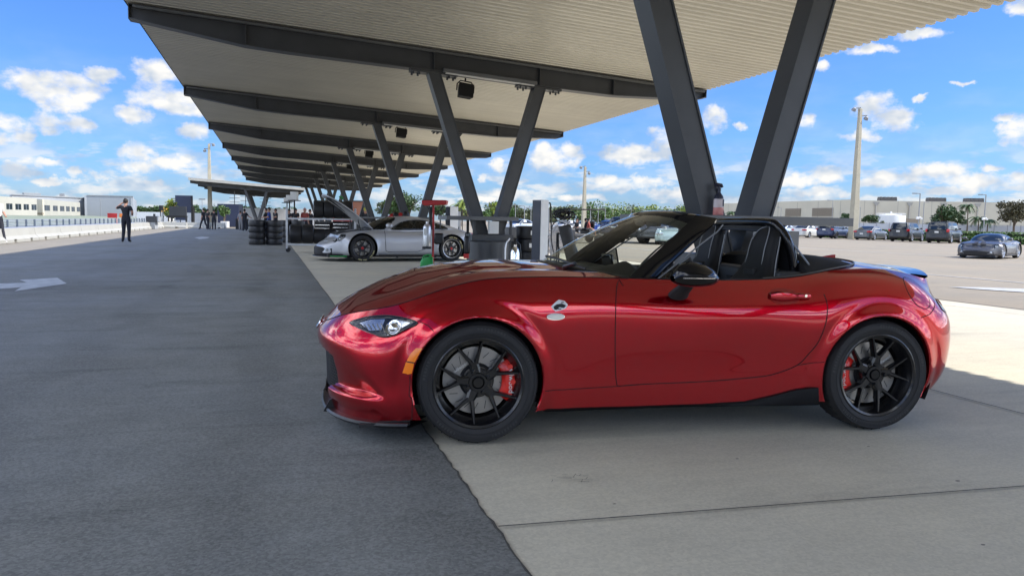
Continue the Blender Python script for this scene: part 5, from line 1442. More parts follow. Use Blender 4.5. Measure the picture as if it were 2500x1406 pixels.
# dark bin on a concrete foot
bn = thing('bin', 'dark box on a grey block standing at the end of the barrier row', 'bin', atd(373, 61), CAMYAW)
b = MB(); b.box((0, 0, .28), (.55, .5, .56)); b.build('foot', GREYW, bn, bevel=.02)
b = MB(); b.box((0, 0, .80), (.86, .6, .48)); b.box((.12, 0, 1.12), (.16, .1, .22)); b.build('box', DGREY, bn, bevel=.02)
b = MB(); b.box((.50, 0, .80), (.10, .5, .42)); b.build('side_door', GREYW, bn)
# screens and stage kit at the far end
def board(name, label, cat, px, dep, w, z0, z1, m, th=.2, parts=None):
    t = thing(name, label, cat, atd(px, dep), CAMYAW); b = MB(); b.box((0, 0, (z0 + z1) / 2), (w, th, z1 - z0)); b.build('panel', m, t, bevel=.01)
    for s in (-.4, .4): b = MB(); b.box((w * s, th, z1 / 2), (.08, .08, z1)); b.build('support', DGREY, t)
    return t
NAVY = mat('navy_panel', (.012, .02, .06), .35)
board('screen', 'tall dark blue advertising tower behind the screens', 'screen', 450, 90, 1.85, 0.6, 1.14 + 2.35, NAVY, .6)
t = board('screen', 'pair of wide dark screens on a stand beyond the barriers', 'screen', 435, 78, 1.75, 1.0, 2.05, DGREY)
board('speaker_tower', 'slim black tower right of the wide screens', 'tower', 470, 80, .22, .2, 2.1, BLACKM)
board('speaker_tower', 'small black box on a pole left of the wide screens', 'tower', 393, 76, .28, 1.6, 2.1, BLACKM)
board('container', 'dark blue container behind the planter tree', 'container', 562, 82, 2.3, 0, 2.45, NAVY, 1.2)
board('container', 'white low trailer beyond the far canopy columns', 'container', 690, 95, 9.5, .2, 2.2, WHITE, 1.5)
board('container', 'white low container left of the yellow tree', 'container', 380, 100, 4.2, .3, 1.5, WHITE, 1.5)
board('container', 'white low unit behind the three people', 'container', 492, 90, 3.0, .3, 1.45, WHITE, 1.5)
board('equipment_case', 'black equipment cases on the barrier below the screens', 'case', 432, 70, 1.8, .93, 1.12, BLACKM, .4)
board('equipment_case', 'black kit boxes stacked left of the tyre stacks', 'case', 590, 68, .9, 0, .95, BLACKM, .6)
tree(atd(412, 84), 3.0, .95, 'yellow green tree left of the wide screens', LF_Y, 71, 900, .12, crown_frac=.75)
dm = thing('dome_tent', 'orange dome tent peeping over the yellow tree', 'tent', atd(423, 110)); b = MB(); b.lathe([(1.7, 1.0), (1.6, 1.7), (1.2, 2.3), (.7, 2.55), (0, 2.65)], 20); b.build('canvas', mat('orange_canvas', (.65, .30, .02), .6), dm)
pt = tree(atd(548, 76), 2.4, .62, 'small round planter tree beside the dark blue container', LF_M, 72, 900, .09, crown_frac=.6)
bx = thing('planter', 'white square planter under the small round tree', 'planter', atd(549, 75.4), CAMYAW); b = MB(); b.box((0, 0, .32), (.66, .6, .62)); b.build('box', WHITE, bx, bevel=.02)
# distant masts with crossarms
for i, (px, h, dep) in enumerate(((573, 4.3, 95), (600, 4.6, 96), (648, 3.6, 90), (426, 4.4, 150), (494, 4.4, 150))):
    t = thing('mast', ['mast with crossarms left of the far V column', 'taller mast between the far canopy legs', 'mast with a blue wrap right of the far canopy leg', 'distant floodlight mast left of the blue tower', 'distant floodlight mast right of the blue tower'][i], 'mast', atd(px, dep)); b = MB(); b.tube([(0, 0, 0), (0, 0, h)], .05, 5)
    for z in (.92, .8, .68)[: 3 if i < 3 else 1]: b.box((0, 0, h * z if i < 3 else h), (1.3, .05, .05 if i < 3 else .25), rz=CAMYAW)
    b.build('post', LAMPM, t)
# red-brown truck body between the far legs
rb = thing('shed', 'rust coloured shed seen between the legs of the fourth V column', 'shed', atd(868, 120), CAMYAW); b = MB(); b.box((0, 0, 2.2), (3.0, 2, 3.2)); b.build('wall', mat('rust_wall', (.22, .09, .05), .8), rb); b = MB(); b.box((0, 0, 3.9), (3.2, 2.2, .15)); b.build('roof', DGREY, rb)
# building behind the photographer's position, mirrored in the car's paint
rbld = thing('hall', 'white hall far behind the camera', 'building', (4, -60, 0)); b = MB(); b.box((0, 0, 3.2), (70, 10, 6.4)); b.build('wall', WHITE, rbld)
for k in range(14):
    b = MB(); b.box((-32 + k * 5, 5.05, 2.6), (2.6, .2, 1.4)); b.build('window', WINDG, rbld)
# ================================================================ other vehicles
RIMS = mat('silver_rim', (.45, .46, .48), .3, metal=.8)
RIMD = mat('dark_rim', (.05, .05, .055), .35, metal=.5)
TAIL = mat('tail_light_red', (.45, .01, .012), .15, coat=.6)
LENS = mat('head_light_lens', (.55, .60, .64), .08, metal=.6, coat=.8)
PLATE = mat('licence_plate', (.6, .6, .58), .5)
GLZ = mat('car_glass', (.012, .016, .02), .03, spec=.6)
GLS = thin_glass('dark_car_glass', (.16, .18, .18))
def bubble(t, S, pm, glass):
    # smooth one-arc coupe roof, side and end glass cut out of the same skin
    xs_ = np.linspace(.26, 3.22, 130)
    kx = [.26, .40, .75, 1.08, 1.41, 1.86, 2.41, 2.89, 3.22]
    zt = spline(kx, np.array([[.815], [.885], [1.095], [1.185], [1.205], [1.165], [1.02], [.87], [.775]]), xs_)[:, 0]
    zb = np.interp(xs_, [.26, .7, 1.4, 2.0, 2.4, 2.9, 3.22], [.79, .79, .785, .81, .84, .79, .74])
    ww = np.interp(xs_, [.26, .6, 1.1, 1.7, 2.3, 2.8, 3.22], [.60, .71, .755, .75, .70, .60, .50])
    n = 44; V = []
    for i, x in enumerate(xs_):
        for k in range(n + 1):
            a = PI * k / n; c, q = math.cos(a), math.sin(a)
            bow = .16 * (1 - abs(c)) * (1 - sstep(.3, 1.3, x))
            V.append((x - bow, -math.copysign(abs(c) ** .72, c) * ww[i], zb[i] + (zt[i] - zb[i]) * abs(q) ** .80))
    V = np.array(V); F = grid_faces(len(xs_), n + 1); N = -vnormals(V, F)
    if N[len(N) // 2][2] < 0: N = -N
    WIN = [(.80, .845), (.90, .925), (1.06, 1.02), (1.25, 1.075), (1.5, 1.10), (1.75, 1.09), (2.0, 1.045), (2.25, .965), (2.42, .885), (2.38, .865), (2.1, .855), (1.5, .835), (1.0, .83)]
    gl, bd = [], []
    for f in F:
        c = V[list(f)].mean(axis=0); x, y, z = c
        side = abs(y) > .40 and inpoly(x, z, WIN) and not (abs(x - 2.02 - (z - .95) * .25) < .028)
        xa = .66 + (z - .82) * 1.22
        ws = x < xa - .05 and z > .83 and x < 1.02
        rg_ = abs(y) < .46 - .10 * (x - 1.9) and 1.95 < x < 2.75 and z > .86
        (gl if side or ws or rg_ else bd).append(f)
    shell('roof', V, bd, N, pm, t); shell('windows', V, gl, N, glass or GLZ, t)
    w = MB()
    for sg in (-1, 1):
        L = []
        for p in smooth_poly(WIN, 4, closed=True):
            i = int(np.argmin(np.abs(xs_ - p.x))); r = max(0, min(1, (p.y - zb[i]) / (zt[i] - zb[i]))); q = r ** (1 / .80); cc = math.sqrt(max(0, 1 - q * q))
            L.append((p.x - .16 * (1 - cc) * (1 - sstep(.3, 1.3, p.x)), sg * (cc ** .72 * ww[i] + .004), p.y + .002))
        w.tube(L, .008, 5, closed=True)
    w.build('window_trim', BLACK, t)

def make_car(name, label, loc, rz, S, pm, group=None, rim=None, det=False, glass=None):
    t = thing(name, label, 'car', loc, rz, group)
    wb, fo, ro, hw = S['wb'], S['fo'], S['ro'], S['hw']; rw = S.get('rw', .34); zs = S.get('zs', .22); za = rw
    f0, r0 = -fo, wb + ro
    top = S['top']                                    # [(x, z edge)] upper body line
    tx = [p[0] for p in top]; tz = [p[1] for p in top]
    nf, nr_ = S.get('nf', .35), S.get('nr', .28)      # how much the ends round off in plan
    def zt(x): return float(np.interp(x, tx, tz))
    xs = [(f0, 0), (f0 + .02, .38), (f0 + nf * .32, .70), (f0 + nf * .85, .90), (-rw - .08, .965), (-.2, .985), (.2, .985), (rw + .1, .98), (wb * .36, .97), (wb * .5, .965), (wb * .64, .97), (wb - rw - .1, .985), (wb - .15, 1), (wb + .2, 1), (wb + rw + .08, .985), (r0 - nr_ * .85, .93), (r0 - nr_ * .32, .76), (r0 - .02, .42), (r0, 0)]
    F = S.get('rows', [(0, .04), (.10, .015), (.28, .0), (.48, .0), (.64, .004), (.80, .022), (.93, .065), (1, .12)])
    cols = []
    n = len(xs)
    for i, (x, yf) in enumerate(xs):
        z1 = zt(x); c = []
        e = 1 if (i < 3) else 0; e2 = 1 if i > n - 4 else 0
        for f, ins in F:
            z = lerp(zs, z1, f); dx = 0
            if e: dx = S.get('fp', (.05, .0, .0, .01, .02, .07, .15, .24))[[q[0] for q in F].index(f)]
            if e2: dx = -S.get('rp', (.06, .0, .0, .01, .02, .04, .07, .10))[[q[0] for q in F].index(f)]
            k = 1 if yf > .8 else yf
            c.append((x + dx * (1 if not (i == 3) else .4), max(0, hw * yf - ins * k), z))
        cols.append(c)
    G, UK = body_net(cols, 30, .03)
    nU, nV = G.shape[:2]
    V = G.reshape(-1, 3).copy()
    fl = S.get('flare', .02)
    for i in range(len(V)):
        x, y, z = V[i]
        for cx in (0, wb):
            d = math.hypot(x - cx, z - za)
            if y > .4 and d < rw + .35: V[i][1] += fl * math.exp(-((d - rw - .03) / .06) ** 2)
    F0 = grid_faces(nU, nV)
    V[:, 1] *= -1
    Vn, Fn = cut_arch(V, F0, [(0, za), (wb, za)], [rw + .045] * 2)
    N = -vnormals(Vn, F0)
    if N[nU // 2 * nV + nV // 3, 1] > 0: N = -N
    Vm = Vn.copy(); Vm[:, 1] *= -1; NM = N.copy(); NM[:, 1] *= -1; k = len(Vn)
    shell('body', np.vstack([Vn, Vm]), Fn + [tuple(i + k for i in f[::-1]) for f in Fn], np.vstack([N, NM]), pm, t)
    SKc = Skin(Vn, Fn)
    # upper surface (bonnet, deck)
    ed = G[:, -1, :]; H = []; cr = S.get('crown', .05)
    xr = S.get('open', None)
    for i in range(nU):
        x, y, z = ed[i]; c_ = cr * min(1, y / .4)
        H.append([(x, -y * s, z + c_ * (1 - abs(s) ** 2.2)) for s in np.linspace(-1, 1, 13)])
    hb = MB(); hb.grid(H[:]); hb.build('bonnet_and_deck', pm, t, angle=50)
    # greenhouse
    if S.get('bubble'): bubble(t, S, pm, glass)
    g_ = S['gh']                                      # (base front x, roof front x, roof rear x, base rear x, z base front, z base rear, z roof, half width base, half width roof)
    a0, a1, b1, b0, zf, zr, zR, w0, w1 = g_
    nr2 = 64; ex = S.get('ex', .32)
    def ring(s):
        pts = []
        for j in range(nr2):
            a = 2 * PI * j / nr2; c, q = math.cos(a), math.sin(a)
            cx = math.copysign(abs(c) ** ex, c); sy = math.copysign(abs(q) ** ex, q)
            bulge = .04 * math.sin(PI * min(1, s))
            xf, xb = lerp(a0, a1, s) - bulge * .8, lerp(b0, b1, s) + bulge * (1.2 if b0 - b1 > .5 else .4)
            x = lerp(xb, xf, (1 - cx) / 2); w = lerp(w0, w1, s) + bulge * .7
            if s < .02: zb = lerp(zf, zr, (x - a0) / (b0 - a0))
            zz = lerp(lerp(zf, zr, (x - xf) / max(.01, xb - xf)), zR + S.get('roofslope', 0) * (x - xf) / max(.01, xb - xf) - .02 * (1 - abs(0)), s) + 0
            # the plan nose of windscreen bows forward in the middle
            x -= (.10 * (1 - abs(sy)) * (1 if cx < -.9 else 0)) * (1 - s * .5) - (.06 * (1 - abs(sy)) * (1 if cx > .9 else 0))
            pts.append(Vector((x, -sy * w, zz)))
        return pts
    lv = [0, .15, .3, .45, .6, .75, .86, .93, 1.0]; RG = [ring(s) for s in lv]
    gl_, bd_ = MB(), MB()
    pill = S.get('pill', [])
    for i in range(len(lv) - 1):
        for j in range(nr2):
            q = [RG[i][j], RG[i][(j + 1) % nr2], RG[i + 1][(j + 1) % nr2], RG[i + 1][j]]
            c = sum(q, Vector()) / 4; s = (lv[i] + lv[i + 1]) / 2
            nn = (q[1] - q[0]).cross(q[3] - q[0]).normalized()
            sidey = abs(nn.y) > .55
            xf, xb = lerp(a0, a1, s), lerp(b0, b1, s)
            body = lv[i] >= .93
            if sidey:
                if c.x < xf + .13 or c.x > xb - S.get('cp', .18): body = True
                for px_ in pill:
                    if abs(c.x - px_) < .045: body = True
                if lv[i] >= .86: body = True
                if b1 < a1 + .2: pass
            (bd_ if body else gl_).add(q, [(0, 1, 2, 3)])
    cap = []
    for m_ in np.linspace(0, 1, 7):
        cc = sum(RG[-1], Vector()) / nr2
        cap.append([Vector((lerp(p.x, lerp(cc.x, p.x, .0), m_), lerp(p.y, 0, m_), p.z + .035 * (1 - (1 - m_) ** 2.2))) for p in RG[-1] + [RG[-1][0]]])
    bd_.grid(cap)
    if not S.get('bubble'): roof = bd_.build('roof', S.get('roofm', pm), t, angle=50, merge=.0005); gl_.build('windows', glass or GLZ, t, angle=40, merge=.0005)
    # underbody, wells
    u = MB(); u.span(f0 + .15, r0 - .15, -hw * .86, hw * .86, zs - .05, zs + .02)
    u.build('underbody', BLACKM, t)
    for cx in (0, wb):
        for sg in (-1, 1):
            w = MB()
            w.grid([[(cx + math.cos(a) * (rw + .05), sg * hw * .97, za + math.sin(a) * (rw + .05)), (cx + math.cos(a) * (rw + .05), sg * hw * .55, za + math.sin(a) * (rw + .05)), (cx, sg * hw * .5, za)] for a in np.linspace(-.5, PI + .5, 20)])
            w.build('wheel_housing', BLACKM, t)
    # wheels
    first = None
    for sg in (-1, 1):
        for cx in (0, wb):
            wheel(t, (cx, sg * (hw - .125), rw), rw, rw * S.get('rr', .70), .23, rim or RIMS, 5, S.get('ws', 'Y'), .3 + cx, side=sg, det=1 if det and sg < 0 else 0, brake=CALY if det and sg < 0 else None, caliper_side=1 if cx == 0 else -1, rimlip=RIMS if (det and cx > 0) else None)
    t['_'] = 0; del t['_']
    # lamps and plates, as solid shaped blocks set into the ends
    for sg in (-1, 1):
        for (nm, pts, mm) in S.get('lamps', []):
            x0, x1, y0, y1, z0, z1 = pts
            b = MB(); L = []
            for k in range(9):
                s = k / 8; y = lerp(y0, y1, s); x = lerp(x0, x1, s ** 1.6)
                L.append([(x, sg * y, z0), (x - math.copysign(.02, wb / 2 - x), sg * y, (z0 + z1) / 2), (x, sg * y, z1)])
            b.grid(L); b.grid([[(p[0] + math.copysign(.12, wb / 2 - p[0]), p[1], p[2]) for p in r_] for r_ in L]); b.build(nm, mm, t, norm=False)
    if S.get('plate'): 
        b = MB(); b.box((r0 + .012, 0, S['plate']), (.015, .32, .15)); b.build('licence_plate', PLATE, t)
    for pts in S.get('gaps', []): SKc.ribbon([Vector(p) for p in pts], .012, .003).build('door_gap', BLACKM, t, norm=False)
    for x in S.get('handles', []):
        c, n = SKc.hit(x, S['hz']); b = MB(); b.ball((c.x, c.y - .01, c.z), (.10, .022, .018), 10, 6); b.build('door_handle', S.get('hm', pm), t)
    for sg in (-1, 1):
        b = MB(); b.ball((a0 + .32, sg * (hw + .06), zf + .10), (.09, .11, .075), 12, 8); b.tube([(a0 + .32, sg * (hw - .12), zf + .03), (a0 + .32, sg * hw, zf + .07)], .025, 6); b.build('wing_mirror', pm, t)
    return t, SKc, ed, UK
CALY = mat('caliper_yellow', (.30, .28, .26), .4)
def extra(t, name, m, fn, **k):
    b = MB(); fn(b); return b.build(name, m, t, **k)

# ---- the coupe shape shared by the silver and the grey sports cars
COUPE = dict(bubble=True, wb=2.46, fo=1.02, ro=1.02, hw=.93, rw=.345, zs=.16, nf=.62, nr=.55, flare=.035, crown=.03, rr=.74,
    top=[(-1.02, .50), (-.8, .60), (-.5, .70), (-.1, .775), (.3, .80), (.7, .805), (1.4, .80), (2.0, .83), (2.5, .86), (2.9, .81), (3.2, .75), (3.48, .69)],
    rows=[(0, .05), (.10, .01), (.28, .0), (.48, .0), (.64, .006), (.80, .03), (.93, .09), (1, .17)],
    fp=(.06, .0, .0, .01, .03, .09, .17, .25), rp=(.08, .02, .0, .0, .02, .05, .09, .13),
    gh=(.36, 1.10, 1.60, 3.05, .84, .87, 1.285, .76, .50), cp=.95, ex=.42, pill=[], lamps=[], handles=[1.62], hz=.72,
    gaps=[[(.62, .88), (.60, .6), (.62, .28), (.7, .25)], [(.7, .25), (1.5, .26), (1.72, .34), (1.86, .55), (1.86, .70), (1.80, .88)]])
SILV = paint('silver_paint', (.46, .465, .48), .45, .42, coat=.5)
GREYP = paint('dark_grey_paint', (.085, .085, .09), .4, .40, coat=.5)
def coupe_extras(t, Sk, wing=True):
    for sg in (-1, 1):
        HP = [tuple(p) for p in smooth_poly([(-.80, .545), (-.73, .62), (-.62, .675), (-.44, .715), (-.43, .64), (-.52, .555), (-.68, .515)], 4, closed=True)]
        b = Sk.patch(HP, .004); b.v = [(v[0], -sg * v[1], v[2]) for v in b.v]; H_ = b.build('headlight', GLZ, t)
        c, n = Sk.hit(-.60, .605, .006); c.y *= -sg; n.y *= -sg
        M = Matrix.Translation(c) @ n.to_track_quat('Z', 'Y').to_matrix().to_4x4(); b = MB()
        b.tube([M @ Vector((math.cos(a) * .062, math.sin(a) * .062, .0)) for a in np.linspace(0, 2 * PI, 20, endpoint=False)], .007, 5, closed=True); b.ball((0, 0, -.006), .03, 10, 6, M=M); b.build('led', LENS, H_)
    # black lower front intake
    b = MB(); L = []
    for k in range(25):
        s = -1 + 2 * k / 24; a = abs(s); x = -1.032 + .30 * a ** 3.2; y = s * .70
        L.append([(x - .01, y, .15), (x - .022, y, .20), (x - .022, y, .34 - .02 * a), (x + .005, y, .38 - .03 * a)])
    b.grid(L); F_ = b.build('front_intake', BLACKM, t, norm=False)
    b = MB(); L = []
    for k in range(25):
        s = -1 + 2 * k / 24; a = abs(s); x = -1.06 + .36 * a ** 2.6; y = s * .88; L.append([(x + .15, y, .13), (x - .03, y, .125), (x - .04, y, .112), (x + .15, y, .105)])
    b.grid(L); b.build('front_splitter', BLACK, t)
    for sg in (-1, 1):
        b = MB(); b.ball((-.88, sg * .62, .30), (.05, .05, .04), 10, 8); b.build('daylight_lamp', LENS, F_)
    # tail light bar and rear black zone, exhausts
    b = MB(); L = []
    for k in range(25):
        s = -1 + 2 * k / 24; x = 3.455 - .40 * abs(s) ** 3; L.append([(x, s * .84, .70), (x + .012, s * .84, .73), (x, s * .84, .76)])
    b.grid(L); b.build('tail_light_bar', TAIL, t, norm=False)
    for sg in (-1, 1):
        b = MB(); b.span(.42, 2.05, sg * .90, sg * .945, .14, .18); b.build('side_skirt', BLACK, t, bevel=.01)
    if wing:
        b = MB(); b.prism([(3.02, 1.16), (3.12, 1.175), (3.30, 1.19), (3.32, 1.20), (3.10, 1.20), (3.02, 1.175)], -.80, .80); W_ = b.build('rear_wing', BLACK, t)
        for sg in (-1, 1):
            b = MB(); b.span(3.0, 3.34, sg * .80, sg * .815, 1.06, 1.24); b.build('end_plate', BLACK, W_)
            b = MB(); b.tube([(2.95, sg * .42, .88), (3.08, sg * .42, 1.10), (3.15, sg * .42, 1.22), (3.20, sg * .42, 1.20)], .018, 6); b.build('wing_strut', BLACK, W_)
# silver car
ps, pe = gp(883, 638), gp(1099, 637)
angS = math.atan2((pe - ps).y, (pe - ps).x); sc_s = (pe - ps).length / 2.46
SLOC = ps + Vector((-math.sin(angS), math.cos(angS), 0)) * .80 * sc_s
SIL, skS, edS, ukS = make_car('sports_car', 'silver track coupe with its front lid raised parked behind the red roadster', SLOC, angS, COUPE, SILV, rim=RIMD, det=True, glass=GLS)
SIL.scale = (sc_s,) * 3
coupe_extras(SIL, skS, wing=False)
# raised lid: a thin curved panel hinged at the windscreen
b = MB(); L = []
hing = Vector((.40, 0, .82)); 
for i in range(13):
    s = i / 12; r_ = s * 1.50; a = R(138) + .10 * s * s
    row = []
    for k in range(13):
        q = -1 + 2 * k / 12; w = lerp(.56, .40, s ** 2) * (1 if s < .9 else .9)
        row.append((hing.x + math.cos(a) * r_ - .03 * (1 - q * q), q * w, hing.z + math.sin(a) * r_ + .035 * (1 - q * q)))
    L.append(row)
b.grid(L); LID = b.build('front_lid', SILV, SIL); 
m_ = LID.modifiers.new('s', 'SOLIDIFY'); m_.thickness = .03
b = MB(); b.grid([[(p[0] - .0, p[1] * .8, p[2] - .035) for p in r_] for r_ in L[1:-1]]); b.build('lid_liner', BLACKM, LID)
for yy in (-.48, .48): b = MB(); b.tube([(.05, yy, .80), (-.02, yy * .96, 1.08)], .012, 6); b.build('lid_strut', BLACK, LID)
b = MB(); b.box((-.36, 0, 1.66), (.10, .26, .02), rot=Matrix.Rotation(R(42), 4, 'Y')); b.build('lid_badge', GREENP, LID)
# luggage well under the lid
b = MB(); b.grid([[(x, y * w, z) for y in (-1, 1)] for x, w, z in ((-.62, .42, .695), (-.4, .5, .755), (0, .55, .812), (.30, .56, .832))]); b.build('luggage_well', BLACKM, SIL, norm=False)
# green lip on the front corner, interior cage, lettering on the tyres
b = MB(); b.tube([(-.82, -.80, .135), (-.60, -.90, .135), (-.42, -.935, .135)], .014, 6); b.build('green_lip', GREENP, SIL)
b = MB()
for yy in (-.45, .45): b.tube([(.95, yy, .86), (1.15, yy * .9, 1.06), (1.6, yy * .9, 1.10), (2.1, yy, .86)], .02, 6)
b.tube([(1.62, -.40, 1.09), (1.7, .40, .8)], .02, 6); b.tube([(1.62, .40, 1.09), (1.7, -.40, .8)], .02, 6); b.build('roll_cage', WHITE, SIL)
b = MB()
for yy in (-.36, .36):
    b.box((1.70, yy, .72), (.16, .42, .58), rot=Matrix.Rotation(.2, 4, 'Y'))
b.build('seat', BLACK, SIL, bevel=.04)
for w_ in [c for c in SIL.children if c.name.startswith('wheel') and c.location.y < 0 and c.type == 'EMPTY']:
    ty = [c for c in w_.children if c.name.startswith('tyre')][0]
    q = MB()
    for a0 in (-1.95, -.9):
        if w_.location.x > 1: a0 += 2.0
        for k in range(9):
            if k == 4: continue
            a = a0 + k * .085; M = Matrix.Rotation(-a, 4, 'Y') @ Matrix.Translation((.305, -.1215, 0)); q.box((0, 0, 0), (.030, .003, .016), M=M)
    q.build('sidewall_lettering', mat('tyre_letters', (.55, .50, .25), .7), ty)
    q = MB(); q.lathe([(0, -.09), (.035, -.09), (.04, -.07)], 12, axis='y'); q.build('centre_nut', REDP, w_)
# grey coupe out in the sun, facing the camera
g1p = gp(2436, 628); dfw = (Vector((0, 0, 0)) - g1p); 
GCR = R(25)
GLOC = atd(2401, 31.6)
GR_, skG, _, _ = make_car('sports_car', 'dark grey sports coupe facing the camera on the open lot', GLOC, GCR, COUPE, GREYP, rim=RIMS, det=False)
coupe_extras(GR_, skG, wing=False)
b = MB()
for yy in (-1, 1): b.grid([[(-.62 + .3 * s, yy * (.30 - .06 * s), .665 + .10 * s + .012), (-.62 + .3 * s, yy * .06, .675 + .10 * s + .016)] for s in np.linspace(0, 1, 5)])
b.build('bonnet_vent', BLACKM, GR_, norm=False)
GR_.scale = (.86,) * 3

# ---- ordinary parked cars
def SUV(L=4.9, h=1.78, hw=.96, hood=1.12, boxy=.0, zs=.30, rw=.37):
    wb = L * .585; fo = L * .19; ro = L - wb - fo
    return dict(wb=wb, fo=fo, ro=ro, hw=hw, rw=rw, zs=zs, nf=.40, nr=.22, flare=.02, crown=.05, rr=.66,
        top=[(-fo, hood - .20), (-fo + .25, hood - .06), (.4, hood), (wb + ro, hood + .04)],
        gh=(.35, .35 + .75 - boxy * .45, wb + ro - .42 + boxy * .28, wb + ro - .10, hood + .02, hood + .06, h, hw * .90, hw * (.72 + boxy * .1)), cp=.16, ex=.22, pill=[wb * .52, wb * .93],
        lamps=[('tail_light', (wb + ro + .02, wb + ro - .12, hw * .80, hw * .985, hood - .16, hood + .02 + boxy * .1), TAIL), ('headlight', (-fo - .0, -fo + .28, hw * .55, hw * .95, hood - .34, hood - .20), LENS)],
        plate=.95, handles=[wb * .42, wb * .78], hz=hood - .12, fp=(.05, .0, .0, .0, .0, .02, .06, .12), rp=(.03, .0, .0, .03, .04, .05, .06, .08),
        gaps=[[(.45, hood - .02), (.47, zs + .12), (wb * .5, zs + .10), (wb * .52, hood - .02)], [(wb * .52, zs + .10), (wb - .5, zs + .10), (wb - .18, .85), (wb - .10, hood - .02)]])
def SEDAN(L=4.7, h=1.45, hw=.91, hood=.98, two=False, rw=.335):
    wb = L * .60; fo = L * .185; ro = L - wb - fo
    return dict(wb=wb, fo=fo, ro=ro, hw=hw, rw=rw, zs=.20, nf=.45, nr=.35, flare=.018, crown=.04, rr=.70,
        top=[(-fo, hood - .30), (-fo + .3, hood - .12), (.5, hood - .01), (wb * .9, hood + .03), (wb + ro, hood + .02)],
        gh=(.42, 1.18, wb + ro - 1.45, wb + ro - .55, hood - .01, hood + .05, h, hw * .86, hw * .64), cp=.30, ex=.30, pill=[] if two else [wb * .56],
        lamps=[('tail_light', (wb + ro + .015, wb + ro - .24, hw * .55, hw * .97, hood - .20, hood - .04), TAIL), ('headlight', (-fo + .02, -fo + .36, hw * .52, hw * .95, hood - .38, hood - .26), LENS)],
        plate=.62, handles=[wb * .48], hz=hood - .12,
        gaps=[[(.55, hood - .03), (.55, .32), (wb * .56, .30), (wb * .58, hood)]])
BLK = paint('black_paint', (.010, .010, .011), .1, .4, coat=.3); BLU = paint('dark_blue_paint', (.010, .018, .06), .3, .35, coat=.5); WHT = paint('white_car_paint', (.50, .50, .48), .0, .35)
GRY2 = paint('mid_grey_paint', (.08, .085, .09), .4, .38, coat=.5); GRN = paint('pale_green_paint', (.42, .52, .50), .3, .3); BLUE2 = paint('bright_blue_paint', (.02, .06, .28), .4, .3); SLV2 = paint('pale_silver_paint', (.42, .45, .47), .6, .3)
def park(name, label, px, X, rz, S, pm, at_rear=True, scale=1, **k):
    """stands a car with its tail middle (or nose) at picture column px on the line x = X, nose away from the camera row"""
    p = atX(px, X); L = S['wb'] + S['ro'] if at_rear else -S['fo']
    d = Vector((math.cos(rz), math.sin(rz), 0))
    loc = p - d * L * scale
    t, sk, e, u = make_car(name, label, loc, rz, S, pm, **k); t.scale = (scale,) * 3
    return t
park('parked_car', 'white sedan with dark tail panel parked left of the blue vehicle', 1948, 55.8, R(206), SEDAN(), WHT)
park('parked_car', 'pale silver car half hidden left of the white sedan', 1896, 55.8, R(206), SEDAN(h=1.4), SLV2)
park('parked_suv', 'dark blue crossover parked left of the tall beige light pole', 2012, 55.4, R(206), SUV(4.7, 1.66, .94, 1.05, .1), BLU, rim=RIMD)
park('parked_car', 'grey two door coupe parked right of the tall beige light pole', 2104, 55.6, R(206), SEDAN(4.7, 1.38, .92, .95, True), GRY2)
t = park('parked_suv', 'black upright estate vehicle parked between the grey coupe and the boxy one', 2193, 54.9, R(207), SUV(4.7, 1.74, .93, 1.10, .25), BLK)
t = park('parked_suv', 'black boxy vehicle with a roof rack at the right end of the parked row', 2287, 54.6, R(208), SUV(4.7, 1.80, .95, 1.12, .75), BLK)
b = MB()
for yy in (-.6, .6): b.tube([(1.0, yy, 1.86), (3.4, yy, 1.86)], .025, 6)
for xx in (1.2, 2.2, 3.2): b.tube([(xx, -.6, 1.87), (xx, .6, 1.87)], .02, 6)
b.build('roof_rack', BLACK, t)
# cars seen through the windscreen, turned nose towards the camera
park('parked_suv', 'dark grey off road vehicle seen through the windscreen with its nose towards us', 1585, 20.8, R(38), SUV(4.6, 1.72, .95, 1.12, .5, .36, .40), GRY2, at_rear=False, scale=.98)
park('parked_suv', 'black pickup like vehicle left of the grey one seen through the windscreen', 1532, 20.2, R(38), SUV(4.8, 1.60, .95, 1.10, .5, .40, .42), BLK, at_rear=False, scale=.98)
park('parked_car', 'pale green sedan seen through the right part of the windscreen', 1640, 21.5, R(62), SEDAN(4.5, 1.40, .90, .95), GRN, at_rear=False)
park('parked_car', 'light teal car parked behind the pale green sedan', 1660, 27, R(40), SEDAN(4.5, 1.46, .90, 1.0), SLV2, at_rear=False)
park('parked_suv', 'dark blue pickup seen just left of the windscreen pillar', 1478, 26.5, R(28), SUV(4.8, 1.72, .95, 1.12, .5, .36, .38), BLU, at_rear=False)
park('parked_car', 'bright blue car right of the golf cart', 1450, 31, R(28), SEDAN(4.5, 1.45, .9, 1.0), BLUE2, at_rear=False)
park('parked_car', 'white car behind the blue ones near the golf cart', 1462, 38, R(28), SUV(4.5, 1.7, .9, 1.05), WHT, at_rear=False)
park('parked_car', 'white car behind the cable covered black cylinder', 1352, 30, R(28), SEDAN(4.4, 1.42, .9, .98), WHT, at_rear=False)
park('parked_car', 'silver car left of the golf cart', 1402, 36, R(28), SEDAN(4.4, 1.42, .9, .98), SLV2, at_rear=False)
park('parked_car', 'silver car seen behind the second column base', 1235, 24, R(28), SEDAN(4.4, 1.42, .9, .98), SLV2, at_rear=False)
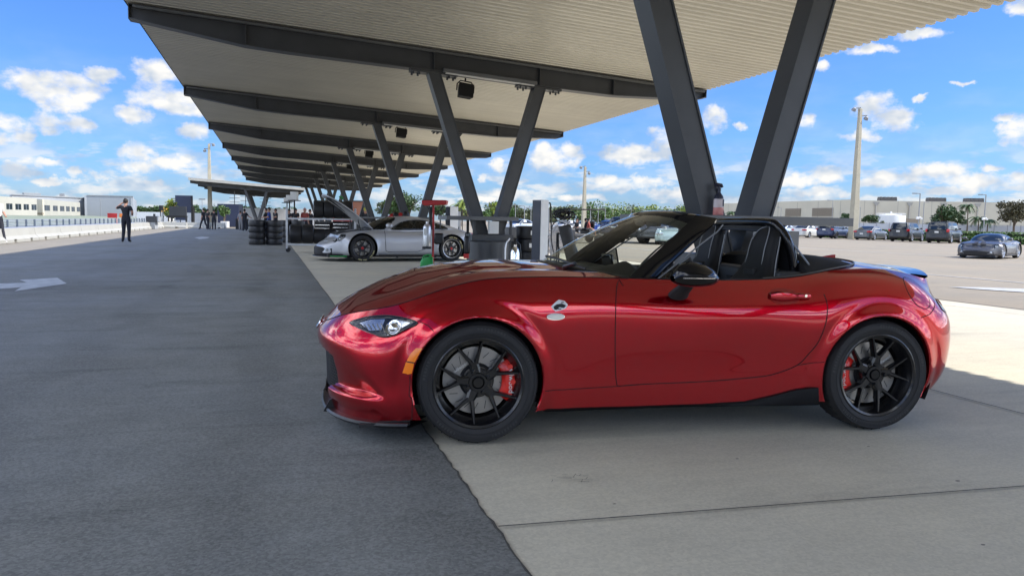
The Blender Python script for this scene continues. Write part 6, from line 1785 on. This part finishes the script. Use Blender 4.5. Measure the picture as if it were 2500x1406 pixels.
# golf cart
gc = thing('golf_cart', 'dark golf cart carrying three seated people under a black roof', 'golf cart', atd(1420, 44), R(8))
b = MB(); b.box((0, 0, .42), (2.5, 1.1, .22)); b.box((-1.0, 0, .62), (.6, 1.1, .4)); b.box((.55, 0, .62), (.7, 1.05, .3)); b.build('body', DGREY, gc, bevel=.06)
b = MB(); b.box((.1, 0, 1.92), (2.3, 1.15, .06)); b.build('roof', BLACKM, gc, bevel=.03)
b = MB()
for xx in (-.85, 1.0):
    for yy in (-.5, .5): b.tube([(xx, yy, .6), (xx * .98, yy, 1.9)], .022, 6)
b.build('roof_post', BLACKM, gc)
b = MB(); b.box((.25, 0, .80), (.5, 1.0, .12)); b.box((.55, 0, 1.05), (.1, 1.0, .42)); b.box((-.45, 0, .80), (.45, 1.0, .12)); b.build('seat', BLACK, gc, bevel=.03)
for xx in (-.85, .85):
    for yy in (-.52, .52):
        w = MB(); w.lathe([(0, -.09), (.14, -.09), (.15, -.1), (.24, -.09), (.26, -.05), (.26, .05), (.24, .09), (0, .09)], 20, axis='y', M=Matrix.Translation((xx, yy, .26))); w.build('wheel', RUBBER, gc)
# ================================================================ people
SHIRT_K = mat('black_cloth', (.012, .013, .018), .85); TROU = mat('dark_trousers', (.014, .016, .026), .85); SHIRT_B = mat('blue_cloth', (.02, .05, .22), .85); SHIRT_G = mat('grey_cloth', (.25, .25, .26), .85)
HAIR = mat('dark_hair', (.015, .011, .009), .7); SHOE = mat('shoe_black', (.01, .01, .01), .5); SHOEW = mat('shoe_white', (.55, .55, .55), .5); SHIRT_R = mat('rust_cloth', (.30, .06, .05), .85); SHIRT_W = mat('pale_shirt', (.55, .55, .52), .85)
def person(loc, rz, label, h=1.75, pose=None, top=SHIRT_K, bot=TROU, shoe=SHOE, group=None, hands=False, cap=None, sleeves=.55, base='standing'):
    t = thing('person', label, 'person', loc, rz, group); s = h / 1.75
    P = dict(pel=(0, 0, .95), wai=(0, 0, 1.08), che=(0, 0, 1.30), nec=(.0, 0, 1.48), hd0=(.01, 0, 1.56), hd1=(.02, 0, 1.66),
             lsh=(0, .17, 1.42), lel=(-.02, .22, 1.14), lwr=(.06, .21, .90), lha=(.09, .20, .82), rsh=(0, -.17, 1.42), rel=(-.02, -.22, 1.14), rwr=(.06, -.21, .90), rha=(.09, -.20, .82),
             lhi=(0, .09, .92), lkn=(.02, .10, .50), lan=(-.02, .10, .09), lto=(.15, .12, .04), rhi=(0, -.09, .92), rkn=(.02, -.10, .50), ran=(-.02, -.10, .09), rto=(.15, -.12, .04))
    P.update(pose or {})
    Rr = dict(pel=.145, wai=.135, che=.155, nec=.058, hd0=.078, hd1=.095, lsh=.075, lel=.045, lwr=.030, lha=.036, rsh=.075, rel=.045, rwr=.030, rha=.036, lhi=.112, lkn=.075, lan=.055, lto=.040, rhi=.112, rkn=.075, ran=.055, rto=.036)
    E_ = [('pel', 'wai'), ('wai', 'che'), ('che', 'nec'), ('nec', 'hd0'), ('hd0', 'hd1'), ('che', 'lsh'), ('lsh', 'lel'), ('lel', 'lwr'), ('lwr', 'lha'), ('che', 'rsh'), ('rsh', 'rel'), ('rel', 'rwr'), ('rwr', 'rha'), ('pel', 'lhi'), ('lhi', 'lkn'), ('lkn', 'lan'), ('lan', 'lto'), ('pel', 'rhi'), ('rhi', 'rkn'), ('rkn', 'ran'), ('ran', 'rto')]
    names = list(P); vs = [Vector(P[n]) * s for n in names]; ed = [(names.index(a), names.index(b_)) for a, b_ in E_]; rad = [Rr[n] * s for n in names]
    if hands:
        for sd_ in 'lr':
            w_ = Vector(P[sd_ + 'wr']); ha = Vector(P[sd_ + 'ha']); d = (ha - w_).normalized(); side = d.cross(Vector((0, 1, 0)));
            side = side.normalized() if side.length > .1 else Vector((1, 0, 0)); up_ = d.cross(side)
            for k, (o, L) in enumerate(((-.028, .066), (-.010, .078), (.010, .074), (.027, .058))):
                i0 = len(vs); vs += [(ha + side * o + d * .02) * s, (ha + side * o * 1.1 + d * (.02 + L * .55) + up_ * .008) * s, (ha + side * o * 1.1 + d * (.02 + L) + up_ * .024) * s]; rad += [.010 * s, .0085 * s, .0075 * s]; ed += [(names.index(sd_ + 'ha'), i0), (i0, i0 + 1), (i0 + 1, i0 + 2)]
            i0 = len(vs); vs += [(ha - side * .045 + d * .0 + up_ * .01) * s, (ha - side * .062 + d * .035 + up_ * .018) * s]; rad += [.011 * s, .009 * s]; ed += [(names.index(sd_ + 'ha'), i0), (i0, i0 + 1)]
    me = bpy.data.meshes.new('b'); me.from_pydata(vs, ed, []); o = bpy.data.objects.new('b', me); COL.objects.link(o)
    m = o.modifiers.new('s', 'SKIN'); sv = me.skin_vertices[0].data
    for i, r_ in enumerate(rad): sv[i].radius = (r_, r_)
    sv[0].use_root = True
    for i, n in enumerate(names):
        if n in ('pel', 'wai', 'che'): sv[i].radius = (rad[i] * .82, rad[i] * 1.12) if False else (rad[i], rad[i] * .86)
    m2 = o.modifiers.new('u', 'SUBSURF'); m2.levels = 2; m2.render_levels = 2
    dg = bpy.context.evaluated_depsgraph_get(); me2 = bpy.data.meshes.new_from_object(o.evaluated_get(dg)); bpy.data.objects.remove(o)
    for mm in (top, bot, SKIN, shoe): me2.materials.append(mm)
    B = {n: Vector(P[n]) * s for n in P}
    def seg(p, a, b_):
        ab = B[b_] - B[a]; q = max(0, min(1, (p - B[a]).dot(ab) / max(1e-9, ab.length_squared))); return (p - B[a] - ab * q).length, q
    for f in me2.polygons:
        c = f.center; best = min(((seg(c, a, b_)[0] - .5 * lerp(Rr[a], Rr[b_], .5) * s, a, b_, seg(c, a, b_)[1]) for a, b_ in E_)); a, b_, q = best[1:]
        k = 0
        if b_ in ('hd0', 'hd1') or (b_ == 'nec' and q > .75): k = 2
        elif b_[1:] == 'el': k = 0 if q < sleeves + .3 else 2
        elif b_[1:] in ('wr', 'ha'): k = 2 if sleeves < .9 else 0
        elif b_[1:] in ('hi', 'kn', 'an'): k = 1
        elif b_[1:] == 'to': k = 3
        if a == 'pel' and b_ == 'wai' and q < .3: k = 1
        if b_ == 'hd1' or b_ == 'hd0': k = 2
        f.material_index = k; f.use_smooth = True
    bo = bpy.data.objects.new('body', me2); COL.objects.link(bo); bo.parent = t
    hd = (B['hd0'] + B['hd1']) / 2 + Vector((0, 0, .02 * s)); 
    b = MB(); b.ball((hd.x - .012 * s, hd.y, hd.z + .025 * s), (.105 * s, .092 * s, .115 * s), 16, 12)
    b.v = [v if (Vector(v) - hd).x < .045 * s or v[2] > hd.z + .06 * s else tuple(Vector(v) - Vector((.045 * s, 0, 0))) for v in b.v]
    b.build('hair', cap or HAIR, t)
    b = MB(); b.ball((hd.x + .098 * s, hd.y, hd.z - .015 * s), (.018 * s, .013 * s, .022 * s), 8, 6)
    for yy in (-.088, .088): b.ball((hd.x, hd.y + yy * s, hd.z - .01 * s), (.018 * s, .010 * s, .030 * s), 8, 6)
    b.build('face', SKIN, t)
    return t
AW = R(90) + CAMYAW                                    # facing away from the camera
# photographer, seen from behind, left arm raised to his face
person(gp(309, 592), AW + R(8), 'person in black polo shirt and trousers raising a hand to his face', 1.77,
       dict(lsh=(.0, .185, 1.43), lel=(.10, .40, 1.36), lwr=(.17, .20, 1.57), lha=(.15, .09, 1.60), rsh=(0, -.18, 1.43), rel=(-.03, -.26, 1.20), rwr=(.16, -.20, 1.10), rha=(.22, -.14, 1.12), lan=(-.02, .13, .09), lto=(.12, .20, .04)), hands=True, sleeves=.45)
# person cut by the left edge
person(gp(-4, 594), R(-50), 'person in a white top and dark trousers cut off by the left edge', 1.72, dict(lkn=(.10, .10, .52), lan=(.24, .12, .09), lto=(.38, .12, .04), rkn=(-.06, -.1, .5), ran=(-.22, -.1, .12), rto=(-.08, -.1, .04), lwr=(.2, .2, 1.0), lha=(.26, .18, .98)), top=SHIRT_W, shoe=SHOEW, hands=False)
# group of three
person(atd(497, 63), AW + R(70), 'person in black striding with one arm reaching forward', 1.75, dict(lkn=(.20, .1, .52), lan=(.32, .1, .09), lto=(.46, .1, .05), rkn=(-.10, -.1, .50), ran=(-.34, -.1, .12), rto=(-.22, -.1, .04), rel=(.16, -.2, 1.2), rwr=(.32, -.2, 1.08), rha=(.38, -.2, 1.04)))
person(atd(507, 64.5), AW + R(-30), 'person in black between the striding one and the one with folded arms', 1.72, dict(lkn=(.1, .1, .5), lan=(-.05, .12, .09), rkn=(.0, -.1, .5)))
person(atd(522, 63), AW + R(20), 'person in black standing at the right of the group of three', 1.70, dict(lel=(.08, .25, 1.18), lwr=(.2, .08, 1.12), lha=(.2, .0, 1.12), rel=(.08, -.25, 1.18), rwr=(.2, -.08, 1.12), rha=(.2, 0, 1.1)))
person(atd(597, 58), AW + R(-10), 'person in black with white shoes standing left of the tyre stacks', 1.72, dict(rkn=(.1, -.1, .5), ran=(.02, -.12, .1), rel=(.05, -.3, 1.2), rwr=(.2, -.42, 1.08), rha=(.26, -.48, 1.05)), shoe=SHOEW)
person(atd(587, 62), AW, 'person in grey trousers half hidden beside the person with white shoes', 1.6, bot=SHIRT_G, top=SHIRT_G)
for i, (px, dep, top, lb) in enumerate(((650, 44, SHIRT_K, 'person in black talking above the right tyre stack'), (657, 43, SHIRT_B, 'person in blue shirt above the right tyre stack'), (673, 50, SHIRT_K, 'person behind the person in the blue shirt'), (706, 48, SHIRT_K, 'person behind the left post of the tyre rack'), (722, 46, SHIRT_K, 'person looking down right of the rack post'), (744, 44, SHIRT_R, 'person in rust red beside the upper tyres'), (757, 47, SHIRT_K, 'person just left of the upper row of tyres'))):
    person(atd(px, dep), AW + R(90 + i * 25), lb, 1.66 + .02 * (i % 3), dict(lel=(.1, .2, 1.2), lwr=(.25, .12, 1.15), lha=(.3, .1, 1.15)), top=top, cap=mat('cap_pink', (.5, .3, .28), .8) if i == 5 else None)
person(atd(892, 40), AW + R(40), 'person in a yellow cap beyond the raised lid', 1.74, cap=mat('cap_yellow', (.5, .5, .08), .8), top=SHIRT_K)
sit = dict(lkn=(.42, .12, .95), lan=(.45, .12, .52), lto=(.58, .12, .46), rkn=(.42, -.12, .95), ran=(.45, -.12, .52), rto=(.58, -.12, .46), lwr=(.28, .14, 1.02), lha=(.34, .12, 1.0), lel=(.06, .24, 1.12), rel=(.06, -.24, 1.12), rwr=(.28, -.14, 1.02), rha=(.34, -.12, 1.0))
G0 = atd(1420, 44); 
def cartpos(x, y): 
    M = Matrix.Rotation(R(8), 4, 'Z'); return G0 + M @ Vector((x, y, -.08))
for i, (x, y, top, lb) in enumerate(((-.45, -.25, SHIRT_K, 'person in black seated at the front of the golf cart'), (.30, -.28, SHIRT_R, 'person in rust top seated in the rear of the golf cart'), (.42, .24, SHIRT_K, 'person in black seated beyond the rust clad one in the golf cart'))):
    o = person(cartpos(x, y), R(8) + (PI if i == 0 else R(-20)), lb, 1.5, sit, top=top, bot=TROU if i == 0 else SKIN)

# ================================================================ props by the silver car
def tyre_obj(parent, loc, r, w, rot=None, name='tyre', m=None):
    b = MB(); h = w / 2
    b.lathe([(r * .62, -h * .8), (r * .66, -h), (r * .85, -h * 1.05), (r * .97, -h * .92), (r, -h * .7), (r, 0), (r, h * .7), (r * .97, h * .92), (r * .85, h * 1.05), (r * .66, h), (r * .62, h * .8), (r * .62, 0)], 36, close=True)
    b.mat(1); b.lathe([(r * .62, h * .55), (r * .58, h * .6), (r * .2, h * .45), (0, h * .5)], 20); b.lathe([(r * .62, -h * .55), (r * .58, -h * .6), (r * .2, -h * .45), (0, -h * .5)], 20)
    if m is None: m = SLICK
    o = b.build(name, [m, DGREY], parent); o.location = loc
    if rot: o.rotation_euler = rot
    return o
SLICK = mat('slick_tyre', (.016, .016, .018), .45, noise=.2, nscale=6)
TD = 31.2
def px_at(px, dep, z=0): return atd(px, dep, z)
order = ['bottom', 'second', 'third', 'top']
tproto = None
for sx, (px, nm) in enumerate(((627, 'left'), (669, 'right'))):
    for k in range(4):
        p = px_at(px, TD + .25 * sx, .125 + .252 * k + .0)
        lb = '%s tyre of the %s one of two neighbouring tyre stacks left of the rack' % (order[k], nm)
        if tproto is None: tproto = tyre_obj(None, p, .335, .25); o = tproto
        else: o = tproto.copy(); COL.objects.link(o); o.location = p; o.rotation_euler = (0, 0, random.uniform(0, 6))
        if 'label' in o: del o['label']
        tag(o, lb, 'tyre', 'stacked slick tyres left of the rack')
for k in range(4):
    o = tproto.copy(); COL.objects.link(o); o.location = px_at(700, TD + 3.4, .125 + .252 * k); o.scale = (.9, .9, 1); tag(o, '%s tyre of the stack half hidden behind the rack post' % order[k], 'tyre', 'stacked slick tyres behind the rack')
    o = tproto.copy(); COL.objects.link(o); o.location = px_at(728, TD + 3.2, .125 + .252 * k); o.scale = (.9, .9, 1); tag(o, '%s tyre of the stack seen behind the rack above its lower row' % order[k], 'tyre', 'stacked slick tyres behind the rack')
# wheeled tyre rack
a_, c_ = gp(700, 621), gp(870, 603)
p1 = gp(700, 616); dep1 = 1850 / ((616 - (540 + .019 * (700 - 1165))) / 1.14)
p2 = atd(868, dep1 * 1.02)
dr = (p2 - p1).normalized(); Lr = (p2 - p1).length; rr_ = math.atan2(dr.y, dr.x)
RK = thing('tyre_rack', 'white steel two tier tyre rack on castors behind the silver car', 'rack', p1, rr_)
k_ = dep1 / 1850                                        # metres per photo pixel there
zq = lambda y: 1.14 + ((540 + .019 * (760 - 1165)) - y) * k_
zu, zl, ztop = zq(535), zq(598), zq(509)
b = MB()
for yy in (0, .5):
    for zz in (zu, zl): b.box((Lr / 2, yy, zz), (Lr, .05, .06))
b.build('rail', ALU, RK, bevel=.004)
for xx in (0, Lr):
    for yy in (0, .5):
        b = MB(); b.box((xx, yy, (ztop + .12) / 2), (.05, .05, ztop - .12)); b.build('post', ALU, RK, bevel=.004)
    b = MB(); b.box((xx, .25, ztop), (.05, .55, .05)); b.box((xx, .25, zl), (.05, .5, .05)); b.build('cross_bar', ALU, RK)
b = MB()
for zz in (.15,):
    for xx in (.04, Lr): 
        for yy in (0, .5):
            b.lathe([(0, -.02), (.07, -.02), (.075, 0), (.07, .02), (0, .02)], 16, axis='y', M=Matrix.Translation((xx, yy, .075)))
b.build('castor', BLACK, RK)
Mr = Matrix.Translation(p1) @ Matrix.Rotation(rr_, 4, 'Z')
rr = (zu - zl) * .40; nms = ['first', 'second', 'third', 'fourth']
up_px = [777, 802, 826, 849]; lo_px = [721, 751, 779, 806]
for row, (pxs, zc, r_) in enumerate(((up_px, zu + .03 + (zq(491) - zu) / 2, (zq(491) - zu) / 2), (lo_px, None, None))):
    for k, px in enumerate(pxs):
        if row == 1:
            top = [549, 549, 558, 558][k]; r_ = (zq(top) - zl - .03) / 2; zc = zl + .03 + r_
        s = (px - 700) / (868 - 700) * Lr; p = Mr @ Vector((s, .25, zc))
        o = tyre_obj(None, p, r_, .315 + (.05 if row else 0), (0, R(90), rr_))
        tag(o, 'upright wrapped tyre, %s from the left in the %s row of the rack' % (nms[k], 'upper' if row == 0 else 'lower'), 'tyre', 'tyres on the rack')
# tool chests behind the rack
for i, (px0, px1, y0, y1, m, lb) in enumerate(((768, 806, 543, 600, BLACKM, 'black tool chest with bright drawer edges behind the rack'), (812, 852, 541, 600, BLACKM, 'tool chest with a red top right of the black one'))):
    dep = 29.0; q = 1850 / dep; w = (px1 - px0) / q; hz_ = 540 + .019 * (px0 - 1165); zt_ = 1.14 - (y0 - hz_) / q
    t = thing('tool_chest', lb, 'tool chest', atd((px0 + px1) / 2, dep), CAMYAW)
    b = MB(); b.box((0, .3, zt_ / 2 + .05), (w, .6, zt_ - .1)); b.build('cabinet', m, t, bevel=.01)
    if i == 1: b = MB(); b.box((0, .3, zt_ + .07), (w * 1.0, .6, .12)); b.build('lid', REDP, t, bevel=.02)
    for k in range(6):
        b = MB(); b.box((0, -.02, zt_ - .10 - k * .13), (w * .92, .03, .022)); b.build('drawer_edge', CHROME, t)
# white boxes on stands behind the rack
for i, (px, y0, y1, w, lb) in enumerate(((719, 469, 489, 26, 'front white heater box of the three on stands'), (707, 477, 492, 22, 'middle white heater box of the three on stands'), (701, 483, 495, 22, 'rearmost white heater box of the three on stands'))):
    dep = 40 + i * 8; q = 1850 / dep; hz_ = 540 + .019 * (px - 1165); z0, z1 = 1.14 + (hz_ - y1) / q, 1.14 + (hz_ - y0) / q
    t = thing('heater_box', lb, 'box', atd(px, dep), CAMYAW); b = MB(); b.box((0, 0, (z0 + z1) / 2), (w * .62 / q, .3, z1 - z0)); b.build('cabinet', WHITE, t, bevel=.02)
    b = MB(); b.box((0, 0, z0 - .03), (w / q, .4, .04)); b.tube([(0, 0, 0), (0, 0, z0)], .04, 6); b.build('stand', BLACKM, t)
# red stand with tray, silver cylinder and black pad
ds_ = 17.6; qs = 1850 / ds_; hs_ = 538; zz = lambda y: 1.14 + (hs_ - y) / qs; xs_ = lambda px: (px - 1058) / qs
RS = thing('tool_stand', 'red stand with a red padded tray on a tall post between the two cars', 'stand', atd(1058, ds_), CAMYAW)
b = MB(); b.box((0, 0, zz(580) * .5 + .3), (.045, .045, zz(500))); b.tube([(0, 0, 0), (0, 0, zz(500))], .024, 8); b.build('post', REDP, RS)
b = MB(); b.prism([(xs_(1031), zz(491)), (xs_(1092), zz(490)), (xs_(1090), zz(500)), (xs_(1036), zz(503)), (xs_(1032), zz(498))], -.2, .25); TR = b.build('tray', REDP, RS, bevel=.012)
b = MB(); b.box((xs_(1062), .02, zz(491)), (.55, .42, .03)); b.build('tray_pad', BLACK, TR, bevel=.01)
b = MB(); b.tube([(xs_(1086), 0, zz(503)), (xs_(1070), 0, zz(517)), (xs_(1050), 0, zz(517)), (xs_(1042), 0, zz(504))], .012, 6); b.tube([(xs_(1062), 0, zz(522)), (xs_(1072), 0, zz(522)), (xs_(1075), 0, zz(530)), (xs_(1075), 0, zz(560))], .014, 6); b.tube([(xs_(1050), .02, zz(505)), (xs_(1052), .02, zz(560))], [.05, .02], 8); b.build('bracket', BLACK, RS)
b = MB(); b.box((0, 0, .03), (.5, .5, .05)); b.build('foot', BLACK, RS, bevel=.01)
t = thing('gas_bottle', 'silver cylinder with a white label hung on the red stand', 'cylinder', atd(1043, ds_ - .1, zz(604)), CAMYAW); hh_ = zz(550) - zz(604)
b = MB(); b.lathe([(0, .02), (.085, .03), (.09, .06), (.09, hh_ - .06), (.07, hh_), (.03, hh_ + .03), (.03, hh_ + .08), (0, hh_ + .08)], 24); b.build('cylinder', ALU, t)
b = MB(); b.box((0, 0, -.01), (.2, .18, .05)); b.build('shelf', BLACK, t)
b = MB(); b.box((-.03, -.09, hh_ * .7), (.07, .01, .16)); b.build('label', WHITE, t)
t = thing('kit_pad', 'black padded pouch hanging right of the red post', 'bag', atd(1072, ds_ - .15, zz(596)), CAMYAW); b = MB(); b.box((0, 0, .13), (.22, .1, .26)); b.build('pouch', BLACK, t, bevel=.04)
# red tray and helmets on the roof line of the silver car
t = thing('impact_tool', 'orange red sled lying above the roof of the silver car', 'tool', atd(1010, 22.5, 1.15), CAMYAW); b = MB(); b.tube(smooth_poly([(-.38, 0, .05), (.1, 0, .04), (.34, 0, 0), (.38, 0, -.03), (.30, 0, -.05), (-.1, 0, -.02), (-.36, 0, 0)], 5), .022, 8); b.build('frame', mat('orange_red', (.5, .06, .02), .5), t)
b = MB(); b.box((-.1, .1, -.2), (1.0, .4, .06)); b.tube([(-.5, .1, -1.15), (-.5, .1, -.2)], .03, 6); b.tube([(.35, .1, -1.15), (.35, .1, -.2)], .03, 6); b.build('trolley', DGREY, t)
for i, px in enumerate((958, 967, 978, 990)):
    t = thing('tool_pack', ['red tool pack left of the orange sled', 'black tool pack left of the orange sled', 'red coiled hose pack beside the sled', 'dark helmet beside the orange sled'][i], 'tool', atd(px, 22.6, 1.2 + .03 * (i % 2)), CAMYAW); b = MB(); b.ball((0, 0, .02), (.10, .09, .09 + .02 * i), 10, 8); b.tube([(math.cos(a) * .11, math.sin(a) * .1, .03) for a in np.linspace(0, 2 * PI, 12, endpoint=False)], .02, 6, closed=True); b.tube([(0, 0, 0), (0, 0, -.25)], .03, 6); b.build('shell', REDP if i % 2 == 0 else BLACK, t)
# green jug
t = thing('fuel_jug', 'green plastic fuel jug on the ground beside the red stand', 'jug', atd(1043, 16.8), CAMYAW); b = MB()
b.grid([[(x, y, z) for x, y in [(math.copysign(abs(math.cos(a)) ** .5, math.cos(a)) * w + o, math.copysign(abs(math.sin(a)) ** .5, math.sin(a)) * .10) for a in np.linspace(0, 2 * PI, 25)]] for z, w, o in ((0, .13, 0), (.02, .145, 0), (.2, .145, 0), (.27, .13, .01), (.32, .09, .05), (.33, .0, .05))]); b.build('canister', GREENP, t)
b = MB(); b.tube([(-.10, 0, .26), (-.07, 0, .34), (.03, 0, .375), (.09, 0, .33)], .018, 8); b.tube([(.08, 0, .31), (.08, 0, .385)], .025, 8); b.build('handle', GREENP, t)
# black bag hanging on the column base
t = thing('bag', 'black strap bag hanging on the left side of the second column base', 'bag', atd(1141, 15.0, zz(590)), CAMYAW); b = MB(); b.box((0, 0, .02), (.12, .14, .36)); b.build('body', BLACK, t, bevel=.04); b = MB(); b.tube([(-.04, 0, .2), (-.03, 0, .26), (.05, 0, .26), (.05, 0, .18)], .012, 6); b.build('strap', BLACK, t)
b = MB(); b.box((-.01, -.02, -.2), (.1, .1, .09)); b.build('tag', REDP, t)
# charging pylons
def pylon(px, w, y0, dep, lb, rz):
    q = 1850 / dep; hz_ = 540 + .019 * (px - 1165); h = 1.14 + (hz_ - y0) / q
    t = thing('charging_pylon', lb, 'charger', atd(px, dep), rz)
    b = MB(); b.box((0, 0, h / 2), (w, w * .9, h)); b.build('column', WHITE, t, bevel=.006)
    b = MB(); b.box((-w * .505, 0, h / 2), (.008, w * .84, h * .985)); b.build('front_panel', mat('dark_blue_gloss', (.010, .016, .036), .35, coat=.1), t)
    b = MB(); b.box((w * .85, w * .2, h * .70), (w * .45, w * .7, h * .42)); b.build('cabinet', FENCEM, t, bevel=.01)
    b = MB(); b.tube(smooth_poly([(w * .4, -w * .2, h * .93), (w * .8, -w * .3, h * .97), (w * 1.1, -w * .2, h * .9), (w * 1.15, -w * .3, h * .5), (w * .9, -w * .4, h * .2), (w * .6, -w * .4, h * .25), (w * .7, -w * .3, h * .6)], 5), .014, 6); b.build('cable', BLACK, t); return t
pylon(1319, .215, 489, 13.2, 'tall white charging pylon with dark glass face left of the red car', CAMYAW + R(50))
pylon(1103, .30, 505, 24, 'smaller white charging pylon behind the tail of the silver car', CAMYAW + R(38))
# black tyre stacks right of the second column
for s_, (px, dep, r_, y0, n_, m_, nm) in enumerate(((1257, 18.5, .31, 549, 4, MGREY, 'grey'), (1291, 16.0, .26, 551, 4, SLICK, 'black'))):
    q = 1850 / dep; 
    for k in range(n_):
        w_ = .25 if s_ == 0 else .262
        o = tyre_obj(None, atd(px, dep, w_ * (k + .5)), r_, w_, m=m_ if s_ == 0 and k == 3 else SLICK); tag(o, '%s tyre of the %s stack right of the second column base' % (order[k], ['stack behind the steel cylinder in the wider', 'narrower'][s_] if s_ else 'wider'), 'tyre', 'tyre stacks right of the second column')
        if s_ == 1 and k >= 2: b = MB(); b.box((-.02 + .03 * (k - 2), -r_ * 1.005, 0), (.10, .006, .09)); b.build('paper_label', WHITE, o)
t = thing('gas_bottle', 'polished steel cylinder standing right of the second column base', 'cylinder', atd(1259, 14.6), CAMYAW); b = MB(); b.lathe([(0, 0), (.085, 0), (.09, .02), (.09, .55), (.07, .62), (.03, .66), (.03, .70), (0, .70)], 24); b.build('cylinder', CHROME, t); b = MB(); b.tube([(0, 0, .70), (.03, 0, .76), (.09, 0, .70), (.11, 0, .5), (.09, 0, .2)], .014, 6); b.build('hose', BLACK, t)
# leaning black cylinder with cables
t = thing('dust_extractor', 'leaning black cylinder topped with a tangle of black cables', 'extractor', atd(1392, 11.5), CAMYAW)
q = 1850 / 11.5; zc = lambda y: 1.14 + (544 - y) / q; xc = lambda px: (px - 1392) / q
b = MB(); b.tube([(xc(1402), 0, zc(640)), (xc(1378), 0, zc(550))], .095, 20); b.build('cylinder', mat('scuffed_black', (.03, .028, .027), .6, noise=.4, nscale=9), t)
b = MB(); b.tube([(xc(1399), 0, zc(620)), (xc(1396), -.0, zc(612)), (xc(1391), 0, zc(602))], .097, 20); b.build('band', BLACK, t)
b = MB(); b.box((xc(1380), 0, zc(544)), (.26, .24, .015), rot=Matrix.Rotation(R(18), 4, 'Y')); b.tube([(xc(1366), -.05, zc(545)), (xc(1373), -.05, zc(538)), (xc(1390), -.05, zc(544))], .012, 6); b.build('bracket', ALU, t)
b = MB(); rg = random.Random(3)
for k in range(9):
    cx, cz, r1 = rg.uniform(-.05, .05), rg.uniform(-.02, .05), rg.uniform(.08, .15)
    b.tube([(xc(1377) + cx + math.cos(a) * r1, math.sin(a * 2 + k) * .06, zc(528) + cz + math.sin(a) * r1 * .42 + .02 * math.cos(3 * a + k)) for a in np.linspace(0, 2 * PI, 20, endpoint=False)], .009, 6, closed=True)
b.tube(smooth_poly([(xc(1381), 0, zc(525)), (xc(1384), 0, zc(512)), (xc(1390), 0, zc(510)), (xc(1390), 0, zc(530))], 5), .008, 6)
b.tube(smooth_poly([(xc(1366), -.05, zc(538)), (xc(1350), -.05, zc(548)), (xc(1346), -.05, zc(580)), (xc(1354), -.05, zc(625)), (xc(1355), -.05, zc(660))], 6), .008, 6); b.build('cable', BLACK, t)
b = MB()
for x0, x1 in ((1361, 1361), (1364, 1370)): b.tube([(xc(x0), .05, zc(570)), (xc(x1), .05, 0)], .012, 6)
b.tube([(xc(1361), .05, zc(570)), (xc(1378), .05, zc(572))], .012, 6); b.tube([(xc(1362), .05, zc(600)), (xc(1372), .05, zc(612))], .008, 6); b.build('stand', BLACK, t)
t = thing('plastic_bag', 'crumpled clear plastic bag tied behind the leaning black cylinder', 'bag', atd(1358, 12.4, .62), CAMYAW); b = MB(); b.ball((0, 0, .2), (.11, .11, .26), 16, 14); rg = np.random.RandomState(2)
b.v = [tuple(np.array(v) * (1 + .16 * rg.randn() * np.array([1, 1, .3]))) for v in b.v]; b.build('film', mat('plastic_film', (.55, .52, .50), .25, alpha=.55), t, angle=20)
# spray bottle on the nearest counter
t = thing('spray_bottle', 'spray bottle with pink liquid standing on the nearest counter', 'bottle', (0, 0, 0)); p = atY(1753, 527, 6.25); t.location = (p.x, 6.25, 1.235); t.rotation_euler = (0, 0, CAMYAW)
def ov(w, d, z, n=24): return [(math.cos(a) * w, math.sin(a) * d, z) for a in np.linspace(0, 2 * PI, n + 1)]
b = MB(); b.grid([ov(0, 0, 0), ov(.048, .03, 0), ov(.050, .032, .012), ov(.050, .032, .075)]); b.build('liquid', mat('pink_liquid', (.62, .22, .20), .2, coat=.5), t)
b = MB(); b.grid([ov(.050, .032, .075), ov(.050, .032, .13), ov(.046, .030, .155)]); b.build('bottle', mat('pale_bottle', (.60, .50, .48), .25, coat=.4), t)
b = MB(); b.grid([ov(.0465, .0305, .150), ov(.040, .027, .18), ov(.022, .018, .205), ov(.016, .016, .215), ov(.018, .018, .24), ov(.018, .018, .255), ov(0, 0, .256)]); b.mat(0); b.tube([(-.045, 0, .285), (-.02, 0, .288), (.02, 0, .280), (.03, 0, .262)], [.012, .017, .018, .012], 10); b.tube([(-.03, 0, .275), (-.038, 0, .25), (-.034, 0, .23)], .006, 6); b.tube([(0, 0, .25), (0, 0, .28)], .014, 8); b.build('spray_head', mat('navy_plastic', (.01, .012, .03), .35), t)
b = MB(); b.grid([[(.0512 * math.cos(a), .0335 * math.sin(a), z) for a in np.linspace(-.9, -.1, 8)] for z in (.085, .15)]); b.build('label', mat('label_navy', (.02, .02, .05), .5), t, norm=False)
